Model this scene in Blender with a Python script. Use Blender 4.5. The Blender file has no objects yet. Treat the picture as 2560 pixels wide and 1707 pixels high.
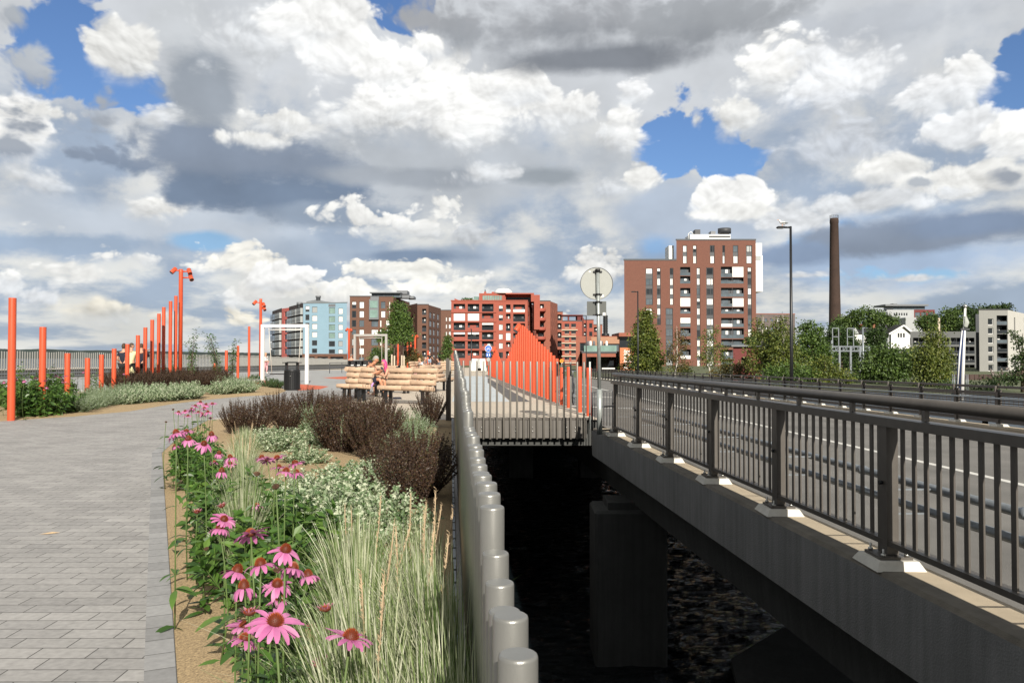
import bpy, bmesh, math, random
import numpy as np
from mathutils import Vector, Matrix, Euler
R = math.radians
PI = math.pi
SC = bpy.context.scene
COL = SC.collection
rnd = random.Random(7)
# ---------------------------------------------------------------- camera model
FPX, CXP, CYP, EYE = 1991.0, 1280.0, 853.5, 1.45
PITCH = math.atan(38.5 / 1991.0)
CP, SP = math.cos(PITCH), math.sin(PITCH)
def ray(x, y):
    a, b = (x - CXP) / FPX, -(y - CYP) / FPX
    return Vector((a, CP - b * SP, SP + b * CP))
def at(x, y, Y):                      # world point seen in direction (x, y) at distance Y
    r = ray(x, y); return Vector((r.x, r.y, r.z)) * (Y / r.y) + Vector((0, 0, EYE))
def gp(x, y, z=0.0):                  # where that direction meets the level z
    r = ray(x, y); return r * ((z - EYE) / r.z) + Vector((0, 0, EYE))
# ---------------------------------------------------------------- objects
def tag(o, label=None, cat=None, group=None, kind=None):
    if label: o['label'] = label
    if cat: o['category'] = cat
    if group: o['group'] = group
    if kind: o['kind'] = kind
    return o
def thing(name, label, cat, loc=(0, 0, 0), rz=0.0, group=None):
    o = bpy.data.objects.new(name, None); COL.objects.link(o)
    o.empty_display_size = 0.1
    o.location = loc; o.rotation_euler = (0, 0, rz)
    return tag(o, label, cat, group)
def link(name, me, parent=None, loc=None, rot=None, scale=None):
    o = bpy.data.objects.new(name, me); COL.objects.link(o)
    if parent is not None: o.parent = parent
    if loc is not None: o.location = loc
    if rot is not None: o.rotation_euler = rot
    if scale is not None: o.scale = scale
    return o
def kids(o): return [c for c in bpy.data.objects if c.parent is o]
def copy_tree(o, parent=None, _k=None):
    c = o.copy(); COL.objects.link(c); c.parent = parent
    for ch in list(o.children): copy_tree(ch, c)
    return c
ORD = ['first', 'second', 'third', 'fourth', 'fifth', 'sixth', 'seventh', 'eighth', 'ninth', 'tenth', 'eleventh', 'twelfth',
       'thirteenth', 'fourteenth', 'fifteenth', 'sixteenth', 'seventeenth', 'eighteenth', 'nineteenth', 'twentieth']
ORD += ['twenty-' + w for w in ORD[:9]] + ['thirtieth'] + ['thirty-' + w for w in ORD[:9]] + ['fortieth'] + ['forty-' + w for w in ORD[:9]] + ['fiftieth'] + ['fifty-' + w for w in ORD[:9]] + ['sixtieth'] + ['sixty-' + w for w in ORD[:9]]
# ---------------------------------------------------------------- mesh collector
class MB:
    def __init__(s): s.v, s.f, s.m, s.sm = [], [], [], []
    def face(s, pts, m=0, smooth=False):
        n = len(s.v); s.v += [tuple(p) for p in pts]; s.f.append(tuple(range(n, n + len(pts)))); s.m.append(m); s.sm.append(smooth)
    def raw(s, vs, fs, m=0, smooth=False):
        n = len(s.v); s.v += [tuple(p) for p in vs]
        for f in fs: s.f.append(tuple(i + n for i in f)); s.m.append(m); s.sm.append(smooth)
    def box(s, c, d, m=0, rz=0.0, bev=0.0, tap=1.0):
        hx, hy, hz = d[0] / 2, d[1] / 2, d[2] / 2
        if bev > 0:
            b = min(bev, hx * .9, hy * .9, hz * .9)
            vs = []
            for (z, ix) in ((-hz, b), (-hz + b, 0), (hz - b, 0), (hz, b)):
                x, y = hx - ix, hy - ix
                k = b if ix == 0 else b * .6
                vs += [(-x + k, -y, z), (x - k, -y, z), (x, -y + k, z), (x, y - k, z), (x - k, y, z), (-x + k, y, z), (-x, y - k, z), (-x, -y + k, z)]
            fs = [tuple(range(7, -1, -1)), tuple(range(24, 32))]
            for r in range(3):
                for i in range(8): fs.append((r * 8 + i, r * 8 + (i + 1) % 8, r * 8 + 8 + (i + 1) % 8, r * 8 + 8 + i))
        else:
            t = tap
            vs = [(-hx, -hy, -hz), (hx, -hy, -hz), (hx, hy, -hz), (-hx, hy, -hz), (-hx * t, -hy * t, hz), (hx * t, -hy * t, hz), (hx * t, hy * t, hz), (-hx * t, hy * t, hz)]
            fs = [(3, 2, 1, 0), (4, 5, 6, 7), (0, 1, 5, 4), (1, 2, 6, 5), (2, 3, 7, 6), (3, 0, 4, 7)]
        ca, sa = math.cos(rz), math.sin(rz)
        s.raw([(c[0] + x * ca - y * sa, c[1] + x * sa + y * ca, c[2] + z) for x, y, z in vs], fs, m)
    def box2(s, a, b, m=0):
        s.box([(a[i] + b[i]) / 2 for i in range(3)], [abs(b[i] - a[i]) for i in range(3)], m)
    def tube(s, pts, rad, n=10, m=0, cap=True, smooth=True, flat=1.0):
        pts = [Vector(p) for p in pts]
        rs = rad if isinstance(rad, (list, tuple)) else [rad] * len(pts)
        base = len(s.v); up = None
        for i, p in enumerate(pts):
            if i == 0: t = pts[1] - p
            elif i == len(pts) - 1: t = p - pts[i - 1]
            else: t = pts[i + 1] - pts[i - 1]
            if t.length < 1e-9: t = Vector((0, 0, 1))
            t.normalize()
            if up is None: up = Vector((0, 1, 0)) if abs(t.z) > .7 else Vector((0, 0, 1))
            a = up.cross(t)
            if a.length < 1e-6: a = Vector((1, 0, 0)).cross(t)
            a.normalize(); b = t.cross(a); up = b
            for k in range(n):
                w = 2 * PI * k / n
                q = p + a * (math.cos(w) * rs[i]) + b * (math.sin(w) * rs[i] * flat)
                s.v.append(tuple(q))
        for i in range(len(pts) - 1):
            for k in range(n):
                s.f.append((base + i * n + k, base + i * n + (k + 1) % n, base + (i + 1) * n + (k + 1) % n, base + (i + 1) * n + k)); s.m.append(m); s.sm.append(smooth)
        if cap:
            s.f.append(tuple(base + k for k in range(n - 1, -1, -1))); s.m.append(m); s.sm.append(False)
            e = base + (len(pts) - 1) * n
            s.f.append(tuple(e + k for k in range(n))); s.m.append(m); s.sm.append(False)
    def bar(s, a, b, w, d, m=0):      # rectangular bar between two points
        a, b = Vector(a), Vector(b); t = (b - a).normalized()
        up = Vector((0, 0, 1)) if abs(t.z) < .9 else Vector((0, 1, 0))
        x = t.cross(up).normalized() * (w / 2); y = x.cross(t).normalized() * (d / 2)
        vs = [a - x - y, a + x - y, a + x + y, a - x + y, b - x - y, b + x - y, b + x + y, b - x + y]
        s.raw(vs, [(3, 2, 1, 0), (4, 5, 6, 7), (0, 1, 5, 4), (1, 2, 6, 5), (2, 3, 7, 6), (3, 0, 4, 7)], m)
    def lathe(s, prof, c=(0, 0, 0), n=16, m=0, smooth=True, axis='z'):
        base = len(s.v)
        for r, z in prof:
            for k in range(n):
                w = 2 * PI * k / n
                if axis == 'z': s.v.append((c[0] + r * math.cos(w), c[1] + r * math.sin(w), c[2] + z))
                else: s.v.append((c[0] + r * math.cos(w), c[1] + z, c[2] + r * math.sin(w)))
        for i in range(len(prof) - 1):
            for k in range(n):
                f = (base + i * n + k, base + i * n + (k + 1) % n, base + (i + 1) * n + (k + 1) % n, base + (i + 1) * n + k)
                s.f.append(f if axis == 'z' else f[::-1]); s.m.append(m); s.sm.append(smooth)
        for e, rev in ((0, True), (len(prof) - 1, False)):
            if prof[e][0] > 1e-5:
                f = [base + e * n + k for k in range(n)]
                s.f.append(tuple(reversed(f)) if rev == (axis == 'z') else tuple(f)); s.m.append(m); s.sm.append(False)
    def prism(s, poly, z0, z1, m=0, top=None):
        n = len(poly)
        area = sum(poly[i][0] * poly[(i + 1) % n][1] - poly[(i + 1) % n][0] * poly[i][1] for i in range(n))
        if area < 0: poly = poly[::-1]
        vs = [(p[0], p[1], z0) for p in poly] + [(p[0], p[1], z1) for p in poly]
        s.raw(vs, [tuple(range(n - 1, -1, -1))], m); 
        k = len(s.v) - 2 * n
        s.f.append(tuple(k + n + i for i in range(n))); s.m.append(m if top is None else top); s.sm.append(False)
        for i in range(n):
            s.f.append((k + i, k + (i + 1) % n, k + n + (i + 1) % n, k + n + i)); s.m.append(m); s.sm.append(False)
    def mesh(s, name, mats, org=(0, 0, 0)):
        me = bpy.data.meshes.new(name)
        ox, oy, oz = org
        me.from_pydata([(x - ox, y - oy, z - oz) for x, y, z in s.v], [], s.f)
        for mt in (mats if isinstance(mats, (list, tuple)) else [mats]): me.materials.append(mt)
        me.polygons.foreach_set('material_index', s.m); me.polygons.foreach_set('use_smooth', s.sm)
        me.update(); return me
    def build(s, name, mats, parent=None, w=False, org=None):
        o = (0, 0, 0)
        if org is not None: o = org
        elif w and parent is not None:
            o = Vector(parent.location)
            if parent.parent is not None: o = o + Vector(parent.parent.location)
        ob = link(name, s.mesh(name, mats, o), parent)
        if parent is None and org is not None: ob.location = org
        return ob
# ---------------------------------------------------------------- materials
MATS = {}
def _n(nt, t, **kw):
    n = nt.nodes.new(t)
    for k, v in kw.items(): setattr(n, k, v)
    return n
def mat(name, col, rough=.6, metal=0.0, var=.12, vscale=6.0, bump=0.0, bscale=60.0, island=None, spec=.5, streak=0.0, coat=0.0, trans=0.0, aniso=None):
    m = bpy.data.materials.new(name); m.use_nodes = True; nt = m.node_tree; L = nt.links
    b = nt.nodes['Principled BSDF']
    b.inputs['Roughness'].default_value = rough; b.inputs['Metallic'].default_value = metal
    b.inputs['Specular IOR Level'].default_value = spec
    if coat: b.inputs['Coat Weight'].default_value = coat; b.inputs['Coat Roughness'].default_value = .15
    tc = _n(nt, 'ShaderNodeTexCoord')
    c = tuple(col) + (1,)
    nz = _n(nt, 'ShaderNodeTexNoise'); nz.inputs['Scale'].default_value = vscale; nz.inputs['Detail'].default_value = 5; nz.inputs['Roughness'].default_value = .6
    L.new(tc.outputs['Object'], nz.inputs['Vector'])
    if island:
        g = _n(nt, 'ShaderNodeNewGeometry'); rp = _n(nt, 'ShaderNodeValToRGB')
        e = rp.color_ramp.elements
        for i, (p, cc) in enumerate(island):
            el = e[i] if i < 2 else e.new(p)
            el.position = p; el.color = tuple(cc) + (1,)
        L.new(g.outputs['Random Per Island'], rp.inputs['Fac']); src = rp.outputs['Color']
    else:
        rp = None; src = None
    mr = _n(nt, 'ShaderNodeMapRange'); mr.inputs['From Min'].default_value = .25; mr.inputs['From Max'].default_value = .75
    mr.inputs['To Min'].default_value = 1 - var; mr.inputs['To Max'].default_value = 1 + var
    L.new(nz.outputs['Fac'], mr.inputs['Value'])
    mx = _n(nt, 'ShaderNodeMix', data_type='RGBA', blend_type='MULTIPLY'); mx.inputs[0].default_value = 1
    if src is None: mx.inputs[6].default_value = c
    else: L.new(src, mx.inputs[6])
    cb = _n(nt, 'ShaderNodeCombineColor')
    for i in range(3): L.new(mr.outputs['Result'], cb.inputs[i])
    L.new(cb.outputs[0], mx.inputs[7]); out = mx.outputs[2]
    if streak:
        mp = _n(nt, 'ShaderNodeMapping'); mp.inputs['Scale'].default_value = (7, 7, .35)
        L.new(tc.outputs['Object'], mp.inputs['Vector'])
        n2 = _n(nt, 'ShaderNodeTexNoise'); n2.inputs['Scale'].default_value = 1.6; n2.inputs['Detail'].default_value = 6
        L.new(mp.outputs[0], n2.inputs['Vector'])
        m2 = _n(nt, 'ShaderNodeMapRange'); m2.inputs['From Min'].default_value = .3; m2.inputs['From Max'].default_value = .7
        m2.inputs['To Min'].default_value = 1 - streak; m2.inputs['To Max'].default_value = 1 + streak * .6
        L.new(n2.outputs['Fac'], m2.inputs['Value'])
        x2 = _n(nt, 'ShaderNodeMix', data_type='RGBA', blend_type='MULTIPLY'); x2.inputs[0].default_value = 1
        c2 = _n(nt, 'ShaderNodeCombineColor')
        for i in range(3): L.new(m2.outputs['Result'], c2.inputs[i])
        L.new(out, x2.inputs[6]); L.new(c2.outputs[0], x2.inputs[7]); out = x2.outputs[2]
    L.new(out, b.inputs['Base Color'])
    if bump:
        nb = _n(nt, 'ShaderNodeTexNoise'); nb.inputs['Scale'].default_value = bscale; nb.inputs['Detail'].default_value = 4
        L.new(tc.outputs['Object'], nb.inputs['Vector'])
        bp = _n(nt, 'ShaderNodeBump'); bp.inputs['Strength'].default_value = bump; bp.inputs['Distance'].default_value = .02
        L.new(nb.outputs['Fac'], bp.inputs['Height']); L.new(bp.outputs[0], b.inputs['Normal'])
    if trans:      # leaves let some light through
        ts = _n(nt, 'ShaderNodeBsdfTranslucent'); L.new(out, ts.inputs['Color'])
        ms = _n(nt, 'ShaderNodeMixShader'); ms.inputs[0].default_value = trans
        L.new(b.outputs[0], ms.inputs[1]); L.new(ts.outputs[0], ms.inputs[2])
        L.new(ms.outputs[0], nt.nodes['Material Output'].inputs['Surface'])
    MATS[name] = m
    return m
def brickmat(name, c1, c2, mortar, bw, bh, ms=.004, rough=.85, var=.12, swap=None, bump=.4, off=.5, off_f=2, vs=1.2):
    """coursed blocks in object space; swap='wall' lays the courses along z."""
    m = bpy.data.materials.new(name); m.use_nodes = True; nt = m.node_tree; L = nt.links
    b = nt.nodes['Principled BSDF']; b.inputs['Roughness'].default_value = rough
    tc = _n(nt, 'ShaderNodeTexCoord'); vec = tc.outputs['Object']
    if swap == 'wall':
        sx = _n(nt, 'ShaderNodeSeparateXYZ'); L.new(vec, sx.inputs[0])
        ad = _n(nt, 'ShaderNodeMath', operation='ADD'); L.new(sx.outputs[0], ad.inputs[0]); L.new(sx.outputs[1], ad.inputs[1])
        cx = _n(nt, 'ShaderNodeCombineXYZ'); L.new(ad.outputs[0], cx.inputs[0]); L.new(sx.outputs[2], cx.inputs[1]); vec = cx.outputs[0]
    br = _n(nt, 'ShaderNodeTexBrick'); br.offset = off; br.offset_frequency = off_f
    br.inputs['Color1'].default_value = tuple(c1) + (1,); br.inputs['Color2'].default_value = tuple(c2) + (1,)
    br.inputs['Mortar'].default_value = tuple(mortar) + (1,); br.inputs['Scale'].default_value = 1
    br.inputs['Mortar Size'].default_value = ms; br.inputs['Brick Width'].default_value = bw; br.inputs['Row Height'].default_value = bh
    br.inputs['Mortar Smooth'].default_value = .3
    L.new(vec, br.inputs['Vector'])
    nz = _n(nt, 'ShaderNodeTexNoise'); nz.inputs['Scale'].default_value = vs; nz.inputs['Detail'].default_value = 8; nz.inputs['Roughness'].default_value = .65
    L.new(tc.outputs['Object'], nz.inputs['Vector'])
    n2 = _n(nt, 'ShaderNodeTexNoise'); n2.inputs['Scale'].default_value = vs * 22; n2.inputs['Detail'].default_value = 5
    L.new(tc.outputs['Object'], n2.inputs['Vector'])
    ad2 = _n(nt, 'ShaderNodeMath', operation='ADD'); L.new(nz.outputs['Fac'], ad2.inputs[0]); L.new(n2.outputs['Fac'], ad2.inputs[1])
    mr = _n(nt, 'ShaderNodeMapRange'); mr.inputs['From Min'].default_value = .6; mr.inputs['From Max'].default_value = 1.4
    mr.inputs['To Min'].default_value = 1 - var; mr.inputs['To Max'].default_value = 1 + var
    L.new(ad2.outputs[0], mr.inputs['Value'])
    cb = _n(nt, 'ShaderNodeCombineColor')
    for i in range(3): L.new(mr.outputs['Result'], cb.inputs[i])
    mx = _n(nt, 'ShaderNodeMix', data_type='RGBA', blend_type='MULTIPLY'); mx.inputs[0].default_value = 1
    L.new(br.outputs['Color'], mx.inputs[6]); L.new(cb.outputs[0], mx.inputs[7]); L.new(mx.outputs[2], b.inputs['Base Color'])
    if bump:
        inv = _n(nt, 'ShaderNodeMath', operation='MULTIPLY_ADD'); inv.inputs[1].default_value = -1.0
        L.new(br.outputs['Fac'], inv.inputs[0]); 
        sc = _n(nt, 'ShaderNodeMath', operation='MULTIPLY'); sc.inputs[1].default_value = .5
        L.new(n2.outputs['Fac'], sc.inputs[0]); L.new(sc.outputs[0], inv.inputs[2])
        bp = _n(nt, 'ShaderNodeBump'); bp.inputs['Strength'].default_value = bump; bp.inputs['Distance'].default_value = .006
        L.new(inv.outputs[0], bp.inputs['Height']); L.new(bp.outputs[0], b.inputs['Normal'])
    MATS[name] = m
    return m
M = MATS
mat('orange_paint', (.60, .085, .030), .45, var=.12, vscale=3, coat=.15, streak=.10)
mat('orange_dark', (.40, .045, .02), .5)
mat('silver_paint', (.25, .25, .236), .36, metal=.45, var=.08, vscale=14, bump=.05, bscale=400)
mat('bronze_paint', (.098, .088, .078), .42, metal=.1, var=.1, vscale=9, streak=.1)
mat('fascia_grey', (.125, .115, .104), .5, metal=.0, var=.1, streak=.12)
mat('black_metal', (.018, .019, .021), .4, metal=.2)
mat('dark_grey', (.05, .053, .06), .55)
mat('mid_grey', (.16, .17, .185), .5)
mat('galvanised', (.22, .245, .27), .4, metal=.35, var=.15, vscale=25)
mat('pole_steel', (.40, .43, .42), .42, metal=.5, var=.15, vscale=18, streak=.15)
mat('sign_back', (.33, .342, .32), .55, metal=.0, var=.04)
mat('sign_back_dark', (.085, .092, .086), .55, metal=.0, var=.05)
mat('white_paint', (.80, .80, .78), .45, var=.04)
mat('cream_paint', (.66, .64, .58), .45, var=.05)
mat('concrete', (.20, .20, .198), .85, var=.2, vscale=1.2, bump=.3, bscale=70, streak=.2)
mat('concrete_kerb_shade', (.15, .135, .11), .9, var=.3, vscale=5, bump=.4, bscale=120)  # railing shadow painted into the outer kerb top as darker concrete
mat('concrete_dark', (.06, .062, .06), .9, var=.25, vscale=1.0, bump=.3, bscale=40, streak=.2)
mat('concrete_kerb', (.46, .385, .28), .88, var=.14, vscale=2.5, bump=.3, bscale=160)
mat('grout', (.62, .60, .54), .8, var=.12, vscale=12)
mat('glass_dark', (.02, .024, .028), .06, spec=.8, var=.3, vscale=.4)
mat('glass_blue', (.10, .125, .145), .08, spec=.9, var=.3, vscale=.5)
mat('glass_green', (.20, .30, .27), .1, spec=.9, var=.3, vscale=.5)
mat('blind_glare_white', (.74, .74, .72), .6, var=.05)
mat('blind_grey', (.34, .36, .36), .5, var=.1)
mat('wood_light', (.50, .355, .245), .7, var=.18, vscale=7, bump=.2, bscale=50)
mat('wood_stake', (.5, .42, .32), .8, var=.15)
mat('rope', (.55, .52, .46), .8)
mat('rubber_orange', (.55, .12, .055), .85, var=.1, vscale=2, bump=.2, bscale=200)
mat('road_paint', (.62, .61, .57), .7, var=.2, vscale=9)
mat('bark', (.10, .075, .055), .9, var=.3, vscale=20, bump=.4, bscale=60)
mat('birch_bark', (.50, .47, .42), .8, var=.35, vscale=9, bump=.3)
mat('soil', (.07, .055, .04), .95, var=.3, vscale=8, bump=.5)
mat('sign_blue', (.02, .13, .55), .4, var=.03)
mat('sign_orange', (.85, .28, .01), .4, var=.03)
mat('bolt_steel', (.55, .55, .52), .3, metal=.8)
mat('lens_dark', (.01, .01, .012), .1, spec=.8)
# ---------------------------------------------------------------- light, sky, camera
SUN_EL, SUN_DIR = R(29.5), Vector((-0.225, 0.974, 0)).normalized()      # horizontal heading of the sunlight
sun_from = Vector((-SUN_DIR.x * math.cos(SUN_EL), -SUN_DIR.y * math.cos(SUN_EL), math.sin(SUN_EL)))
ld = bpy.data.lights.new('sun', 'SUN'); ld.energy = 5.0; ld.angle = R(.5); ld.color = (1.0, .93, .82)
sun = bpy.data.objects.new('sun', ld); COL.objects.link(sun)
sun.rotation_euler = (-sun_from).to_track_quat('-Z', 'Y').to_euler(); sun.location = (10, -20, 30)
world = bpy.data.worlds.new('World'); SC.world = world; world.use_nodes = True
world.cycles.sampling_method = 'NONE'
def sky_world():
    nt = world.node_tree; L = nt.links; N = lambda t, **k: _n(nt, t, **k)
    bg = nt.nodes['Background']; bg.inputs['Strength'].default_value = 0.1
    sky = N('ShaderNodeTexSky', sky_type='NISHITA'); sky.sun_disc = False
    sky.sun_elevation = SUN_EL; sky.sun_rotation = math.atan2(sun_from.x, sun_from.y)
    sky.air_density = 1.0; sky.dust_density = .6; sky.ozone_density = 2.5
    tc = N('ShaderNodeTexCoord'); sx = N('ShaderNodeSeparateXYZ'); L.new(tc.outputs['Generated'], sx.inputs[0])
    def ma(op, a, b=None, c=None):
        n = N('ShaderNodeMath', operation=op)
        for i, v in enumerate((a, b, c)):
            if v is None: continue
            if isinstance(v, (int, float)): n.inputs[i].default_value = v
            else: L.new(v, n.inputs[i])
        return n.outputs[0]
    az = ma('ARCTAN2', sx.outputs[0], sx.outputs[1]); el = ma('ARCSINE', sx.outputs[2])
    cb = N('ShaderNodeCombineXYZ'); L.new(az, cb.inputs[0]); L.new(el, cb.inputs[1]); P = cb.outputs[0]
    def vmul(v, s):
        n = N('ShaderNodeVectorMath', operation='MULTIPLY'); L.new(v, n.inputs[0]); n.inputs[1].default_value = s; return n.outputs[0]
    def vadd(v, s):
        n = N('ShaderNodeVectorMath', operation='ADD'); L.new(v, n.inputs[0]); n.inputs[1].default_value = s; return n.outputs[0]
    def noise(v, sc, det, ro=.55, out='Fac', dist=0):
        n = N('ShaderNodeTexNoise', noise_dimensions='2D'); L.new(v, n.inputs['Vector']); n.inputs['Scale'].default_value = sc
        n.inputs['Detail'].default_value = det; n.inputs['Roughness'].default_value = ro; n.inputs['Distortion'].default_value = dist
        return n.outputs[out]
    S = vmul(P, (1, 1.35, 1))
    # puffy structure: a lightly warped field of lumps, compared with itself a little nearer the light (all 2D)
    wv = noise(S, 9.0, 2, .5, 'Color')
    w2 = N('ShaderNodeVectorMath', operation='MULTIPLY_ADD'); L.new(wv, w2.inputs[0]); w2.inputs[1].default_value = (.045, .045, 0); L.new(S, w2.inputs[2]); W = w2.outputs[0]
    big = noise(W, 6.0, 9, .56)
    def voro(v, sc, det):
        vo = N('ShaderNodeTexVoronoi', feature='F1'); vo.voronoi_dimensions = '2D'; vo.inputs['Scale'].default_value = sc; vo.inputs['Detail'].default_value = det
        vo.inputs['Roughness'].default_value = .55; L.new(v, vo.inputs['Vector']); return vo.outputs['Distance']
    va, vb = voro(W, 21, 3.0), voro(vadd(W, (.003, .008, 0)), 21, 3.0)
    puff = ma('SUBTRACT', .42, va)
    relief = ma('MULTIPLY', ma('SUBTRACT', vb, va), .9)
    bigc = ma('SUBTRACT', big, .5)
    sa, sb = noise(S, 8.0, 4, .5), noise(vadd(S, (.012, .04, 0)), 8.0, 4, .5)
    relief2 = ma('MULTIPLY', ma('SUBTRACT', sa, sb), 1.25)
    edge_n = ma('ADD', ma('MULTIPLY', bigc, 3.4), ma('MULTIPLY', puff, .9))   # ragged edge field
    fine = ma('SUBTRACT', noise(vmul(P, (1, 2.6, 1)), 16, 4, .6), .5)
    soft_n = ma('ADD', ma('MULTIPLY', bigc, 2.8), ma('MULTIPLY', fine, .8))
    def lin(c): return tuple(((v / 255) / 12.92 if v / 255 <= .04045 else ((v / 255 + .055) / 1.055) ** 2.4) for v in c)
    ZB = 7.6        # cloud radiance for the exposure set below
    skyc = N('ShaderNodeMix', data_type='RGBA', blend_type='MULTIPLY'); skyc.inputs[0].default_value = 1
    L.new(sky.outputs[0], skyc.inputs[6]); skyc.inputs[7].default_value = (.60, .70, .87, 1); SKY = skyc.outputs[2]
    both = ma('ADD', relief, relief2)
    F_top = ma('MAXIMUM', ma('MULTIPLY_ADD', both, .42, 1.0), .6)
    F_soft = ma('MAXIMUM', ma('MULTIPLY_ADD', relief2, .34, 1.0), .6)
    def px(x, y):
        r = ray(x, y).normalized(); return math.atan2(r.x, r.y), math.asin(r.z)
    cur = [None]
    def layer(col, fac):
        m = N('ShaderNodeMix', data_type='RGBA'); L.new(fac, m.inputs[0])
        L.new(cur[0], m.inputs[6]); L.new(col, m.inputs[7]); cur[0] = m.outputs[2]
    def scaled(v, f):
        n = N('ShaderNodeVectorMath', operation='SCALE')
        if isinstance(v, tuple): n.inputs[0].default_value = tuple(ZB * q for q in lin(v))
        else: L.new(v, n.inputs[0])
        L.new(f, n.inputs['Scale']); return n.outputs[0]
    def vfma(v, m, a):
        n = N('ShaderNodeVectorMath', operation='MULTIPLY_ADD'); L.new(v, n.inputs[0]); n.inputs[1].default_value = m
        if isinstance(a, tuple): n.inputs[2].default_value = a
        else: L.new(a, n.inputs[2])
        return n.outputs[0]
    def blob(x, y, rx, ry, noise_s, amp, soft, melt=0.0):
        a, e = px(x, y); sx_, sy_ = 1991 / rx, 1991 / ry
        d = vfma(vfma(cur[0], (1e-9, 1e-9, 0), P), (sx_, sy_, 0), (-a * sx_, -e * sy_, 0))   # keeps the painting order
        ln = N('ShaderNodeVectorMath', operation='LENGTH'); L.new(d, ln.inputs[0])
        v = ma('MULTIPLY_ADD', ln.outputs['Value'], -1.0 / amp, noise_s)
        mr = N('ShaderNodeMapRange', interpolation_type='SMOOTHSTEP'); L.new(v, mr.inputs['Value'])
        mr.inputs['From Min'].default_value = -1.0 / amp; mr.inputs['From Max'].default_value = (soft - 1.0) / amp
        if melt:          # bases dissolve, tops stay crisp
            dy = N('ShaderNodeSeparateXYZ'); L.new(d, dy.inputs[0]); d = dy.outputs[1]
            L.new(ma('MAXIMUM', ma('MULTIPLY_ADD', d, -melt / amp, (soft - 1.0) / amp), (soft - 1.0) / amp), mr.inputs['From Max'])
        return mr.outputs[0], d
    # 0: grey-white cloud sheet round the horizon, darkened overhead and behind the viewer to cut fill light
    m0 = N('ShaderNodeMapRange', interpolation_type='SMOOTHSTEP'); L.new(ma('MULTIPLY_ADD', sx.outputs[1], .8, ma('MULTIPLY', sx.outputs[2], -1.0)), m0.inputs['Value']); m0.inputs['From Min'].default_value = -.5; m0.inputs['From Max'].default_value = .45
    g0 = N('ShaderNodeMix', data_type='RGBA'); L.new(m0.outputs[0], g0.inputs[0])
    g0.inputs[6].default_value = tuple(ZB * q for q in lin((60, 64, 71))) + (1,); g0.inputs[7].default_value = tuple(ZB * q for q in lin((164, 178, 196))) + (1,)
    cur[0] = SKY
    # cloud decks seen edge on crowd together towards the horizon
    lv = ma('MULTIPLY', ma('LOGARITHM', ma('MAXIMUM', ma('ADD', sx.outputs[2], .035), .01), 2.718), .34)
    cq = N('ShaderNodeCombineXYZ'); L.new(az, cq.inputs[0]); L.new(lv, cq.inputs[1])
    dk = noise(cq.outputs[0], 5.5, 8, .58)
    dm = N('ShaderNodeMapRange', interpolation_type='SMOOTHSTEP'); L.new(dk, dm.inputs['Value']); dm.inputs['From Min'].default_value = .40; dm.inputs['From Max'].default_value = .60
    g1 = N('ShaderNodeMix', data_type='RGBA'); L.new(dm.outputs[0], g1.inputs[0]); L.new(g0.outputs[2], g1.inputs[6]); g1.inputs[7].default_value = tuple(ZB * q for q in lin((226, 226, 222))) + (1,)
    one = N('ShaderNodeValue'); one.outputs[0].default_value = .95
    layer(scaled(g1.outputs[2], F_soft), one.outputs[0])
    def sheet(x, y, rx, ry, c, soft=.5, amp=.45, *_):
        f, _ = blob(x, y, rx, ry, soft_n, amp, soft); layer(scaled(c, F_soft), f)
    def hole(x, y, rx, ry, amp=.5, soft=.22):
        f, _ = blob(x, y, rx, ry, edge_n, amp, soft); layer(SKY, f)
    def cum(x, y, rx, ry, top, bot, amp=.55, soft=.12, rel=.45, split=0.0):
        soft = soft * 1.45 + .03
        f, d = blob(x, y, rx, ry, edge_n, amp, soft, .9)
        g = N('ShaderNodeMapRange', interpolation_type='SMOOTHSTEP'); L.new(ma('MULTIPLY_ADD', soft_n, .6, d), g.inputs['Value'])
        g.inputs['From Min'].default_value = -.75 + split; g.inputs['From Max'].default_value = .25 + split
        m = N('ShaderNodeMix', data_type='RGBA'); L.new(g.outputs[0], m.inputs[0])
        m.inputs[6].default_value = tuple(ZB * q for q in lin(bot)) + (1,); m.inputs[7].default_value = tuple(ZB * q for q in lin(top)) + (1,)
        layer(scaled(m.outputs[2], F_soft if rel < .4 else F_top), f)
    for b in SKYLIST:
        k = b[0]
        if k == 's': sheet(*b[1:])
        elif k == 'h': hole(*b[1:])
        else: cum(*b[1:])
    L.new(cur[0], bg.inputs['Color'])
W1, W2, W3 = (252, 252, 250), (238, 238, 235), (222, 225, 228)
G1, G2, G3, S1, S2, S3 = (206, 210, 214), (184, 190, 197), (164, 171, 181), (140, 152, 170), (122, 138, 160), (106, 124, 148)
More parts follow.
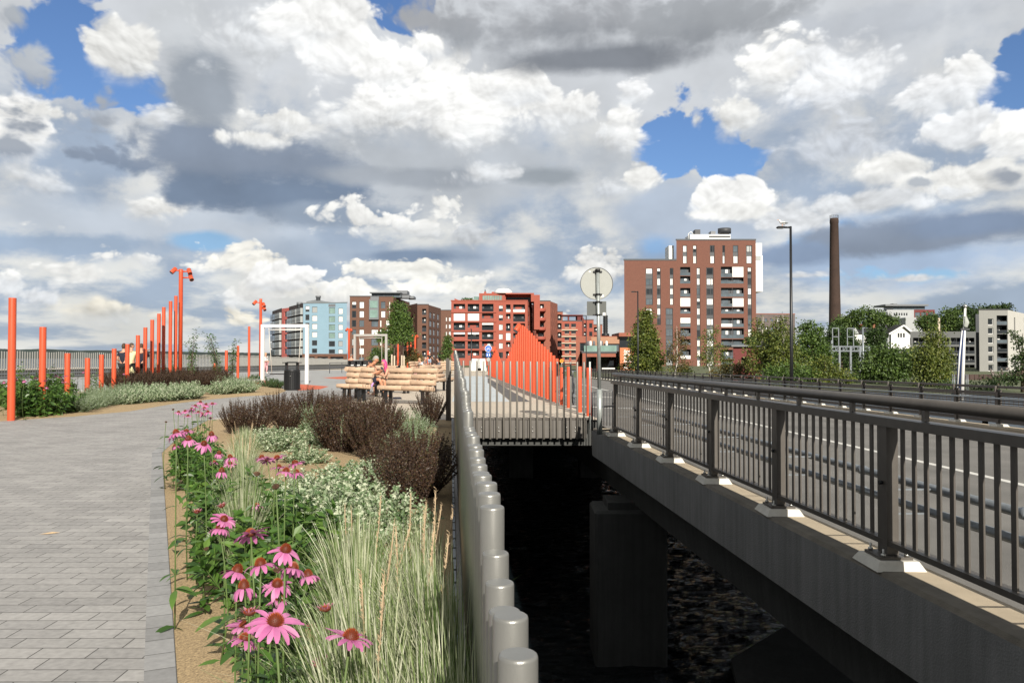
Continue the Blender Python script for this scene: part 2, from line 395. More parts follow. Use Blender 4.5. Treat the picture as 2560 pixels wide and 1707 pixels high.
SKYLIST = [
 # broad decks
 ('s', 1280, 120, 2200, 330, (208, 212, 217), .5), ('s', 1100, 430, 900, 160, (190, 196, 203), .6), ('s', 300, 560, 520, 110, (200, 209, 220), .7), ('s', 150, 610, 380, 44, (164, 182, 204), .6, .8), ('s', 1100, 640, 500, 50, (174, 187, 203), .7, .8),
 ('s', 2300, 640, 420, 110, (176, 196, 222), .7), ('s', 1700, 560, 260, 120, (180, 192, 208), .6),
 # blue gaps
 ('h', 130, 110, 110, 150), ('h', 200, 190, 120, 90), ('h', 345, 235, 110, 60), ('h', 1010, 10, 95, 75, .3, .12), ('h', 1720, 345, 160, 90, .45, .16), ('h', 1830, 400, 110, 60, .5, .2), ('h', 1650, 330, 80, 60, .4, .15), ('h', 2545, 190, 100, 120, .3, .1),
 ('s', 505, 602, 90, 30, (150, 190, 226), .6, .5), ('h', 2080, 590, 110, 40, .6, .4), ('h', 2300, 690, 420, 28, .8, .6), ('s', 1640, 620, 90, 44, (150, 186, 226), .7, .6), ('h', 1720, 225, 90, 50, .9, .5),
 # left group
 ('c', 480, 150, 110, 190, G1, G2, .5, .3, .3), ('c', 312, 140, 100, 74, W2, G1, .5, .14), ('c', 60, 165, 58, 75, G2, S1, .95, .4, .3), ('c', 25, 40, 60, 70, G2, G3, .9, .4, .3),
 ('c', 60, 325, 110, 90, W1, G1, .5, .18), ('c', 150, 290, 90, 40, W2, G2, .6, .2), ('s', 520, 240, 120, 130, (158, 166, 176), .5, .5), ('c', 235, 330, 190, 90, G3, S1, .9, .35, .3), ('c', 280, 400, 150, 80, S1, S2, .9, .3, .3), ('c', 410, 300, 70, 60, W3, G2, .7, .25), ('c', 30, 370, 60, 34, G3, S1, .6, .25, .3),
 ('c', 130, 470, 190, 70, W3, (190, 200, 212), .6, .35), ('c', 370, 520, 110, 64, W2, G1, .6, .25),
 # centre
 ('c', 660, 110, 190, 180, W3, G1, .5, .3), ('c', 830, 130, 130, 150, W1, (226, 228, 230), .4, .1), ('c', 760, 60, 140, 110, W1, W3, .45, .14), ('c', 960, 190, 150, 100, W1, W3, .5, .14), ('c', 900, 290, 260, 130, W1, G1, .5, .2), ('c', 1150, 270, 230, 150, W1, G1, .5, .16), ('c', 1400, 290, 190, 120, W1, G1, .5, .12), ('c', 1540, 330, 100, 100, W1, G1, .45, .1), ('c', 1300, 220, 150, 80, W1, W3, .5, .12), ('c', 1590, 235, 120, 60, (240, 241, 242), G1, .6, .16),
 ('s', 620, 410, 300, 120, S1, .6, .9), ('s', 680, 480, 330, 60, S2, .6, .9), ('s', 540, 380, 160, 60, S1, .6, .5), ('c', 690, 305, 150, 70, W2, G1, .5, .12), ('c', 640, 350, 120, 40, W2, G1, .6, .2),
 ('s', 1050, 445, 300, 34, (168, 175, 184), .6, .5), ('s', 1370, 440, 170, 40, (160, 168, 176), .6, .5), ('c', 1240, 440, 150, 50, W3, G2, .6, .3), ('c', 1500, 470, 130, 70, W3, G2, .6, .25), ('c', 1590, 455, 60, 50, W2, G1, .5, .16), ('s', 880, 540, 260, 40, (150, 164, 182), .6, .5),
 # top dark cloud
 ('c', 1420, 70, 420, 130, (168, 171, 176), (140, 145, 152), .4, .35, .3), ('c', 1760, 60, 300, 125, (166, 170, 175), (142, 147, 154), .4, .3, .3), ('c', 1150, 60, 150, 110, (172, 175, 180), (150, 156, 163), .5, .3, .3), ('s', 1500, 150, 330, 50, (136, 141, 149), .6, .4), ('c', 1080, 120, 60, 40, W1, W3, .6, .2),
 # right group
 ('c', 2250, 60, 330, 80, (196, 201, 208), (184, 190, 198), .5, .4, .3), ('c', 1920, 200, 130, 110, W1, G1, .5, .14), ('c', 2090, 230, 220, 120, (240, 242, 244), (208, 213, 220), .5, .18), ('c', 1860, 290, 120, 80, W2, G1, .55, .16), ('c', 2100, 360, 230, 110, (212, 217, 224), (192, 200, 211), .5, .35), ('c', 2430, 190, 105, 85, W1, W3, .4, .08), ('c', 2330, 240, 140, 100, (246, 247, 248), G1, .45, .12), ('c', 2440, 330, 150, 80, (240, 242, 244), G1, .5, .14), ('c', 2530, 350, 80, 90, W1, W3, .45, .1),
 ('c', 2240, 430, 170, 60, W2, G2, .55, .25), ('c', 2430, 450, 200, 70, W2, G2, .55, .2), ('c', 2150, 510, 200, 40, W3, G2, .6, .3), ('c', 1740, 300, 30, 40, W3, G1, .7, .3),
 ('c', 1785, 500, 70, 60, W1, W3, .42, .08), ('c', 1860, 500, 85, 62, W1, W3, .42, .08), ('c', 1825, 535, 110, 34, W2, G1, .5, .14), ('c', 2000, 560, 90, 50, W3, G2, .6, .3),
 ('s', 2330, 590, 300, 46, S1, .5, .5), ('s', 2450, 560, 200, 40, (134, 150, 174), .6, .5), ('s', 1960, 640, 120, 34, (142, 160, 186), .6, .5), ('c', 2525, 443, 50, 28, G3, S1, .9, .4, .3), ('c', 2308, 458, 42, 18, G2, G3, .95, .5, .3),
 ('c', 2250, 700, 190, 18, W3, (186, 200, 216), .8, .35), ('c', 2000, 690, 120, 18, W3, (186, 200, 216), .8, .35), ('c', 2470, 720, 130, 24, W3, (186, 200, 216), .8, .4),
 # low cumulus
 ('c', 930, 560, 129, 74, W2, G1, .85, .16), ('c', 1030, 575, 172, 93, W2, G2, .85, .14), ('s', 1020, 640, 190, 24, (134, 152, 176), .6, .5), ('c', 340, 645, 129, 45, W2, G1, .9, .2), ('c', 570, 668, 172, 54, (246, 244, 236), G1, .85, .16), ('c', 1000, 675, 216, 60, (246, 245, 238), G1, .85, .14), ('c', 1210, 600, 172, 60, G1, G2, .9, .3), ('c', 1500, 640, 129, 74, W2, G2, .85, .18), ('c', 1440, 680, 158, 60, W2, G2, .9, .2),
 ('c', 850, 735, 172, 50, (250, 249, 243), W3, .7, .1), ('c', 470, 800, 244, 60, (238, 233, 218), (200, 206, 212), .9, .2), ('c', 280, 780, 158, 60, (236, 231, 217), (200, 206, 212), .6, .25), ('c', 600, 740, 129, 60, W2, G1, .9, .2), ('c', 1380, 800, 129, 45, (244, 242, 234), G1, .9, .2), ('c', 60, 740, 100, 60, W3, G2, .9, .35),
 ('c', 200, 690, 170, 50, W2, G1, .9, .2), ('c', 720, 700, 150, 46, W1, G1, .9, .18), ('c', 1120, 720, 170, 44, (246, 245, 238), G1, .9, .18), ('c', 1300, 690, 130, 40, W2, G2, .9, .2), ('c', 100, 560, 130, 40, W2, G1, .9, .25),
]
sky_world()
cd = bpy.data.cameras.new('camera'); cam = bpy.data.objects.new('camera', cd); COL.objects.link(cam)
cd.sensor_fit = 'HORIZONTAL'; cd.sensor_width = 36.0; cd.lens = 36.0 * FPX / 2560.0; cd.clip_start = .05; cd.clip_end = 20000
cam.location = (0, 0, EYE); cam.rotation_euler = (PI / 2 + PITCH, 0, 0); SC.camera = cam
SC.view_settings.view_transform = 'Standard'; SC.view_settings.look = 'None'; SC.view_settings.exposure = 0.40; SC.view_settings.gamma = 1
SC.cycles.max_bounces = 6; SC.cycles.diffuse_bounces = 3; SC.cycles.glossy_bounces = 3; SC.cycles.caustics_reflective = False; SC.cycles.caustics_refractive = False
# ---------------------------------------------------------------- setting
from mathutils import noise as mnoise
FX = lambda Y: 0.1 - 0.0765 * Y                     # line of the post fence
def BN(u, Y, z): return Vector((u - .073 * Y, Y, z - .0025 * Y))       # along the near bridge railing
def BF(u, Y, z): return Vector((u - .044 * Y, Y, z - .009 * Y))        # along the far bridge railing
def struct(name, mb, mats, w=True):
    o = mb.build(name, mats); return tag(o, kind='structure')
def sheet(name, poly, z, m):
    b = MB(); area = sum(poly[i][0] * poly[(i + 1) % len(poly)][1] - poly[(i + 1) % len(poly)][0] * poly[i][1] for i in range(len(poly)))
    if area < 0: poly = poly[::-1]
    b.face([(p[0], p[1], z) for p in poly]); return struct(name, b, m)
# water
def water_mat():
    m = bpy.data.materials.new('water'); m.use_nodes = True; nt = m.node_tree; L = nt.links; b = nt.nodes['Principled BSDF']
    b.inputs['Base Color'].default_value = (.006, .009, .011, 1); b.inputs['Roughness'].default_value = .05; b.inputs['IOR'].default_value = 1.33
    tc = _n(nt, 'ShaderNodeTexCoord'); mp = _n(nt, 'ShaderNodeMapping'); mp.inputs['Scale'].default_value = (.75, 1.5, 1); mp.inputs['Rotation'].default_value = (0, 0, .3)
    L.new(tc.outputs['Object'], mp.inputs[0])
    a = _n(nt, 'ShaderNodeTexNoise'); a.inputs['Scale'].default_value = 2.6; a.inputs['Detail'].default_value = 6; a.inputs['Roughness'].default_value = .6; a.inputs['Distortion'].default_value = .6
    L.new(mp.outputs[0], a.inputs['Vector'])
    bp = _n(nt, 'ShaderNodeBump'); bp.inputs['Strength'].default_value = 1.0; bp.inputs['Distance'].default_value = .25
    L.new(a.outputs['Fac'], bp.inputs['Height']); L.new(bp.outputs[0], b.inputs['Normal']); M['water'] = m; return m
water_mat()
sheet('water', [(-9000, -60), (9000, -60), (9000, 9000), (-9000, 9000)], -4.7, M['water'])
wm = MB(); wx, wy, x0_, y0_, dd = 190, 430, -3.0, 6.0, .075
wp = []
for j in range(wy + 1):
    for i in range(wx + 1):
        X, Y = x0_ + i * dd * (1 + .6 * i / wx), y0_ + j * dd * (1 + .9 * j / wy)
        wp.append((X, Y, -4.60 + .034 * mnoise.noise(Vector((X * 1.5 + Y * .4, Y * 2.6, .3))) + .026 * mnoise.noise(Vector((X * 3.6 - Y * .7, Y * 5.0, 4.1))) + .012 * mnoise.noise(Vector((X * 7.0, Y * 9.0, 9.0)))))
wm.raw(wp, [(j * (wx + 1) + i, j * (wx + 1) + i + 1, (j + 1) * (wx + 1) + i + 1, (j + 1) * (wx + 1) + i) for j in range(wy) for i in range(wx)], 0, True)
struct('water', wm, M['water'])
mat('ground', (.09, .105, .05), .95, var=.3, vscale=.2)
LAND = [(-22, 112), (-19, 96), (2.5, 84), (13, 96), (21, 86), (22.5, 68), (34, 57), (70, 36), (3000, 30), (3000, 3200), (-500, 3200), (-130, 400), (-80, 200)]
mat('bank_stone', (.060, .075, .095), .95, var=.4, vscale=1.5, bump=.6, bscale=6)
gm = MB(); gm.face([(x, y, -1.3) for x, y in LAND])
for i in range(8):
    (xa, ya), (xb, yb) = LAND[i], LAND[i + 1]; d = Vector((yb - ya, -(xb - xa), 0)).normalized() * 3.2
    gm.face([(xa + d.x, ya + d.y, -5.0), (xb + d.x, yb + d.y, -5.0), (xb, yb, -1.3), (xa, ya, -1.3)], 1)
struct('ground', gm, [M['ground'], M['bank_stone']])
brickmat('pavers', (.285, .278, .272), (.36, .35, .34), (.075, .072, .068), .278, .138, .0036, .82, var=.26, bump=.6, off=.41, off_f=2)
brickmat('kerb_blocks', (.245, .245, .247), (.32, .32, .322), (.09, .09, .088), .21, .30, .004, .85, var=.2, bump=.4)
brickmat('plaza_slabs', (.50, .44, .36), (.56, .49, .40), (.30, .26, .21), .6, .14, .004, .85, var=.1, bump=.2)
mat('plaza_grey', (.33, .335, .335), .85, var=.15, vscale=1.2, bump=.1)
mat('plaza_pale', (.50, .55, .57), .55, var=.08, vscale=.8)
mat('asphalt', (.17, .163, .152), .9, var=.28, vscale=.55, bump=.5, bscale=130)
mat('gravel', (.37, .27, .15), .95, var=.6, vscale=75, bump=.5, bscale=120, island=None)
k0, k1 = gp(444, 1707), gp(405, 1131)
kd = Vector((k1.x - k0.x, k1.y - k0.y, 0)).normalized()
kn = Vector((-kd.y, kd.x, 0))                       # towards the path
def kerb(Y): t = (Y - k0.y) / kd.y; return Vector((k0.x + kd.x * t, Y, 0))
KW = .138
bed_edge = [kerb(-4), k1, Vector((-6.2, 15.0, 0)), Vector((-7.0, 18.4, 0))]
path_edge = [p + kn * KW for p in (kerb(-4), k1)]
sheet('path', [(-60, -4)] + [tuple(p[:2]) for p in path_edge] + [(-6.35, 15.0), (-7.05, 18.5), (-6.6, 20), (-5.6, 27), (-6.0, 35), (-8, 50), (-12, 60), (-60, 60)], 0.0, M['pavers'])
kb = MB()
Lk = (k1 - kerb(-4)).length
kb.face([(0, 0, 0), (Lk, 0, 0), (Lk, KW, 0), (0, KW, 0)])
kb.face([(0, 0, -.12), (Lk, 0, -.12), (Lk, 0, 0), (0, 0, 0)])
ko = kb.build('kerb', M['kerb_blocks']); ko.location = kerb(-4); ko.rotation_euler = (0, 0, math.atan2(kd.y, kd.x)); tag(ko, kind='structure')
kb = MB()                                            # kerb round the back of the bed
for a, b in ((k1, Vector((-6.2, 15, 0))), (Vector((-6.2, 15, 0)), Vector((-7.0, 18.4, 0))), (Vector((-7.0, 18.4, 0)), Vector((-1.5, 18.45, 0)))):
    d_ = (b - a).normalized(); nn = Vector((-d_.y, d_.x, 0)) * KW; up_ = Vector((0, 0, .0025))
    kb.face([a + up_, b + up_, b + nn + up_, a + nn + up_]); kb.face([a - up_ * 40, b - up_ * 40, b + up_, a + up_])
struct('kerb', kb, M['kerb_blocks'])
gb = MB()
def bed_mesh():
    # gently uneven gravel
    nx, ny = 46, 110; pts = []
    for j in range(ny + 1):
        Y = -1 + (18.4 + 1) * j / ny
        if Y <= k1.y: xl = kerb(Y).x
        elif Y < 15: xl = k1.x + (-6.2 - k1.x) * (Y - k1.y) / (15 - k1.y)
        else: xl = -6.2 + (-.8) * (Y - 15) / 3.4
        xr = FX(Y) - .06
        for i in range(nx + 1):
            t = i / nx; X = xl + (xr - xl) * t
            z = -.003 + (.03 * noise3(X * 1.3, Y * 1.3) + .006 * noise3(X * 9, Y * 9)) * min(1, t * 8) + .05 * math.sin(PI * t)
            pts.append((X, Y, z))
    fs = [(j * (nx + 1) + i, j * (nx + 1) + i + 1, (j + 1) * (nx + 1) + i + 1, (j + 1) * (nx + 1) + i) for j in range(ny) for i in range(nx)]
    gb.raw(pts, fs, 0, True)
from mathutils import noise as mnoise
def noise3(x, y, z=0.0): return mnoise.noise(Vector((x, y, z)))
bed_mesh(); struct('gravel_bed', gb, M['gravel'])
sheet('plaza', [(-7.05, 18.5), (FX(18.4) - .1, 18.4), (2.05, 18.4), (-.073 * 60 + 3.4, 60), (-.073 * 108 + 3.4, 108), (-60, 110), (-60, 60), (-12, 60), (-8, 50), (-6.0, 35), (-5.6, 27), (-6.6, 20)], 0.0, M['plaza_slabs'])
bg_ = [gp(x, y) for x, y in ((1130, 1004), (1275, 1004), (1219, 957), (1219, 940), (1150, 940))]
sheet('pale_paving', [tuple(p[:2]) for p in bg_], .004, M['plaza_pale'])
bg_ = [gp(x, y) for x, y in ((1278, 1004), (1325, 1004), (1219, 944), (1219, 956))]
mat('dark_slab', (.105, .105, .105), .8, var=.15, vscale=2)
sheet('dark_paving', [tuple(p[:2]) for p in bg_], .006, M['dark_slab'])
for pl in (((630, 946), (712, 959), (706, 966), (640, 962), (634, 953)), ((745, 960), (822, 966), (800, 973), (745, 976)), ((806, 944), (868, 941), (868, 948), (840, 947))):
    sheet('rubber_paving', [tuple(gp(x, y)[:2]) for x, y in pl], .005, M['rubber_orange'])
sheet('grey_paving', [tuple(p[:2]) for p in [gp(600, 962), gp(700, 975), gp(930, 975), gp(930, 940), gp(870, 925), gp(560, 925)]], .0025, M['plaza_grey'])
# left bed
lb = [gp(x, y) for x, y in ((-260, 1085), (0, 1053.6), (185, 1041.6), (326, 1028.6), (440, 1009), (522, 999), (620, 990), (700, 986), (722, 976), (700, 962), (640, 958), (560, 950))]
lbb = [(-19.5, 48.0), (-26, 44), (-27, 18)]
lbed = MB()
ctr = Vector((-15, 27, .05))
ring = [Vector((p[0], p[1], -.01)) for p in [tuple(q[:2]) for q in lb] + lbb]
inner = [Vector((p.x + (ctr.x - p.x) * .12, p.y + (ctr.y - p.y) * .12, .07)) for p in ring]
for i in range(len(ring)):
    j = (i + 1) % len(ring); lbed.face([ring[i], ring[j], inner[j], inner[i]], 0, True)
lbed.face(inner, 0)
struct('gravel_bed', lbed, M['gravel'])
tb = MB(); tb.box2((-44, 31.5, -.1), (-14.6, 47, .14)); struct('terrace', tb, M['plaza_grey'])
# road deck
def RD(t, Y, dz=0): a = BN(3.47, Y, -.115); b = BF(14.8, Y, -.44); return a.lerp(b, t) + Vector((0, 0, dz))
rb = MB(); YS = [-8, 0, 8, 16, 24, 40, 60, 80, 105, 140, 190]
for i in range(len(YS) - 1):
    for k in range(8):
        rb.face([RD(k / 8, YS[i]), RD((k + 1) / 8, YS[i]), RD((k + 1) / 8, YS[i + 1]), RD(k / 8, YS[i + 1])])
struct('road', rb, M['asphalt'])
def hit(x, y):                                       # direction -> point on the road deck
    lo, hi = 3.0, 180.0
    for _ in range(50):
        Y = (lo + hi) / 2; p = at(x, y, Y); a, b = RD(0, Y), RD(1, Y)
        t = (p.x - a.x) / (b.x - a.x); z = RD(t, Y).z
        if p.z > z: lo = Y
        else: hi = Y
    return t, Y
pm = MB()
ta, Ya = hit(2100, 1108); tb_, Yb = hit(2483, 1195)
def strip(t0, Y0, t1, Y1, w):
    n = 12
    for i in range(n):
        a, b = i / n, (i + 1) / n
        p, q = RD(t0 + (t1 - t0) * a, Y0 + (Y1 - Y0) * a, .004), RD(t0 + (t1 - t0) * b, Y0 + (Y1 - Y0) * b, .004)
        pm.face([p - Vector((w / 2, 0, 0)), p + Vector((w / 2, 0, 0)), q + Vector((w / 2, 0, 0)), q - Vector((w / 2, 0, 0))])
sl = (ta - tb_) / (Ya - Yb)
strip(tb_ + sl * (-4 - Yb), -4, tb_ + sl * (60 - Yb), 60, .14)
for k in range(3):
    p, q = RD(.02, 26.5 + k * 9, .005), RD(.30, 26.5 + k * 9, .005); pm.face([p, q, q + Vector((0, .4, 0)), p + Vector((0, .4, 0))])
struct('road_marking', pm, M['road_paint'])
# hills beyond the lake
hb = MB(); mat('hill_forest', (.020, .034, .030), .95, var=.35, vscale=.02)
pts = []
hx = list(range(-60, 820, 6))
for i, x in enumerate(hx):
    base = 871.5 + 10.5 * min(1, max(0, x / 650)) + 1.1 * noise3(x * .013, 1) * 2.4 + .7 * noise3(x * .11, 4) + .45 * noise3(x * .4, 9)
    Yd = 3200 + 500 * noise3(x * .01, 7)
    pts.append((at(x, 893.5, Yd - 200), at(x, base, Yd), at(x, 893.5, Yd + 500)))
for i in range(len(pts) - 1):
    a, b = pts[i], pts[i + 1]
    hb.face([(a[0].x, a[0].y, -5), (b[0].x, b[0].y, -5), b[1], a[1]]); hb.face([a[1], b[1], (b[2].x, b[2].y, -5), (a[2].x, a[2].y, -5)])
struct('hills', hb, M['hill_forest'])
# ---------------------------------------------------------------- quay wall, plaza bridge, road bridge
qw = MB()
for Y0, Y1 in ((-6, 18.3), (18.3, 60), (60, 110)):
    a, b = FX(Y0) + .06, FX(Y1) + .06
    qw.raw([(a, Y0, -.02), (b, Y1, -.02), (b, Y1, -5.2), (a, Y0, -5.2), (a - .1, Y0, -.02), (b - .1, Y1, -.02)], [(0, 1, 5, 4), (3, 2, 1, 0)], 0)
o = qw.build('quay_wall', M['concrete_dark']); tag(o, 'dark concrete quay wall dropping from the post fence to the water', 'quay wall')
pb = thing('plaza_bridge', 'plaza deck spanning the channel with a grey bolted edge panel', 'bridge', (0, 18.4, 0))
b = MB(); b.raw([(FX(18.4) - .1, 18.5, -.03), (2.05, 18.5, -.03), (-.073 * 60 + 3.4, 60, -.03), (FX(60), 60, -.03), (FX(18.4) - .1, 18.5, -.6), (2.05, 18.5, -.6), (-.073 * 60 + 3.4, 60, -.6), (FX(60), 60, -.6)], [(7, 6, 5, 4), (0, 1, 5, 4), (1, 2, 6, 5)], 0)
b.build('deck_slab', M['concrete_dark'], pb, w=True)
b = MB(); nb = 15; x0, x1 = FX(18.4) + .1, 1.72
for i in range(nb):
    xa = x0 + (x1 - x0) * i / nb
    b.box((xa + (x1 - x0) / nb / 2, 18.33 - .006 * (i % 2), -.205), ((x1 - x0) / nb - .012, .04, .41))
b.build('edge_panel', M['fascia_grey'], pb, w=True)
b = MB(); b.lathe([(0.0, -.012), (.014, -.012), (.014, .02), (.0, .02)], (0, 0, 0), 8, axis='y'); pbolt = b.mesh('bolt', M['bolt_steel'])
for i in range(nb):
    if i % 2 == 0 or i > nb - 3:
        xa = x0 + (x1 - x0) * (i + .62) / nb
        for dz in (-.17, -.255): link('bolt', pbolt, pb, (xa, 18.30 - 18.4, dz))
b = MB(); b.box((.46, 40.6, -2.9), (1.2, 1.2, 4.2)); b.build('pier', M['concrete_dark'], pb, w=True)
br = thing('road_bridge', 'concrete road bridge with pale kerb and shaded edge beam over dark water', 'bridge', (0, 0, 0))
def extr(poly, Ys, fn, mb, mats=None):
    n = len(poly)
    rows = [[fn(u, Y, z) for u, z in poly] for Y in Ys]
    for r in range(len(Ys) - 1):
        for i in range(n):
            j = (i + 1) % n
            mb.face([rows[r][i], rows[r][j], rows[r + 1][j], rows[r + 1][i]], mats[i] if mats else 0)
    mb.face(rows[0][::-1]); mb.face(rows[-1])
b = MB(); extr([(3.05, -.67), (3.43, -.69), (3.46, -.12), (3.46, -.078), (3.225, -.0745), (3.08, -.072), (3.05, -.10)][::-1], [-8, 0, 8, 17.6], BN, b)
# faces listed in reversed order: pick the top ones by height
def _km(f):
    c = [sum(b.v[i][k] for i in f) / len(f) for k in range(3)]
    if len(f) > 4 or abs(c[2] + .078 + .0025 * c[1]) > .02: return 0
    return 1 if c[0] + .073 * c[1] > 3.22 else 2  # outer strip takes the painted shade
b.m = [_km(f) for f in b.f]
b.build('edge_beam', [M['concrete'], M['concrete_kerb'], M['concrete_kerb_shade']], br, w=True)
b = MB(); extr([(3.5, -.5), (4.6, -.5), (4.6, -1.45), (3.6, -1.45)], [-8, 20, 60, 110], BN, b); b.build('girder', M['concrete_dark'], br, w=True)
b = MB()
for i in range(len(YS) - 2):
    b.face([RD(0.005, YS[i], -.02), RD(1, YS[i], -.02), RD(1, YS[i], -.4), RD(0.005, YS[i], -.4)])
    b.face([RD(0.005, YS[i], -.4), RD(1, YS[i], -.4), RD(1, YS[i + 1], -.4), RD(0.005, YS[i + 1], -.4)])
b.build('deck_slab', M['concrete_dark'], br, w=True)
b = MB(); extr([(14.78, -.60), (15.3, -.60), (15.3, -.345), (14.85, -.335), (14.78, -.36)][::-1], [-8, 20, 60, 110], BF, b); b.build('far_kerb', M['concrete_kerb'], br, w=True)
for (u0, u1, Y0, Y1, zt) in ((2.78, 4.2, 15.7, 16.9, -1.46), (6.3, 7.5, 40, 41, -1.2)):
    b = MB(); p = BN((u0 + u1) / 2, Y0, 0)
    b.box((p.x, (Y0 + Y1) / 2, (zt - .12 - 5.2) / 2), (u1 - u0, Y1 - Y0, 5.2 + zt - .12), bev=.05)
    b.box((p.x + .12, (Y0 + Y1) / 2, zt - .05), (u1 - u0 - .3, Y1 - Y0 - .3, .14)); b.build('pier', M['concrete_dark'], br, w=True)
b = MB(); b.prism([(4.28, 15.7), (5.9, 17.5), (9.5, 17.5), (9.5, 6), (3.2, 9), (4.05, 14.4)], -5.3, -4.45); b.build('pier_footing', M['concrete_dark'], br, w=True)
# ---------------------------------------------------------------- post fence along the quay
pf = thing('post_fence', 'long fence of round grey metal posts curving away beside the flower bed', 'fence', (0, 0, 0))
b = MB(); b.lathe([(.030, 0), (.030, .9955), (.0290, .9985), (.0262, 1.0)], n=24)
pme = b.mesh('post', M['silver_paint'])
wave = [0, .0, -.005, .045, .05, .05, .045, .04, .0, -.02, -.03, -.03, -.01, .03, .055, .05, .03, .0, -.02]
first = [-.03, -.03, -.03, -.03, -.026, -.02, -.06, -.06, -.035, .03, .036, .035, .0, -.005, -.015, -.016, -.02, -.015, -.015, -.03, -.02, -.03, -.045, -.05, -.053, -.06, -.077, -.012]
n = 0; rest = MB(); Y = .59
while Y < 18.3:
    top = 1.0 + .0305 * Y + (first[n] if n < len(first) else wave[n % len(wave)] * .8) + rnd.uniform(-.006, .006)
    X = FX(Y)
    if n < 99: link('post', pme, pf, (X, Y, -.32), None, (1, 1, top + .32))
    else: rest.lathe([(.030, -.32), (.030, top - .006), (.026, top), (0, top)], (X, Y, 0), 14)
    n += 1; Y += .15
ro = rest.build('post', M['silver_paint'], pf); tag(ro, kind='stuff')
b = MB(); Y = .5
while Y < 18.2:
    a, c = Vector((FX(Y) - .075, Y, -.0)), Vector((FX(Y + .25) - .075, Y + .25, -.0)); b.bar(a, c, .02, .10); Y += .30
b.build('base_strip', M['galvanised'], pf)
b = MB(); b.bar((FX(.4) - .045, .4, -.03), (FX(18.25) - .045, 18.25, -.03), .03, .14); b.bar((FX(.4) - .045, .4, -.2), (FX(18.25) - .045, 18.25, -.2), .03, .06); b.build('base_rail', M['bronze_paint'], pf)
# bars across the end of the channel
cf = thing('bar_fence', 'low open fence of slim grey bars across the channel end', 'fence', (0, 18.3, 0))
b = MB(); b.lathe([(.0235, 0), (.0235, .996), (.019, 1), (0, 1)], n=12); mat('bar_grey', (.21, .195, .172), .38, metal=.15, var=.06); bme = b.mesh('bar', M['bar_grey'])
for i in range(21):
    X = -1.42 + .1535 * i
    if X > 1.75: break
    link('bar', bme, cf, (X, -.04 + .0, -.43), None, (1, 1, 1.80 - .0018 * i))
link('bar', b.mesh('bar', M['pole_steel']), cf, (1.785, -.02, -.20), None, (1, 1, 1.54))
b = MB(); b.bar((-1.44, .04, .03), (1.8, .04, .03), .05, .05); b.build('base_rail', M['bronze_paint'], cf)
b = MB(); b.box((-1.475, -.02, .50), (.075, .10, 1.84)); b.build('end_plate', M['bronze_paint'], cf)
# ---------------------------------------------------------------- near bridge railing
nr = thing('bridge_railing', 'dark bronze railing with flat bars and round handrail along the near kerb', 'railing', (0, 0, 0))
U = 3.232; y0, y1 = .2, 16.1
pY = [5.95 + 2.0 * i * .9973 for i in range(-3, 6)]
def vert(u, Y, z0, z1, wu, wy, mb, m=0):
    p = BN(u, Y, 0); mb.box((p.x, p.y, (z0 + z1) / 2 - .0025 * Y), (wu, wy, z1 - z0), m)
b = MB(); b.lathe([(.009, 0), (.009, .011), (.019, .011), (.019, .028), (.009, .028), (.009, .062), (0, .062)], n=6); bolt_me = b.mesh('bolt', M['bolt_steel'])
for Y in pY:
    b = MB(); vert(U, Y, .012, .953, .085, .15, b); po = b.build('post', M['bronze_paint'], nr, w=True)
    b = MB(); p = BN(U, Y, -.0)
    b.box((p.x, p.y, -.002 - .0025 * Y), (.24, .26, .022)); b.build('base_plate', M['bronze_paint'], po)
    for sx_ in (-.085, .085):
        for sy in (-.105, .105): link('bolt', bolt_me, po, (p.x + sx_, p.y + sy, -.0025 * Y))
    b = MB(); b.box((p.x, p.y, -.045 - .0025 * Y), (.36, .42, .064), tap=.8); b.build('plinth', M['grout'], po)
    b = MB(); b.tube([(p.x - .075, p.y - .02, .52), (p.x - .05, p.y - .02, .52)], .016, 8); b.build('bolt', M['black_metal'], po)
b = MB(); b.tube([BN(U, y0, 1.135), BN(U, 8, 1.135), BN(U, y1, 1.135)], .041, 18); b.build('handrail', M['bronze_paint'], nr, w=True)
b = MB(); b.bar(BN(U, y0, .985), BN(U, y1, .985), .13, .065); b.build('top_rail', M['bronze_paint'], nr, w=True)
b = MB(); b.bar(BN(U, y0, .095), BN(U, y1, .095), .085, .04); b.build('bottom_rail', M['bronze_paint'], nr, w=True)
Y = pY[0] + .5
while Y < y1:
    b = MB(); vert(U, Y, 1.02, 1.10, .03, .05, b); b.build('handrail_bracket', M['bronze_paint'], nr, w=True); Y += 1.0
bb = MB(); bb.box((0, 0, .5), (.0135, .047, 1.0)); bme2 = bb.mesh('baluster', M['bronze_paint'])
Y = 1.9; k = 0
while Y < y1:
    if all(abs(Y - q) > .09 for q in pY):
        p = BN(U, Y, .105); link('baluster', bme2, nr, p, None, (1, 1, .85)); k += 1
    Y += .14246
    if k >= 100: break
for z in (.475, .295):
    b = MB(); b.tube([BN(3.60, -1, z), BN(3.60, 8, z), BN(3.60, y1 - .2, z)], .034, 12)
    Y = 1.0
    while Y < 15: b.tube([BN(3.60, Y, z), BN(3.60, Y + .06, z)], .040, 12); Y += 2.0
    for Y in pY: b.bar(BN(3.28, Y + .03, z), BN(3.60, Y + .03, z), .012, .012)
    b.build('guard_pipe', M['galvanised'], nr, w=True)
b = MB()                                              # slim gate frame beyond the sign pole
b.tube([BN(3.0, 17.3, -.1), BN(3.0, 17.3, .72), BN(3.45, 17.3, .76), BN(3.45, 17.3, -.1)], .022, 8)
for k in range(6): b.tube([BN(3.06 + k * .065, 17.3, 0), BN(3.06 + k * .065, 17.3, .72)], .009, 6)
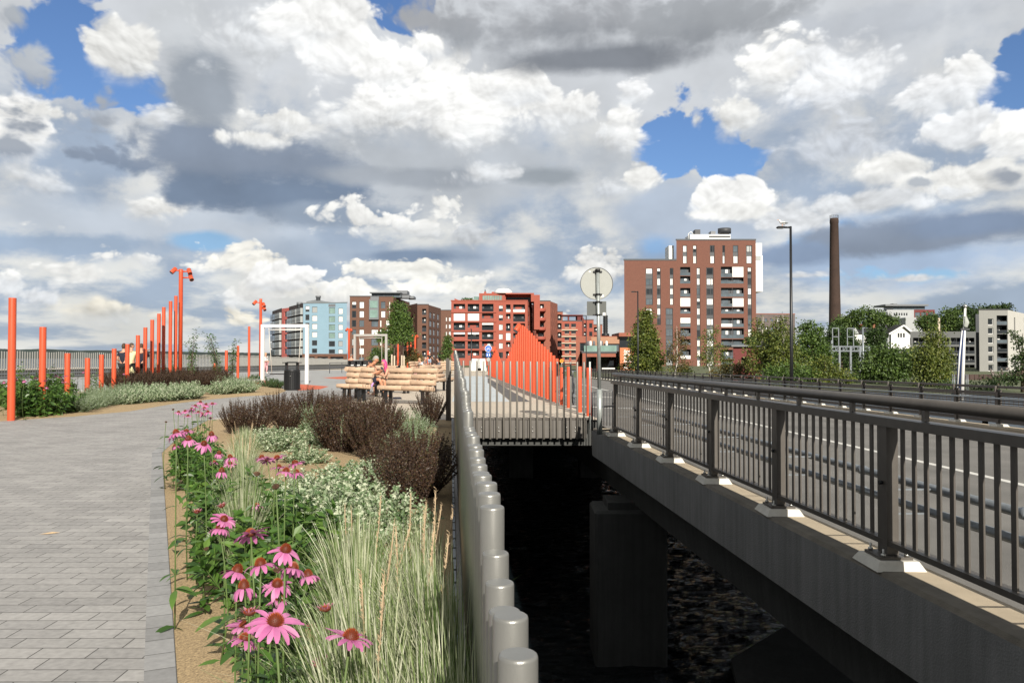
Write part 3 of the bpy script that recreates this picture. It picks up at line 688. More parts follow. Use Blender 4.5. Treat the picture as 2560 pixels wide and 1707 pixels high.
b.build('end_frame', M['dark_grey'], nr, w=True)
# ---------------------------------------------------------------- far bridge railing
fr = thing('bridge_railing', 'dark mesh panel railing along the far side of the road', 'railing', (0, 0, 0))
UF = 15.05; Yp = [21 + 2.0 * i for i in range(-4, 45)]
for Y in Yp:
    p = BF(UF, Y, 0); z = -.009 * Y
    b = MB(); b.box((p.x, Y, z + .2), (.12, .10, 1.02)); b.box((p.x - .09, Y, z + .74), (.06, .05, .16)); po = b.build('post', M['bronze_paint'], fr)
    b = MB(); b.box((p.x, Y, z - .305), (.36, .42, .06), tap=.8); b.build('plinth', M['grout'], po)
b = MB(); b.bar(BF(UF, 10, .79), BF(UF, 112, .79), .10, .07); b.build('top_rail', M['bronze_paint'], fr)
b = MB(); b.tube([BF(UF - .06, 10, .46), BF(UF - .06, 112, .46)], .03, 8); b.build('mid_rail', M['galvanised'], fr)
b = MB(); b.bar(BF(UF, 10, .60), BF(UF, 112, .60), .05, .09); b.bar(BF(UF, 10, -.2), BF(UF, 112, -.2), .05, .08); b.build('panel_frame', M['bronze_paint'], fr)
b = MB()
for k in range(11): b.bar(BF(UF + .02, 10, -.15 + k * .068), BF(UF + .02, 112, -.15 + k * .068), .012, .034)
Y = 12.0
while Y < 70: b.bar(BF(UF + .03, Y, -.18), BF(UF + .03, Y, .58), .012, .012); Y += .2
b.build('mesh_panel', M['bronze_paint'], fr)
# ---------------------------------------------------------------- orange posts on the left
b = MB(); b.lathe([(.5, 0), (.5, .9985), (.47, 1.0), (.44, 1.0), (.44, .99), (0, .99)], n=24); opost = b.mesh('orange_post', M['orange_paint'])
def orange_post(x, ytop, Y, dia, label, group, base=0.0, name='orange_post', ybase=None):
    p = at(x, ytop, Y)
    o = link(name, opost, None, (p.x, p.y, base), None, (dia, dia, p.z - base)); tag(o, label, 'post', group); return o
g = 'orange posts of the left flower bed'
L_ = [(31.5, 744.8, 18.2, .162, 'tall orange post rooted in dark leaves at the left edge of the bed'),
      (107.5, 817.5, 19.4, .155, 'mid height orange post with leaves climbing its foot, next to the tallest front post'),
      (169, 883, 23.3, .16, 'short orange post first of the low trio before the bar fence'),
      (219, 895, 25.3, .16, 'shortest orange post, middle of the low trio above grey green cushions'),
      (254, 886.5, 27.7, .16, 'short orange post last of the low trio, with a leafy shoot on it'),
      (285.5, 871.5, 29.0, .16, 'waist high orange post left of the person in the navy top'),
      (318.7, 860, 31.4, .158, 'orange post standing in front of the two people by the fence'),
      (345, 838, 33.6, .158, 'orange post right of the person in pale yellow'),
      (363.5, 818.5, 35.0, .158, 'orange post at the outstretched hand of the person in pale yellow'),
      (380.7, 799.5, 36.4, .158, 'second orange post right of the outstretched hand'),
      (397.6, 784, 38.7, .158, 'third orange post right of the outstretched hand'),
      (409.6, 767.8, 40.0, .158, 'orange post with a dark slit low on its side, in the rising row'),
      (426.5, 753, 40.5, .158, 'orange post second from the left spotlight mast'),
      (440, 739.7, 41.6, .158, 'tallest plain orange post touching the left spotlight mast')]
for x, yt, Y, d, lab in L_:
    Y = Y if Y < 27.7 else 27.7 + (Y - 27.7) * .76
    orange_post(x, yt, Y, d, lab, g)
for x, yt, Y, lab in ((538, 908, 42, 'low orange post half hidden in the purple shrubs'), (566, 876, 44, 'orange post behind the leaning sapling leaves'), (595, 864, 48, 'orange post at the tip of the right sapling'),
                      (623, 816, 53.5, 'tall lone orange post left of the white swing frame')):
    orange_post(x, yt, Y, .158, lab, g)
def spot_mast(x, ytop, Y, dia, label, heads=((-1, -.25, .1), (1, .32, .05), (1, .40, -.25)), base=0.0, group='orange spotlight masts'):
    p = at(x, ytop, Y); h = p.z - base
    t = thing('spotlight_mast', label, 'mast light', (p.x, p.y, base), 0, group)
    b = MB(); b.lathe([(dia / 2, 0), (dia / 2, h * .98), (dia / 2 * .97, h), (0, h)], n=18); b.build('mast', M['orange_paint'], t)
    for sx, off, dz in heads:
        q = MB(); hz = h - .16 + dz; ox = sx * (dia / 2) + sx * abs(off)
        q.tube([(sx * dia * .4, 0, hz), (ox, 0, hz)], .035, 8)
        a = Vector((ox, -.02, hz)); d = Vector((sx * .45, -.55, -.7)).normalized()
        q.tube([a - d * .17, a - d * .15, a + d * .13, a + d * .17], [.08, .105, .105, .11], 14)
        sp = q.build('spotlight', M['orange_paint'], t)
        q = MB(); q.tube([a + d * .165, a + d * .172], .09, 12); q.build('lens', M['lens_dark'], sp)
    return t
spot_mast(452.5, 673.3, 38.9, .2, 'tall orange mast with three spotlights at the end of the rising post row')
spot_mast(652, 747, 54, .19, 'orange mast with spotlights left of the white swing frame', ((-1, .30, -.1), (1, .12, -.25), (1, .15, -.5)))
spot_mast(872.5, 821, 75, .19, 'orange lamp mast in front of the gap between blue and brown buildings', ((-1, .1, .05), (1, .12, .0)))
spot_mast(1038, 837, 80, .2, 'orange lamp mast with a cross head in front of the brown building', ((-1, .12, .05), (1, .12, .0)))
g = 'orange posts among the far young trees'
for x, yt, Y, lab in ((995, 855, 78, 'orange post between the two young tree trunks'), (1019, 800, 74, 'tall orange post beside the right young tree'), (1027, 848, 88, 'thin orange post behind the right young tree'),
                      (1046, 884, 66, 'low orange post right of the flowering shrub'), (1070, 876, 95, 'orange post behind the man in the white cap')):
    orange_post(x, yt, Y, .17, lab, g)
# ---------------------------------------------------------------- orange post sculpture along the road
SY = lambda px: 7080.0 / (px - 1111.0)
SX = lambda Y: 1.89 - .085 * (Y - 19.6)
prof = [(19.6, 1.18), (20.9, 1.2), (22.9, 1.17), (24.2, 1.14), (25.3, 1.42), (26.5, 1.58), (28, 1.78), (30, 2.04), (32, 2.36), (34, 2.62), (35.8, 2.86), (37, 2.93), (38, 2.80), (40, 2.38), (42, 1.95), (44, 1.55), (46, 1.22), (48.5, .98), (50, 1.1), (52, 1.5), (54, 1.86), (55.5, 2.02), (57, 1.75), (60, 1.2), (63, .8), (66, .6)]
def ph(Y):
    for (a, za), (c, zc) in zip(prof, prof[1:]):
        if a <= Y <= c: return za + (zc - za) * (Y - a) / (c - a)
    return .6
ys = [19.6, 20.95, 22.75, 24.1]; Y = 25.2
while Y < 64: ys.append(Y); Y += .74 + max(0, min(.24, (Y - 25) * .022))
lows = ['nearest the round sign pole', 'second out from the round sign pole', 'third out from the round sign pole', 'fourth out from the round sign pole']
for i, Y in enumerate(ys):
    h = ph(Y) + rnd.uniform(-.012, .012); X = SX(Y)
    w = .124
    lab = ('lone orange post ' + lows[i]) if i < 4 else 'orange post of the wave row by the road, %s from its near end' % ORD[i - 4]
    o = link('orange_post', opost, None, (X, Y, 0), (0, 0, 0), (w, w, h)); tag(o, lab, 'post', 'orange post wave by the road')
def head_lamp(Y, h, label):
    t = thing('spotlight', label, 'spotlight', (SX(Y) - .12, Y - .1, h), 0)
    q = MB(); a = Vector((0, 0, 0)); d = Vector((-.5, -.4, -.75)).normalized()
    q.tube([a - d * .2, a - d * .17, a + d * .12, a + d * .2], [.10, .13, .13, .14], 14); hs = q.build('housing', M['orange_paint'], t)
    q = MB(); q.tube([a + d * .195, a + d * .203], .115, 12); q.build('lens', M['lens_dark'], hs)
    q = MB(); q.tube([a, (.12, .1, -.05)], .03, 8); q.build('bracket', M['orange_paint'], t)
head_lamp(37.3, 2.80, 'orange spotlight at the peak of the post wave'); head_lamp(55.6, 1.95, 'orange spotlight on the small far peak of the post wave')
# ---------------------------------------------------------------- round sign pole at the railing end
p = at(1499, 1062, 16.0); p.z = -.1
t = thing('sign_pole', 'galvanised pole carrying a round sign and a small plate seen from behind', 'sign', p)
top = at(1493, 676, 16.0).z + .1
b = MB(); b.tube([(0, 0, 0), (0, 0, .9)], .055, 14); b.tube([(-.004, 0, .9), (-.03, 0, top)], .036, 14); b.build('pole', M['pole_steel'], t)
zc = at(1493, 708.5, 16.0).z + .1
b = MB(); b.tube([(-.03, 0, top - .02), (-.03, 0, top + .03)], .05, 12); b.build('pole_cap', M['black_metal'], t)
b = MB(); b.lathe([(0, -.004), (.33, -.004), (.33, .004), (0, .004)], (-.05, .048, zc), 48, axis='y', smooth=False); rs = b.build('round_sign', M['sign_back'], t)
b = MB()
for k in range(48):
    a0, a1 = 2 * PI * k / 48, 2 * PI * (k + 1) / 48
    b.bar((-.05 + .326 * math.cos(a0), .042, zc + .326 * math.sin(a0)), (-.05 + .326 * math.cos(a1), .042, zc + .326 * math.sin(a1)), .012, .008)
b.build('rim', M['dark_grey'], rs)
zp = at(1493, 771, 16.0).z + .1
b = MB(); b.box((-.05, .05, zp), (.39, .006, .29), bev=.002); b.build('plate', M['sign_back_dark'], t)
b = MB(); b.box((.10, .044, zp - .11), (.055, .004, .06)); b.box((.07, .041, zc - .25), (.05, .004, .045)); b.box((-.19, .041, zc + .24), (.035, .004, .03)); b.build('sticker', M['white_paint'], t)
for z in (zc + .24, zc - .22, zp + .13, zp - .13):
    b = MB(); b.tube([(-.03, 0, z - .018), (-.03, 0, z + .018)], .048, 12); b.bar((-.12, .03, z), (.06, .03, z), .03, .028); b.build('clamp', M['black_metal'], t)
b = MB(); b.bar((.05, 0, .55), (.28, .1, .55), .03, .03); b.bar((.05, 0, .08), (.28, .1, .08), .03, .03); b.build('bracket', M['dark_grey'], t)
# blue cycle path sign
p = at(1221, 930, 73); p.z = 0
t = thing('cycle_path_sign', 'blue round bicycle sign over a small blue plate on a grey pole', 'sign', p)
zc = at(1221, 871.5, 73).z
b = MB(); b.tube([(0, 0, 0), (0, 0, zc + .3)], .04, 10); b.build('pole', M['pole_steel'], t)
b = MB(); b.lathe([(0, 0), (.32, 0), (.32, .02), (0, .02)], (0, -.07, zc), 32, axis='y', smooth=False); sg = b.build('round_sign', M['white_paint'], t)
b = MB(); b.lathe([(0, 0), (.285, 0), (.285, .004), (0, .004)], (0, -.075, zc), 32, axis='y', smooth=False); b.build('blue_face', M['sign_blue'], sg)
b = MB(); F0 = -.081
for cx in (-.12, .12):
    for k in range(16):
        a0, a1 = 2 * PI * k / 16, 2 * PI * (k + 1) / 16
        b.bar((cx + .075 * math.cos(a0), F0, zc - .05 + .075 * math.sin(a0)), (cx + .075 * math.cos(a1), F0, zc - .05 + .075 * math.sin(a1)), .006, .022)
for q in (((-.12, -.05), (-.04, .07)), ((-.04, .07), (.08, .07)), ((.08, .07), (.12, -.05)), ((-.12, -.05), (.0, -.05)), ((0, -.05), (.08, .07)), ((.06, .12), (.1, .12)), ((-.07, .1), (0, .1))):
    b.bar((q[0][0], F0, zc + q[0][1]), (q[1][0], F0, zc + q[1][1]), .006, .022)
b.build('bicycle_symbol', M['white_paint'], sg)
b = MB(); b.box((0, -.065, zc - .56), (.42, .02, .36)); pl = b.build('plate', M['sign_blue'], t)
b = MB()
for cx in (-.1, .1): b.box((cx, -.078, zc - .60), (.07, .006, .16)); b.lathe([(0, 0), (.035, 0), (.035, .004), (0, .004)], (cx, -.08, zc - .47), 10, axis='y', smooth=False)
b.build('symbol', M['white_paint'], pl)
b = MB(); b.lathe([(0, 0), (.18, 0), (.18, .02), (0, .02)], (0, -.05, zc - 1.0), 20, axis='y', smooth=False); b.build('back_plate', M['sign_back'], t)
# second small blue sign and an orange one farther off
def disc_sign(x, y, Y, r, m, label, mark):
    p = at(x, y, Y); zb = 0 if Y < 120 else -.3; t = thing('round_road_sign', label, 'sign', (p.x, Y, zb)); h = p.z - zb
    b = MB(); b.tube([(0, 0, 0), (0, 0, h + r * .9)], .045, 8); b.build('pole', M['pole_steel'], t)
    b = MB(); b.lathe([(0, 0), (r, 0), (r, .02), (0, .02)], (0, -.07, h), 24, axis='y', smooth=False); s_ = b.build('disc', m, t)
    b = MB()
    for c, d in mark: b.box((c[0], -.08, h + c[1]), (d[0], .006, d[1]))
    b.build('symbol', M['white_paint' if m is M['sign_blue'] else 'dark_grey'], s_)
disc_sign(1186, 906, 110, .32, M['sign_blue'], 'small far blue round sign left of the bicycle sign', (((0, .03), (.24, .06)), ((0, -.08), (.3, .05))))
disc_sign(1404, 902, 92, .22, M['sign_orange'], 'small orange round sign above the end of the post wave', (((0, 0), (.06, .2)), ((.05, .05), (.12, .05))))
# ---------------------------------------------------------------- litter bin, swings, rail
p = gp(730, 975); 
t = thing('litter_bin', 'black slatted litter bin with a raised lid on the path edge', 'bin', (p.x, p.y, 0))
b = MB(); b.lathe([(.33, 0), (.335, .02), (.33, .80), (.345, .84), (.345, .89), (.27, .89), (.25, .6), (0, .6)], n=28)
for k in range(28):
    a = 2 * PI * k / 28; b.box((.338 * math.cos(a), .338 * math.sin(a), .42), (.016, .045, .74), rz=a)
b.build('body', M['black_metal'], t)
b = MB(); b.box((0, 0, 1.20), (.72, .56, .035), bev=.012); b.box((0, 0, 1.227), (.40, .3, .02)); b.build('lid', M['black_metal'], t)
for sx in (-.24, .24):
    b = MB(); b.box((sx, 0, 1.03), (.085, .2, .31)); b.build('lid_support', M['black_metal'], t)
b = MB(); b.lathe([(0, -.01), (.018, -.01), (.018, 0), (0, 0)], (.02, -.36, .62), 10, axis='y'); b.build('lock', M['bolt_steel'], t)
mat('swing_grey', (.36, .35, .33), .5, var=.06)
def swing(x0, x1, Y, ztop, th, label, sway, m):
    a, c = at(x0, 900, Y), at(x1, 900, Y - .4); cx = (a.x + c.x) / 2; W = c.x - a.x
    t = thing('swing', label, 'swing', (cx, Y, 0), math.atan2(-.4, W))
    for sx in (-1, 1):
        b = MB(); b.box((sx * W / 2, 0, (ztop - th) / 2), (th, th, ztop - th), bev=.01); b.build('leg', m, t)
    b = MB(); b.box((0, 0, ztop - th / 2), (W + th, th, th), bev=.01); b.build('crossbar', m, t)
    w = W * .36
    b = MB(); b.tube([(-w, 0, ztop - th - .12), (w, 0, ztop - th - .12)], .03, 8)
    for sx in (-w, w): b.tube([(sx, 0, ztop - th), (sx, 0, ztop - th - .12)], .02, 6)
    b.build('hanger', m, t)
    for sx in (-1, 1):
        b = MB(); b.tube([(sx * w, 0, ztop - th - .12), (sx * w * .82 + .08, -sway, .56)], .018, 6); b.build('rope', M['rope'], t)
    b = MB(); b.box((.08, -sway, .53), (2 * w * .82 + .12, .34, .05), bev=.015); b.build('seat', M['black_metal'], t)
swing(652.8, 765.7, 43.0, 3.2, .165, 'white steel swing frame beside the black litter bin', .12, M['white_paint'])
swing(885, 965, 57.0, 3.08, .155, 'pale grey swing frame farther off behind the benches', -.2, M['swing_grey'])
p0, p1 = gp(824, 933), gp(905, 930)
t = thing('hand_rail', 'thin dark hand rail on the plaza in front of the pale fence', 'railing', (p0.x, p0.y, 0))
b = MB(); z = at(824, 907, p0.y).z; pts = [p0 + (p1 - p0) * k for k in (0, .36, .72, 1)]
for q in pts: b.tube([(q.x, q.y, 0), (q.x, q.y, z)], .03, 6)
for zz in (z, z * .55): b.tube([(pts[0].x, pts[0].y, zz), (pts[-1].x, pts[-1].y, zz)], .03, 6)
b.build('rail', M['dark_grey'], t, w=True)
# far fence along the lake
A, B_ = at(-30, 942, 51.0), at(640, 930, 78.0); C_ = at(905, 925, 100.0)
t = thing('lake_fence', 'long grey bar fence along the lakeside behind the left bed', 'fence', (0, 0, 0))
mat('lake_bar', (.27, .27, .255), .5, metal=.1, var=.1); b = MB(); b.box((0, 0, .5), (.06, .06, 1)); lb_me = b.mesh('bar', M['lake_bar'])
segs = [(A, B_, at(0, 877, 52).z, at(640, 889, 78).z), (B_, C_, at(640, 889, 78).z, at(900, 899.5, 100).z)]
rest = MB(); n = 0; Ltot = 0
for a, c, za, zc in segs:
    Ls = (Vector(c[:2]) - Vector(a[:2])).length; k = int(Ls / .19)
    for i in range(k):
        f = i / k; q = a.lerp(c, f); zt = za + (zc - za) * f + .03 * math.sin(i * .7)
        if n < 100: link('bar', lb_me, t, (q.x, q.y, .05), None, (1, 1, zt - .05))
        else: rest.box((q.x, q.y, zt / 2), (.06, .06, zt))
        n += 1
tag(rest.build('bar', M['lake_bar'], t), kind='stuff')
b = MB()
for a, c, za, zc in segs:
    for z in (.12, .34): b.bar((a.x, a.y - .07, z), (c.x, c.y - .07, z), .05, .08)
b.build('rail', M['mid_grey'], t)
b = MB()
for a, c, za, zc in segs[:]:
    b.bar((a.x, a.y + .4, .3), (c.x, c.y + .4, .3), .3, .55)
b.build('kerb_wall', M['concrete_dark'], t)
mat('parapet', (.40, .40, .38), .8, var=.1, vscale=.5, streak=.15)
q0, q1 = at(600, 930, 84), at(900, 925, 108)
t = MB(); t.raw([(q0.x, q0.y, 0), (q1.x, q1.y, 0), (q1.x, q1.y, at(900, 899, 108).z), (q0.x, q0.y, at(600, 893.5, 84).z), (q0.x - .2, q0.y + .35, 0), (q1.x - .2, q1.y + .35, 0), (q1.x - .2, q1.y + .35, at(900, 899, 108).z), (q0.x - .2, q0.y + .35, at(600, 893.5, 84).z)],
                [(0, 1, 2, 3), (3, 2, 6, 7), (1, 5, 6, 2), (4, 0, 3, 7), (5, 4, 7, 6)])
tag(t.build('parapet_wall', M['parapet']), 'pale grey parapet wall behind the swings', 'wall')
# ---------------------------------------------------------------- benches of round wooden slats
def bench(label, loc, rz, length=1.8, group='slatted log benches on the plaza', split=2):
    """faces -Y locally; the seat slats run along x."""
    t = thing('log_bench', label, 'bench', loc, rz, group); t.scale = (1, 1.08, 1.13)
    def slat(y, z, r, name, tilt=0):
        b = MB(); n = split; seg = length / n
        for k in range(n):
            x0 = -length / 2 + k * seg; e = .012
            b.tube([(x0 + .004, y, z), (x0 + e + .004, y, z), (x0 + seg - e - .004, y, z), (x0 + seg - .004, y, z)], [r * .86, r, r, r * .86], 12, flat=1.15)
        b.build(name, M['wood_light'], t)
    for k in range(4): slat(-.20 + k * .135, .45 - .012 * k, .055, 'seat_slat')
    for k in range(3): slat(.27 + .075 * k, .575 + .165 * k, .066, 'back_slat')
    for sx in (-1, 1):
        x = sx * (length / 2 - .22)
        b = MB(); b.bar((x, -.24, .38), (x, .29, .35), .07, .05); b.bar((x, .27, .34), (x, .52, 1.0), .07, .06); b.build('bracket', M['black_metal'], t)
        for y in (-.1, .16):
            b = MB(); b.box((x, y, .18), (.09, .07, .36)); b.build('leg', M['black_metal'], t)
    return t
def bpos(x, y, z=0.0): p = gp(x, y, z); return (p.x, p.y, 0)
bench('log bench facing the path at the left of the sunbather, three pale back slats', bpos(884, 1003), R(-24), 1.02)
bench('log bench under the bare chested man, seen end on', bpos(926, 994), R(66), 1.7)
bench('long log bench right of the sunbather with joined back slats', (-3.25, 24.4, 0), R(-24), 1.75)
bench('log bench behind the person with pink hair', (at(983, 900, 32).x, 32, 0), R(156), 1.7)
bench('log bench end beyond the long bench, beside the lounging people', (at(1098, 900, 33).x, 33.5, 0), R(66), 1.7)
for i, (x, Y, rz, lab) in enumerate(((1122, 62, 20, 'far log bench left of the wave fence end, beside white stakes'), (1050, 60, 66, 'far log bench near the kneeling person in white'))):
    bench(lab, (at(x, 900, Y).x, Y, 0), R(rz), 1.6)
# recycling box
p = at(896, 915, 47)
t = thing('recycling_bin', 'black box with three pale openings behind the left bench', 'bin', (p.x, 47, 0))
b = MB(); b.box((0, 0, .45), (1.15, .55, .9)); b.box((0, .2, 1.05), (1.15, .15, .3)); b.box((0, -.0, 1.21), (1.17, .5, .05))
for k in range(4): b.box((-.55 + k * .3667, -.15, 1.03), (.07, .2, .32))
b.build('body', M['black_metal'], t)
for k in range(3):
    b = MB(); b.box((-.365 + k * .365, .11, 1.05), (.2, .04, .24)); b.build('flap', M['white_paint'], t)
# white concrete barriers by the sign
for k, (x, lab) in enumerate(((1190, 'white concrete barrier on the plaza below the far blue sign'), (1203, 'white concrete barrier just left of the bicycle sign pole'))):
    p = at(x, 921, 84); t = MB(); t.prism([(-.55, -.25), (.55, -.25), (.55, .25), (-.55, .25)], 0, .25); t.box((0, 0, .75), (1.05, .3, 1.0), tap=.8)
    o = t.build('concrete_barrier', M['white_paint']); o.location = (p.x, 84, 0); tag(o, lab, 'barrier', 'white barriers')
# bicycle leaning by the post wave
t = thing('bicycle', 'dark bicycle with a light handlebar parked among the lone orange posts', 'bicycle', (SX(24.0) + .25, 23.6, 0), R(80))
def ring(cx, cz, r, rr, mb, n=28):
    mb.tube([(cx + r * math.cos(2 * PI * k / n), 0, cz + r * math.sin(2 * PI * k / n)) for k in range(n + 1)], rr, 6, cap=False)
for cx in (-.52, .52):
    b = MB(); ring(cx, .34, .32, .02, b); w = b.build('wheel', M['black_metal'], t)
    b = MB(); ring(cx, .34, .295, .01, b)
    for k in range(10): b.tube([(cx, 0, .34), (cx + .29 * math.cos(k * PI / 5), 0, .34 + .29 * math.sin(k * PI / 5))], .003, 4)
    b.build('rim', M['galvanised'], w)
b = MB()
for q in (((-.52, .34), (-.12, .30)), ((-.12, .30), (.36, .78)), ((-.12, .30), (-.24, .80)), ((-.24, .76), (.36, .82)), ((-.24, .78), (-.52, .34)), ((.38, .92), (.52, .34))):
    b.tube([(q[0][0], 0, q[0][1]), (q[1][0], 0, q[1][1])], .018, 8)
b.build('frame', M['dark_grey'], t)
b = MB(); b.tube([(.38, 0, .9), (.36, 0, 1.02)], .014, 6); b.tube([(.28, -.28, 1.03), (.36, -.2, 1.04), (.37, 0, 1.02), (.36, .2, 1.04), (.28, .28, 1.03)], .014, 6); b.build('handlebar', M['galvanised'], t)
b = MB(); b.box((-.27, 0, .89), (.26, .14, .06), bev=.025); b.tube([(-.24, 0, .78), (-.26, 0, .88)], .014, 6); b.build('saddle', M['black_metal'], t)
b = MB(); b.tube([(-.12, -.04, .30), (-.12, .04, .30)], .09, 14); b.tube([(-.12, -.1, .22), (-.12, .1, .38)], .012, 6); b.build('crank', M['black_metal'], t)
# ---------------------------------------------------------------- people
mat('skin', (.50, .27, .18), .55, var=.08); mat('skin_tan', (.50, .23, .13), .5, var=.1, vscale=8)
mat('hair_brown', (.06, .035, .02), .7); mat('hair_grey', (.30, .285, .26), .8, var=.3, vscale=40); mat('hair_fair', (.42, .28, .14), .7)
mat('hair_pink', (.78, .06, .22), .6, var=.2, vscale=30); mat('cloth_navy', (.012, .014, .028), .85); mat('cloth_black', (.012, .012, .013), .85)
mat('cloth_white', (.74, .73, .72), .85); mat('cloth_yellow', (.66, .62, .36), .85); mat('cloth_pink', (.66, .34, .36), .85); mat('cloth_hotpink', (.75, .14, .38), .85)
mat('cloth_lilac', (.45, .27, .58), .9, var=.25, vscale=30); mat('cloth_denim', (.28, .36, .46), .85); mat('cloth_grey', (.13, .135, .15), .9); mat('face_mark', (.12, .04, .03), .6)
def skin_mesh(name, pts, edges, rad, root=0, sub=1):
    me = bpy.data.meshes.new(name); me.from_pydata([tuple(p) for p in pts], edges, [])
    ob = bpy.data.objects.new('tmp', me); COL.objects.link(ob)
    ob.modifiers.new('s', 'SKIN')
    for i, sv in enumerate(me.skin_vertices[0].data):
        r = rad[i]; sv.radius = (r, r) if not isinstance(r, tuple) else r; sv.use_root = (i == root)
    ss = ob.modifiers.new('u', 'SUBSURF'); ss.levels = sub; ss.render_levels = sub
    dg = bpy.context.evaluated_depsgraph_get(); ev = ob.evaluated_get(dg)
    out = bpy.data.meshes.new_from_object(ev); bpy.data.objects.remove(ob); bpy.data.meshes.remove(me)
    out.name = name; out.polygons.foreach_set('use_smooth', [True] * len(out.polygons)); return out
BONES = [('pelvis', 'spine'), ('spine', 'chest'), ('chest', 'neck'), ('neck', 'headb'), ('headb', 'head'),
         ('chest', 'shl'), ('shl', 'ell'), ('ell', 'wrl'), ('chest', 'shr'), ('shr', 'elr'), ('elr', 'wrr'),
         ('pelvis', 'hpl'), ('hpl', 'knl'), ('knl', 'anl'), ('anl', 'tol'), ('pelvis', 'hpr'), ('hpr', 'knr'), ('knr', 'anr'), ('anr', 'tor')]
RAD = dict(pelvis=(.15, .11), spine=(.13, .095), chest=(.15, .105), neck=.058, headb=.062, head=.085, shl=.062, ell=.046, wrl=.03, shr=.062, elr=.046, wrr=.03,
           hpl=.092, knl=.062, anl=.042, tol=.035, hpr=.092, knr=.062, anr=.042, tor=.035)
STAND = dict(pelvis=(0, 0, .95), spine=(0, 0, 1.12), chest=(0, 0, 1.32), neck=(0, .005, 1.47), headb=(0, -.01, 1.54), head=(0, -.02, 1.64),
             shl=(.18, 0, 1.40), ell=(.235, .02, 1.13), wrl=(.24, -.06, .88), shr=(-.18, 0, 1.40), elr=(-.235, .02, 1.13), wrr=(-.24, -.06, .88),
             hpl=(.09, 0, .90), knl=(.10, -.01, .50), anl=(.10, .02, .09), tol=(.11, -.13, .04), hpr=(-.09, 0, .90), knr=(-.10, -.01, .50), anr=(-.10, .02, .09), tor=(-.11, -.13, .04))
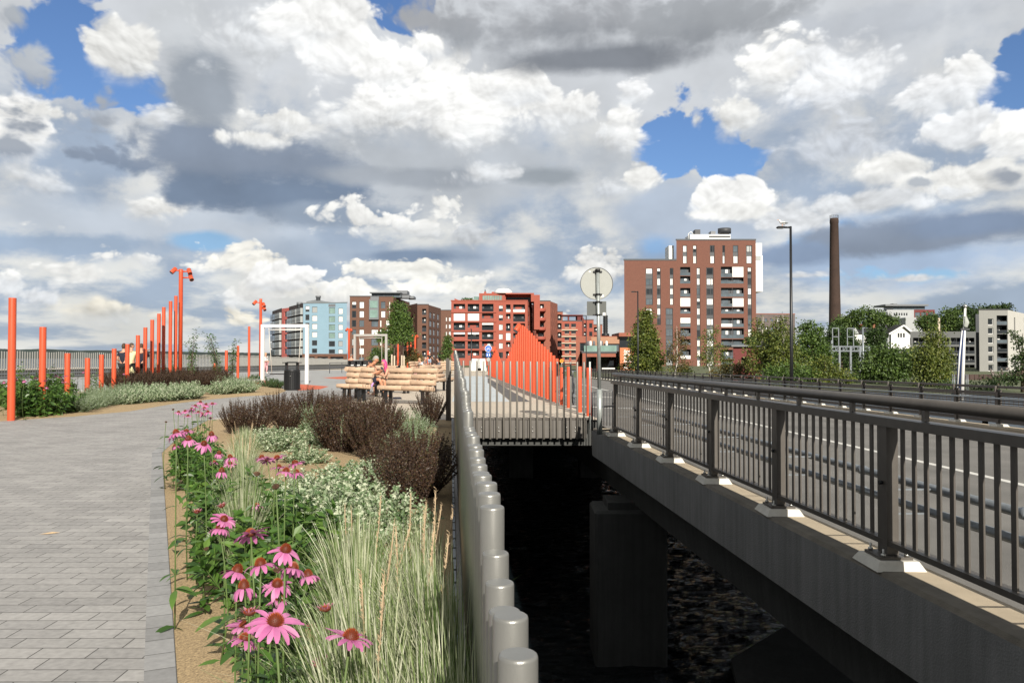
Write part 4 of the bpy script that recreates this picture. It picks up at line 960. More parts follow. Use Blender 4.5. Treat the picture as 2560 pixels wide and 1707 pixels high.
def person(label, loc, rz, pose, skin, clothes, hair=None, scale=1.0, hands=True, face=(0, -1, 0), bulk=1.0):
    """clothes: (name, material, [bones], grow, trim of the last bone)"""
    J = dict(STAND); J.update(pose); J = {k: Vector(v) for k, v in J.items()}
    t = thing('person', label, 'person', loc, rz); t.scale = (scale,) * 3
    names = list(J); idx = {n: i for i, n in enumerate(names)}
    pts = [J[n] for n in names]; rad = [RAD[n] if not isinstance(RAD[n], tuple) else tuple(v * bulk for v in RAD[n]) for n in names]
    ed = [(idx[a], idx[b]) for a, b in BONES]
    if hands:
        for s in 'lr':
            w, e = J['wr' + s], J['el' + s]; d = (w - e).normalized(); side = d.cross(Vector((0, 0, 1)))
            if side.length < .2: side = d.cross(Vector((0, 1, 0)))
            side.normalize(); nrm = side.cross(d)
            pts.append(w + d * .075); rad.append((.036, .02)); pi = len(pts) - 1; ed.append((idx['wr' + s], pi))
            for k, (o, l) in enumerate(((-.027, .062), (-.009, .072), (.009, .068), (.027, .055))):
                a = w + d * .085 + side * o; pts += [a + d * l * .5 - nrm * .006, a + d * l - nrm * .022]; rad += [.0095, .008]
                ed += [(pi, len(pts) - 2), (len(pts) - 2, len(pts) - 1)]
            pts += [w + d * .045 + side * .045, w + d * .085 + side * .06]; rad += [.011, .009]; ed += [(pi, len(pts) - 2), (len(pts) - 2, len(pts) - 1)]
    me = skin_mesh('body', pts, ed, rad, idx['pelvis'])
    # head with face, joined into the same surface mesh
    hc = J['head'] + Vector((0, 0, .035)); f = Vector(face).normalized(); upv = Vector((0, 0, 1)); rt = f.cross(upv).normalized(); upv = rt.cross(f)
    hb = MB(); nu, nv = 18, 14; grid = []
    for j in range(nv + 1):
        th = PI * j / nv
        for i in range(nu):
            ph_ = 2 * PI * i / nu
            x, y, z = math.sin(th) * math.sin(ph_), math.sin(th) * math.cos(ph_), math.cos(th)
            rx, ry, rz_ = .075, .095, .118
            if z < 0: rx *= 1 - .28 * (-z); ry *= 1 - .08 * (-z)
            q = [x * rx, y * ry, z * rz_]
            if y > .9 and abs(z + .12) < .25: q[1] += .022 * (1 - abs(z + .12) / .25)
            if abs(y) < .3 and abs(x) > .85 and abs(z) < .3: q[0] *= 1.14
            if y > .8 and .05 < z < .3 and .15 < abs(x) < .5: q[1] -= .007
            grid.append(hc + rt * q[0] + f * q[1] + upv * q[2])
    fs = []
    for j in range(nv):
        for i in range(nu): fs.append((j * nu + i, j * nu + (i + 1) % nu, (j + 1) * nu + (i + 1) % nu, (j + 1) * nu + i))
    bm = bmesh.new(); bm.from_mesh(me); vs = [bm.verts.new(p) for p in grid]
    for q in fs:
        fc = bm.faces.new([vs[i] for i in q]); fc.smooth = True
    bm.to_mesh(me); bm.free(); me.materials.append(skin)
    link('body', me, t)
    fb = MB()
    for sx in (-.03, .03):
        c = hc + rt * sx + f * .088 + upv * .018; fb.box(c, (.022, .022, .012))
    c = hc + f * .09 - upv * .055; fb.box(c, (.03, .03, .010)); fb.build('face_features', M['face_mark'], t)
    if hair:
        hm, style = hair; h = MB(); base = len(h.v); low = {'short': .58, 'bob': .78, 'long': .8, 'cap': .5}[style]
        for j in range(9):
            th = PI * low * j / 8
            for i in range(18):
                ph_ = 2 * PI * i / 18; x, y, z = math.sin(th) * math.sin(ph_), math.sin(th) * math.cos(ph_), math.cos(th)
                k = 1.0
                if y > .25: k = 1.0 if th < PI * .36 else 0
                if k == 0: th2 = PI * .36; x, y, z = math.sin(th2) * math.sin(ph_), math.sin(th2) * math.cos(ph_), math.cos(th2)
                g_ = 1.10 + .05 * noise3(x * 5, y * 5, z * 5)
                p_ = hc + rt * x * .077 * g_ + f * (y * .096 * g_ - .004) + upv * z * .12 * g_
                h.v.append(tuple(p_))
        for j in range(8):
            for i in range(18):
                h.f.append((base + j * 18 + i, base + j * 18 + (i + 1) % 18, base + (j + 1) * 18 + (i + 1) % 18, base + (j + 1) * 18 + i)); h.m.append(0); h.sm.append(True)
        if style == 'long':
            for k in range(7):
                a = (k - 3) * .35; o = rt * math.sin(a) * .075 - f * math.cos(a) * .085
                h.tube([hc + o + upv * .03, hc + o * 1.15 - upv * .12, hc + o * 1.2 - upv * .26, hc + o * 1.05 - upv * .36], [.035, .04, .036, .012], 6)
        if style == 'cap':
            h.box(hc + f * .13 + upv * .05, (.12, .10, .015), rz=math.atan2(f.y, f.x) + PI / 2)
        h.build('cap' if style == 'cap' else 'hair', hm, t)
    for name, m, bones, grow, trim in clothes:
        pn, pr, pe, im = [], [], [], {}
        def vid(n, p=None, r=None):
            key = n if p is None else n + '_c'
            if key not in im:
                im[key] = len(pn); pn.append(J[n] if p is None else p); r0 = RAD[n] if r is None else r
                pr.append(tuple(v * bulk * grow if isinstance(RAD[n], tuple) else v * grow for v in r0) if isinstance(r0, tuple) else r0 * grow + .012)
            return im[key]
        for i, (a, b_) in enumerate(bones):
            tr = trim.get(b_, 1.0)
            if tr < 1: pe.append((vid(a), vid(b_, J[a].lerp(J[b_], tr), (RAD[b_] if not isinstance(RAD[b_], tuple) else .09) * (1.25 - .2 * tr))))
            else: pe.append((vid(a), vid(b_)))
        cm = skin_mesh(name, pn, pe, pr, 0); cm.materials.append(m); link(name, cm, t)
    return t
TOP = [('pelvis', 'hpl'), ('pelvis', 'hpr'), ('pelvis', 'spine'), ('spine', 'chest'), ('chest', 'neck'), ('chest', 'shl'), ('shl', 'ell'), ('chest', 'shr'), ('shr', 'elr')]
LEGS = [('pelvis', 'hpl'), ('hpl', 'knl'), ('pelvis', 'hpr'), ('hpr', 'knr')]
LONG = LEGS + [('knl', 'anl'), ('knr', 'anr')]
FEET = [('anl', 'tol'), ('anr', 'tor')]
TEE = {'neck': .45, 'ell': .6, 'elr': .6, 'hpl': .6, 'hpr': .6}
def pp(x, y, Y, z0): q = at(x, y, Y); return (q.x, q.y, z0)
BACK = (0, -1, 0)
person('person in a navy top with brown hair standing behind the orange posts', pp(309, 900, 35, .14), PI, {'ell': (.25, .03, 1.14), 'wrl': (.16, -.16, 1.02)}, M['skin'],
       [('shirt', M['cloth_navy'], TOP, 1.12, TEE), ('trousers', M['cloth_black'], LONG, 1.15, {})], (M['hair_brown'], 'bob'), 1.06)
person('person in pale yellow reaching an arm out to the right', pp(328, 900, 34.4, .14), R(170), {'shl': (-.18, 0, 1.40), 'shr': (.18, 0, 1.41), 'ell': (-.24, .03, 1.14), 'wrl': (-.12, -.12, 1.0), 'elr': (.42, -.05, 1.42), 'wrr': (.66, -.08, 1.52)} if False else
       {'elr': (-.42, -.05, 1.40), 'wrr': (-.66, -.08, 1.50)}, M['skin'],
       [('dress', M['cloth_yellow'], TOP + LEGS, 1.18, {'neck': .4, 'ell': .5, 'elr': .35}), ('trousers', M['cloth_black'], LONG, 1.08, {})], (M['hair_brown'], 'short'), 1.06, face=(-.8, -.6, 0))
person('person in dark clothes raising a camera beside the post right of the yellow dress', pp(353, 900, 35.5, .14), PI, {'ell': (.24, -.18, 1.25), 'wrl': (.08, -.30, 1.48), 'elr': (-.24, -.18, 1.25), 'wrr': (-.08, -.30, 1.48)}, M['skin'],
       [('jacket', M['cloth_navy'], TOP + [('ell', 'wrl'), ('elr', 'wrr')], 1.15, {'neck': .5, 'wrl': .85, 'wrr': .85}), ('trousers', M['cloth_black'], LONG, 1.15, {})], (M['hair_brown'], 'short'), 1.06)
person('woman in a white blouse and pink trousers walking past the swing', pp(664, 900, 68, .02), R(75), {'knl': (.09, -.08, .5), 'anl': (.1, -.02, .09), 'tol': (.1, -.17, .05), 'knr': (-.09, .06, .5), 'anr': (-.1, .16, .1), 'tor': (-.1, .03, .05), 'ell': (.22, -.02, 1.12), 'wrl': (.12, -.2, 1.06), 'elr': (-.22, -.02, 1.12), 'wrr': (-.1, -.2, 1.05)}, M['skin'],
       [('blouse', M['cloth_white'], TOP + [('ell', 'wrl'), ('elr', 'wrr')], 1.15, {'neck': .4, 'wrl': .5, 'wrr': .5}), ('trousers', M['cloth_pink'], LONG, 1.25, {'anl': .8, 'anr': .8}), ('shoes', M['cloth_white'], FEET, 1.2, {})], (M['hair_fair'], 'bob'), 1.0)
person('man in a white cap, black shirt and pale shorts seen from behind', pp(1074, 900, 91, .2), PI, {'ell': (.26, .03, 1.14), 'wrl': (.3, .0, .9), 'elr': (-.30, .03, 1.15), 'wrr': (-.42, -.08, .98)}, M['skin'],
       [('shirt', M['cloth_black'], TOP, 1.2, TEE), ('shorts', M['cloth_denim'], LEGS, 1.3, {'knl': .9, 'knr': .9}), ('shoes', M['cloth_black'], FEET, 1.2, {})], (M['cloth_white'], 'cap'), 1.0)
person('person with a hat and black bikini top by the recycling box', pp(878, 900, 62, 0), R(10), {'ell': (.24, -.05, 1.13), 'wrl': (.1, -.2, 1.1), 'elr': (-.24, -.05, 1.13), 'wrr': (-.1, -.2, 1.1)}, M['skin'],
       [('bikini_top', M['cloth_black'], [('spine', 'chest')], 1.05, {}), ('trousers', M['cloth_white'], LONG, 1.2, {})], (M['hair_grey'], 'cap'), .92)
# the bare chested man reading on the bench end (bench seat .45 m)
def seated(lean=.0, **k):
    d = dict(pelvis=(0, .02, .55), spine=(0, .05 + lean * .3, .73), chest=(0, .02 + lean, .93), neck=(0, -.05 + lean, 1.08), headb=(0, -.08 + lean, 1.14), head=(0, -.12 + lean, 1.22),
             shl=(.18, -.0 + lean, 1.02), ell=(.23, -.10 + lean, .76), wrl=(.12, -.33 + lean, .86), shr=(-.18, lean, 1.02), elr=(-.23, -.1 + lean, .76), wrr=(-.12, -.33 + lean, .86),
             hpl=(.09, -.02, .54), knl=(.13, -.44, .56), anl=(.13, -.42, .12), tol=(.14, -.57, .05), hpr=(-.09, -.02, .54), knr=(-.13, -.44, .56), anr=(-.13, -.42, .12), tor=(-.14, -.57, .05))
    d.update(k); return d
bp_ = bpos(921, 994)
mp = Vector(bp_) + Vector((.10, -.05, .0))
person('bare chested grey haired man in navy shorts hunched over a phone on the log bench', mp, R(72), seated(.0, chest=(0, -.02, .93), head=(0, -.17, 1.21), headb=(0, -.12, 1.13), knr=(-.16, -.40, .62), anr=(-.1, -.52, .2), tor=(-.1, -.66, .14)), M['skin_tan'],
       [('shorts', M['cloth_navy'], LEGS, 1.22, {'knl': .85, 'knr': .85})], (M['hair_grey'], 'short'), 1.09, face=(0, -.9, -.35), bulk=1.15)
def phone(x, y, Y, label):
    q = at(x, y, Y); b = MB(); b.box((0, 0, 0), (.085, .012, .16), bev=.004); o = b.build('phone', M['lens_dark']); o.location = q; o.rotation_euler = (-.5, .25, .5); tag(o, label, 'phone')
ph0 = mp + Matrix.Rotation(R(72), 3, 'Z') @ (Vector((0, -.42, .92)) * 1.09)
b = MB(); b.box((0, 0, 0), (.15, .012, .22), bev=.004); o = b.build('phone', M['lens_dark']); o.location = ph0; o.rotation_euler = (-.5, 0, R(72)); tag(o, 'dark phone held in both hands by the bare chested man', 'phone')
b = MB(); b.face([(-.3, -.3, .0), (.3, -.3, .01), (.3, .2, .0), (-.3, .2, .0)]); b.face([(-.3, -.3, .0), (-.3, .2, 0), (-.34, .18, -.16), (-.33, -.25, -.14)]); b.face([(-.3, -.3, -.005), (.3, -.3, .0), (.3, .2, -.008), (-.3, .2, -.008)])
o = b.build('towel', M['cloth_lilac']); o.location = mp + Vector((-.02, 0, .55)); o.rotation_euler = (0, 0, R(72)); tag(o, 'lilac towel under the bare chested man', 'towel')
p2 = at(966, 900, 30.6)
person('woman with long pink hair sitting with a phone behind the bare chested man', (p2.x, 30.6, -.06), R(-70), seated(.02, knl=(.1, -.42, .62), wrl=(.05, -.36, .9)), M['skin'], [('bikini_top', M['cloth_white'], [('spine', 'chest')], 1.06, {}), ('shorts', M['cloth_black'], LEGS, 1.15, {'knl': .4, 'knr': .4})], (M['hair_pink'], 'long'), 1.02)
p2 = at(925, 900, 31.5)
person('person in a dark cap and pink top reclining behind the left bench', (p2.x, 31.5, -.05), R(20), seated(.06), M['skin'], [('shirt', M['cloth_hotpink'], TOP, 1.15, TEE), ('trousers', M['cloth_black'], LONG, 1.15, {})], (M['cloth_navy'], 'cap'), 1.0)
p2 = at(1096, 900, 62)
person('person in grey leaning back on a far bench beside the white stakes', (p2.x, 62, 0), R(-70), seated(.06), M['skin'], [('shirt', M['cloth_grey'], TOP + [('ell', 'wrl'), ('elr', 'wrr')], 1.15, {'neck': .5, 'wrl': .8, 'wrr': .8}), ('trousers', M['cloth_grey'], LONG, 1.15, {})], (M['hair_brown'], 'short'))
p2 = at(1069, 900, 36)
person('person in white bending forward behind the long bench', (p2.x, 36, 0), R(-100), seated(-.2, head=(0, -.42, .95), headb=(0, -.35, .95), neck=(0, -.3, .95)), M['skin'], [('shirt', M['cloth_white'], TOP, 1.2, TEE), ('shorts', M['cloth_black'], LEGS, 1.2, {'knl': .8, 'knr': .8})], (M['hair_brown'], 'short'))
p2 = at(1052, 900, 58)
person('person in white seated by the flowering shrub', (p2.x, 58, 0), R(-60), seated(.02), M['skin'], [('shirt', M['cloth_white'], TOP, 1.15, TEE), ('trousers', M['cloth_pink'], LONG, 1.15, {})], (M['hair_fair'], 'short'))
p2 = at(1057, 900, 60)
person('grey haired person in grey seated beside the flowering shrub', (p2.x, 61, .05), R(60), seated(.0), M['skin'], [('shirt', M['cloth_grey'], TOP, 1.15, TEE), ('trousers', M['cloth_grey'], LONG, 1.15, {})], (M['hair_grey'], 'short'))
b = MB()
for dx in (0, .13): b.box((dx, 0, .035), (.09, .26, .06), bev=.02); b.box((dx, 0, .012), (.095, .27, .02))
o = b.build('shoes', M['cloth_navy']); o.location = gp(992, 997); o.rotation_euler = (0, 0, -1.2); tag(o, 'pair of dark shoes with white soles lying under the benches', 'shoes')
# ---------------------------------------------------------------- plants
mat('stem_green', (.09, .14, .035), .6, var=.2); mat('twig_dark', (.05, .03, .022), .85)
mat('leaf_green', (.05, .10, .02), .42, var=.2, vscale=9, island=[(0, (.030, .072, .014)), (.5, (.055, .125, .020)), (1, (.12, .21, .04))], trans=.22)
mat('leaf_purple', (.05, .02, .018), .5, var=.25, vscale=5, island=[(0, (.024, .012, .008)), (.5, (.055, .028, .015)), (.86, (.090, .048, .024)), (1, (.085, .085, .03))], trans=.15)
mat('leaf_variegated', (.3, .36, .22), .5, var=.15, vscale=9, island=[(0, (.08, .15, .055)), (.35, (.20, .28, .15)), (.7, (.40, .46, .31)), (1, (.56, .59, .44))], trans=.2)
mat('leaf_silver', (.25, .3, .22), .6, var=.15, vscale=6, island=[(0, (.10, .15, .08)), (.5, (.22, .28, .18)), (1, (.42, .47, .36))], trans=.15)
mat('leaf_conifer', (.03, .07, .02), .6, var=.3, vscale=10, island=[(0, (.02, .05, .015)), (1, (.06, .12, .03))])
mat('grass_blade', (.3, .36, .2), .5, var=.1, vscale=4, island=[(0, (.08, .14, .035)), (.36, (.19, .26, .09)), (.66, (.46, .49, .31)), (1, (.67, .68, .52))], trans=.25)
mat('seed_head', (.43, .32, .20), .8, var=.2, vscale=60)
mat('petal_pink', (.6, .17, .40), .55, var=.1, vscale=40, island=[(0, (.58, .16, .38)), (.5, (.65, .22, .44)), (1, (.73, .33, .53))], trans=.3)
mat('petal_young', (.5, .2, .28), .6, var=.12, island=[(0, (.42, .13, .22)), (1, (.60, .30, .34))], trans=.2)
mat('cone_rust', (.10, .02, .008), .6, var=.3, vscale=90); mat('cone_spike', (.26, .048, .010), .5, var=.3, vscale=120)
mat('cone_dead', (.11, .06, .035), .9, var=.3, vscale=90)
RG = np.random.default_rng(11)
def leafset(mb, C, D, S, L, W, fold, m, tipdrop=0.0):
    """leaf shaped faces: base point C, axis D, side S (arrays n x 3)."""
    N_ = np.cross(S, D)
    n = len(C); L = np.broadcast_to(np.asarray(L, float).reshape(-1, 1), (n, 1)); W = np.broadcast_to(np.asarray(W, float).reshape(-1, 1), (n, 1))
    a = C; b = C + D * L * .45 - S * W * .5 + N_ * W * fold; c = C + D * L - np.array([[0, 0, 1.]]) * L * tipdrop; d = C + D * L * .45 + S * W * .5 + N_ * W * fold
    k = len(mb.v); V = np.stack([a, b, c, d], 1).reshape(-1, 3); mb.v += [tuple(q) for q in V.tolist()]
    mb.f += [(k + 4 * i, k + 4 * i + 3, k + 4 * i + 2, k + 4 * i + 1) for i in range(n)]; mb.m += [m] * n; mb.sm += [False] * n
def unit(a): return a / np.maximum(np.linalg.norm(a, axis=1, keepdims=True), 1e-9)
def rvec(n, zb=0.0): v = RG.normal(size=(n, 3)); v[:, 2] += zb; return unit(v)
def shrub_mesh(kind, Rr, Hh, ns, nl, L, W, leafmat, twigmat, up=.5, shape=.5, pairs=True, jit=.25, t0=.12):
    st, fo = MB(), MB()
    Cs, Ds, Ss, Ls = [], [], [], []
    for _ in range(ns):
        a = RG.uniform(0, 2 * PI); r = math.sqrt(RG.uniform(0, 1)); 
        base = np.array([math.cos(a), math.sin(a), 0]) * Rr * .22 * r
        tip = np.array([math.cos(a) * Rr * r, math.sin(a) * Rr * r, Hh * (1 - shape * r * r) * RG.uniform(.8, 1.08)])
        mid = base * .45 + tip * .55 + np.array([math.cos(a), math.sin(a), 0]) * Rr * .12 * r + np.array([0, 0, Hh * .06]) + RG.normal(size=3) * Rr * .04
        T = np.linspace(0, 1, 5)
        P = [(1 - t) ** 2 * base + 2 * t * (1 - t) * mid + t * t * tip for t in T]
        st.tube([tuple(q) for q in P], [.006 * Hh + .002, .004, .003, .002, .001], 4, cap=False)
        tt = np.linspace(t0, 1, nl) + RG.uniform(-.02, .02, nl)
        Q = np.outer((1 - tt) ** 2, base) + np.outer(2 * tt * (1 - tt), mid) + np.outer(tt * tt, tip)
        ax = unit(np.outer(2 * (1 - tt), mid - base) + np.outer(2 * tt, tip - mid))
        out = unit(np.cross(ax, rvec(nl)))
        for sgn in ((1, -1) if pairs else (1,)):
            d = unit(out * sgn * (1 - up * .5) + ax * up + RG.normal(size=(nl, 3)) * jit); s = unit(np.cross(d, rvec(nl, .6)))
            Cs.append(Q); Ds.append(d); Ss.append(s); Ls.append(L * RG.uniform(.7, 1.2, nl) * (1.05 - .35 * np.clip(tt, 0, 1) ** 3))
    C = np.concatenate(Cs); Lc = np.concatenate(Ls)
    leafset(fo, C, np.concatenate(Ds), np.concatenate(Ss), Lc, Lc * (W / L), .12, 0, .1)
    return st.mesh(kind + '_stems', twigmat), fo.mesh(kind + '_foliage', leafmat)
def plant(name, meshes, label, cat, group, x, y, z, s=(1, 1, 1), rz=None, partnames=('stems', 'foliage')):
    t = thing(name, label, cat, (x, y, z), RG.uniform(0, 6.28) if rz is None else rz, group); t.scale = s if isinstance(s, tuple) else (s, s, s)
    for nme, me in zip(partnames, meshes): link(nme, me, t)
    return t
PURPLE = [shrub_mesh('purple', .5, .85, 135, 26, .036, .017, M['leaf_purple'], M['twig_dark'], up=.75, shape=.42) for _ in range(2)]
VARI = [shrub_mesh('variegated', .42, .42, 75, 13, .046, .027, M['leaf_variegated'], M['stem_green'], up=.55, shape=.5) for _ in range(2)]
SILV = [shrub_mesh('silver', .45, .48, 110, 16, .030, .011, M['leaf_silver'], M['stem_green'], up=.6, shape=.55) for _ in range(2)]
CONI = [shrub_mesh('conifer', .5, .35, 90, 22, .05, .012, M['leaf_conifer'], M['twig_dark'], up=.7, shape=.45)]
BROAD = [shrub_mesh('broad', .34, .60, 26, 9, .125, .05, M['leaf_green'], M['stem_green'], up=.35, shape=.35, jit=.3) for _ in range(3)]
SHOOT = [shrub_mesh('shoot', .16, .9, 9, 12, .07, .035, M['leaf_green'], M['stem_green'], up=.4, shape=.3) for _ in range(2)]
g = 'dark purple shrubs of the centre bed'
for i, (x, y, r, h, lab) in enumerate((
    (-4.75, 14.6, 1.05, .85, 'dark purple shrub at the path edge left of the pale green cushion'), (-4.25, 15.1, .8, .8, 'purple shrub hugging the right of the path edge shrub'), (-5.2, 15.0, .7, .8, 'purple shrub tips nearest the far coneflowers'),
    (-2.55, 11.9, 1.15, 1.12, 'broadest dark purple shrub in the middle of the bed'), (-1.95, 11.2, 1.0, 1.0, 'dense brown purple shrub in front of the broadest one, over bare gravel'), (-2.2, 13.3, 1.1, .95, 'purple shrub behind the broadest one'),
    (-4.6, 18.0, 1.05, .95, 'purple shrub below the left log bench'), (-3.6, 17.4, 1.2, .72, 'purple shrub below the bare chested man'), (-3.0, 16.2, 1.1, .72, 'purple shrub rising under the long bench legs'),
    (-1.72, 16.6, .9, .98, 'purple shrub by the post fence at the plaza edge'), (-.95, 8.3, 1.0, .82, 'purple shrub pressed against the fence in the middle of its pair'), (-1.35, 9.1, .9, .78, 'purple shrub behind the fence side pair, nearest the grey green cushion'), (-5.3, 17.9, 1.0, .85, 'purple shrub at the far left corner of the bed'), (-4.1, 18.1, 1.0, .8, 'purple shrub between the left bench legs and the bed kerb'), (-1.05, 9.0, .95, .85, 'purple shrub beside the fence behind the tall grass'), (-1.02, 7.6, .82, .80, 'purple shrub just behind the tall grass by the fence'), (-3.1, 14.3, 1.0, 1.0, 'purple shrub between the broadest one and the pale cushion'), (-2.5, 15.2, 1.0, .9, 'purple shrub before the long bench legs'))):
    plant('purple_shrub', PURPLE[i % 2], lab, 'shrub', g, x, y, -.02, (r, r, h))
g = 'cream edged cushions of the centre bed'
for i, (x, y, r, h, lab) in enumerate((
    (-1.75, 5.9, 1.05, 1.05, 'cream edged cushion nearest the coneflowers in mid bed'), (-1.25, 5.6, 1.1, 1.1, 'cream edged cushion just behind the tall grass'), (-1.45, 6.6, 1.15, 1.1, 'cream edged cushion under the twin coneflower group'), (-.95, 6.2, 1.0, 1.1, 'cream edged cushion beside the fence side purple shrub'),
    (-1.6, 7.3, 1.25, 1.1, 'cream edged cushion at the back of the mid bed patch'), (-2.0, 6.9, 1.1, 1.0, 'cream edged cushion at the left back of the mid bed patch'), (-1.3, 7.9, 1.0, 1.0, 'cream edged cushion meeting the fence side purple shrubs'), (-1.1, 5.0, 1.1, 1.0, 'cream edged cushion closest to the camera behind the grass'),
    (-1.75, 8.2, 1.1, 1.0, 'cream edged cushion at the far end of the mid bed patch'), (-2.1, 8.0, 1.0, .85, 'low cream edged cushion beside the bare gravel'), (-1.5, 8.8, 1.0, .9, 'cream edged cushion in front of the gap filling purple shrub'),
    (-2.75, 10.6, .9, .75, 'low cream edged cushion in front of the broadest purple shrub'), (-3.9, 12.6, 1.1, .9, 'cream edged cushion at the left end beside the grass'), (-3.45, 12.0, 1.25, .95, 'cream edged cushion left of the bare gravel patch'), (-3.15, 13.0, 1.2, 1.0, 'cream edged cushion behind the gravel patch'), (-2.85, 12.6, .9, .9, 'cream edged cushion touching the broadest purple shrub'))):
    plant('variegated_shrub', VARI[i % 2], lab, 'shrub', g, x, y, -.02, (r, r, h))
g = 'grey green cushions of the centre bed'
for i, (x, y, r, h, lab) in enumerate((
    (-3.85, 15.4, 1.2, 1.25, 'pale green cushion between two purple shrubs by the path'), (-1.95, 14.6, 1.0, 1.2, 'grey green cushion below the long bench'), (-1.6, 13.4, .9, 1.15, 'grey green cushion near the post fence'), (-1.5, 12.4, .8, 1.0, 'small grey green cushion right of the broadest purple shrub'), (-1.42, 11.0, 1.0, 1.1, 'grey green cushion before the fence, behind the fence side purple shrubs'), (-1.3, 10.1, .8, .95, 'small grey green cushion touching the fence side purple shrubs'), (-2.9, 13.9, .9, 1.1, 'grey green cushion tucked behind the broadest purple shrub'))):
    plant('grey_green_shrub', SILV[i % 2], lab, 'shrub', g, x, y, -.02, (r, r, h))
# ornamental grass
def grass_mesh(nb, Hh, spread, lean=(0, 0), oneway=False):
    g_ = MB()
    for _ in range(nb):
        a = RG.uniform(0, 2 * PI); r = abs(RG.normal(0, .5)); b0 = np.array([math.cos(a), math.sin(a), 0]) * .09 * math.sqrt(RG.uniform()); h = Hh * RG.uniform(.55, 1.08)
        o = np.array([math.cos(a), math.sin(a), 0]) * spread * min(r, 1.6) + np.array([lean[0], lean[1], 0]); w = RG.uniform(.0017, .0034)
        if oneway: o[0] = -abs(o[0]) if RG.random() < .8 else o[0] * .25
        side = np.array([-math.sin(a + RG.normal(0, .9)), math.cos(a + RG.normal(0, .9)), 0]); side = side / np.linalg.norm(side)
        n0 = len(g_.v); bend = RG.uniform(.2, 1.0) * min(1.3, r + .25)
        for k, t in enumerate((0, .35, .62, .84, 1.0)):
            p = b0 + o * (t ** 1.7) + np.array([0, 0, h * (t - .22 * bend * t ** 3)])
            ww = w * (1, 1, .9, .6, .06)[k]
            g_.v += [tuple(p - side * ww), tuple(p + side * ww)]
        for k in range(4): g_.f.append((n0 + 2 * k, n0 + 2 * k + 1, n0 + 2 * k + 3, n0 + 2 * k + 2)); g_.m.append(0); g_.sm.append(False)
    return g_.mesh('blades', M['grass_blade'])
GRASS = [grass_mesh(820, .90, .34), grass_mesh(760, .86, .40), grass_mesh(800, .92, .30)]
GRASS_F = [grass_mesh(800, .90, .36, oneway=True), grass_mesh(760, .86, .42, oneway=True)]
b = MB(); pts = [(0, 0, 0), (.01, 0, .5), (.02, .01, .82), (.03, .012, .90), (.045, .012, 1.05), (.055, .01, 1.16)]
b.tube(pts, [.0014, .0012, .0011, .0022, .0028, .0005], 5)
for k in range(60):
    t = RG.uniform(.0, 1); p = Vector(pts[2]).lerp(Vector(pts[5]), t) + Vector((0, 0, 0)); d = Vector((RG.normal(0, .5), RG.normal(0, .5), 1)).normalized(); w_ = .0014
    b.face([p, p + d * .009 + Vector((w_, 0, 0)), p + d * .017, p + d * .009 - Vector((w_, 0, 0))])
SEED = b.mesh('seed_stalk', M['seed_head'])
def grass(x, y, h, lab, seeds, i, g='variegated grass clumps of the centre bed', tan=False):
    t = thing('ornamental_grass', lab, 'grass', (x, y, -.03), RG.uniform(0, 6.28), g); t.scale = (.72, .72, 1) if y > 5 else (1, 1, 1)
    near = FX(y) - x < .42
    if near: t.rotation_euler = (0, 0, RG.uniform(-.3, .3))
    link('blades', GRASS_F[i % 2] if near else GRASS[i % 3], t, None, None, (1, 1, h))
    for k in range(seeds):
        a = RG.uniform(0, 6.28); link('seed_stalk', SEED, t, (.08 * math.cos(a), .08 * math.sin(a), 0), (RG.normal(0, .09), -abs(RG.normal(0, .09)) if near else RG.normal(0, .09), 0 if near else a), (1, 1, h * RG.uniform(.78, .98)))
for i, (x, y, h, lab, sd) in enumerate((
    (-.30, 1.72, .86, 'nearest clump of striped grass at the foot of the metal fence', 0), (-.16, 2.1, .9, 'striped grass clump leaning on the fence near the camera', 0), (-.42, 2.35, .92, 'striped grass clump right of the foremost coneflowers', 2),
    (-.24, 2.75, .95, 'striped grass clump with tan seed spikes beside the fence', 2), (-.55, 2.95, .80, 'striped grass clump behind the domed coneflower trio', 2), (-.36, 3.35, .82, 'tall striped grass clump with most seed spikes', 4), (-.68, 3.6, .76, 'striped grass clump left of the tall seed spikes', 2),
    (-.45, 4.0, .78, 'rear clump of the big striped grass group near the fence', 3), (-.82, 4.2, .72, 'rear left clump of the big striped grass group', 2),
    (-1.75, 5.2, .74, 'slim striped grass clump between leafy coneflowers', 0), (-2.0, 5.9, .78, 'striped grass clump in the middle of the coneflower strip', 1), (-2.25, 6.7, .74, 'striped grass clump with upright tan spikes in mid strip', 4), (-2.6, 7.7, .72, 'striped grass clump beyond the upright tan spikes', 4),
    (-2.95, 8.8, .66, 'far striped grass clump near the back coneflowers', 3), (-3.3, 9.8, .66, 'tan tinged grass clump behind the back coneflowers', 4), (-3.6, 10.8, .62, 'last grass clump before the purple path edge shrub', 3))):
    grass(x, y, h, lab, sd, i)
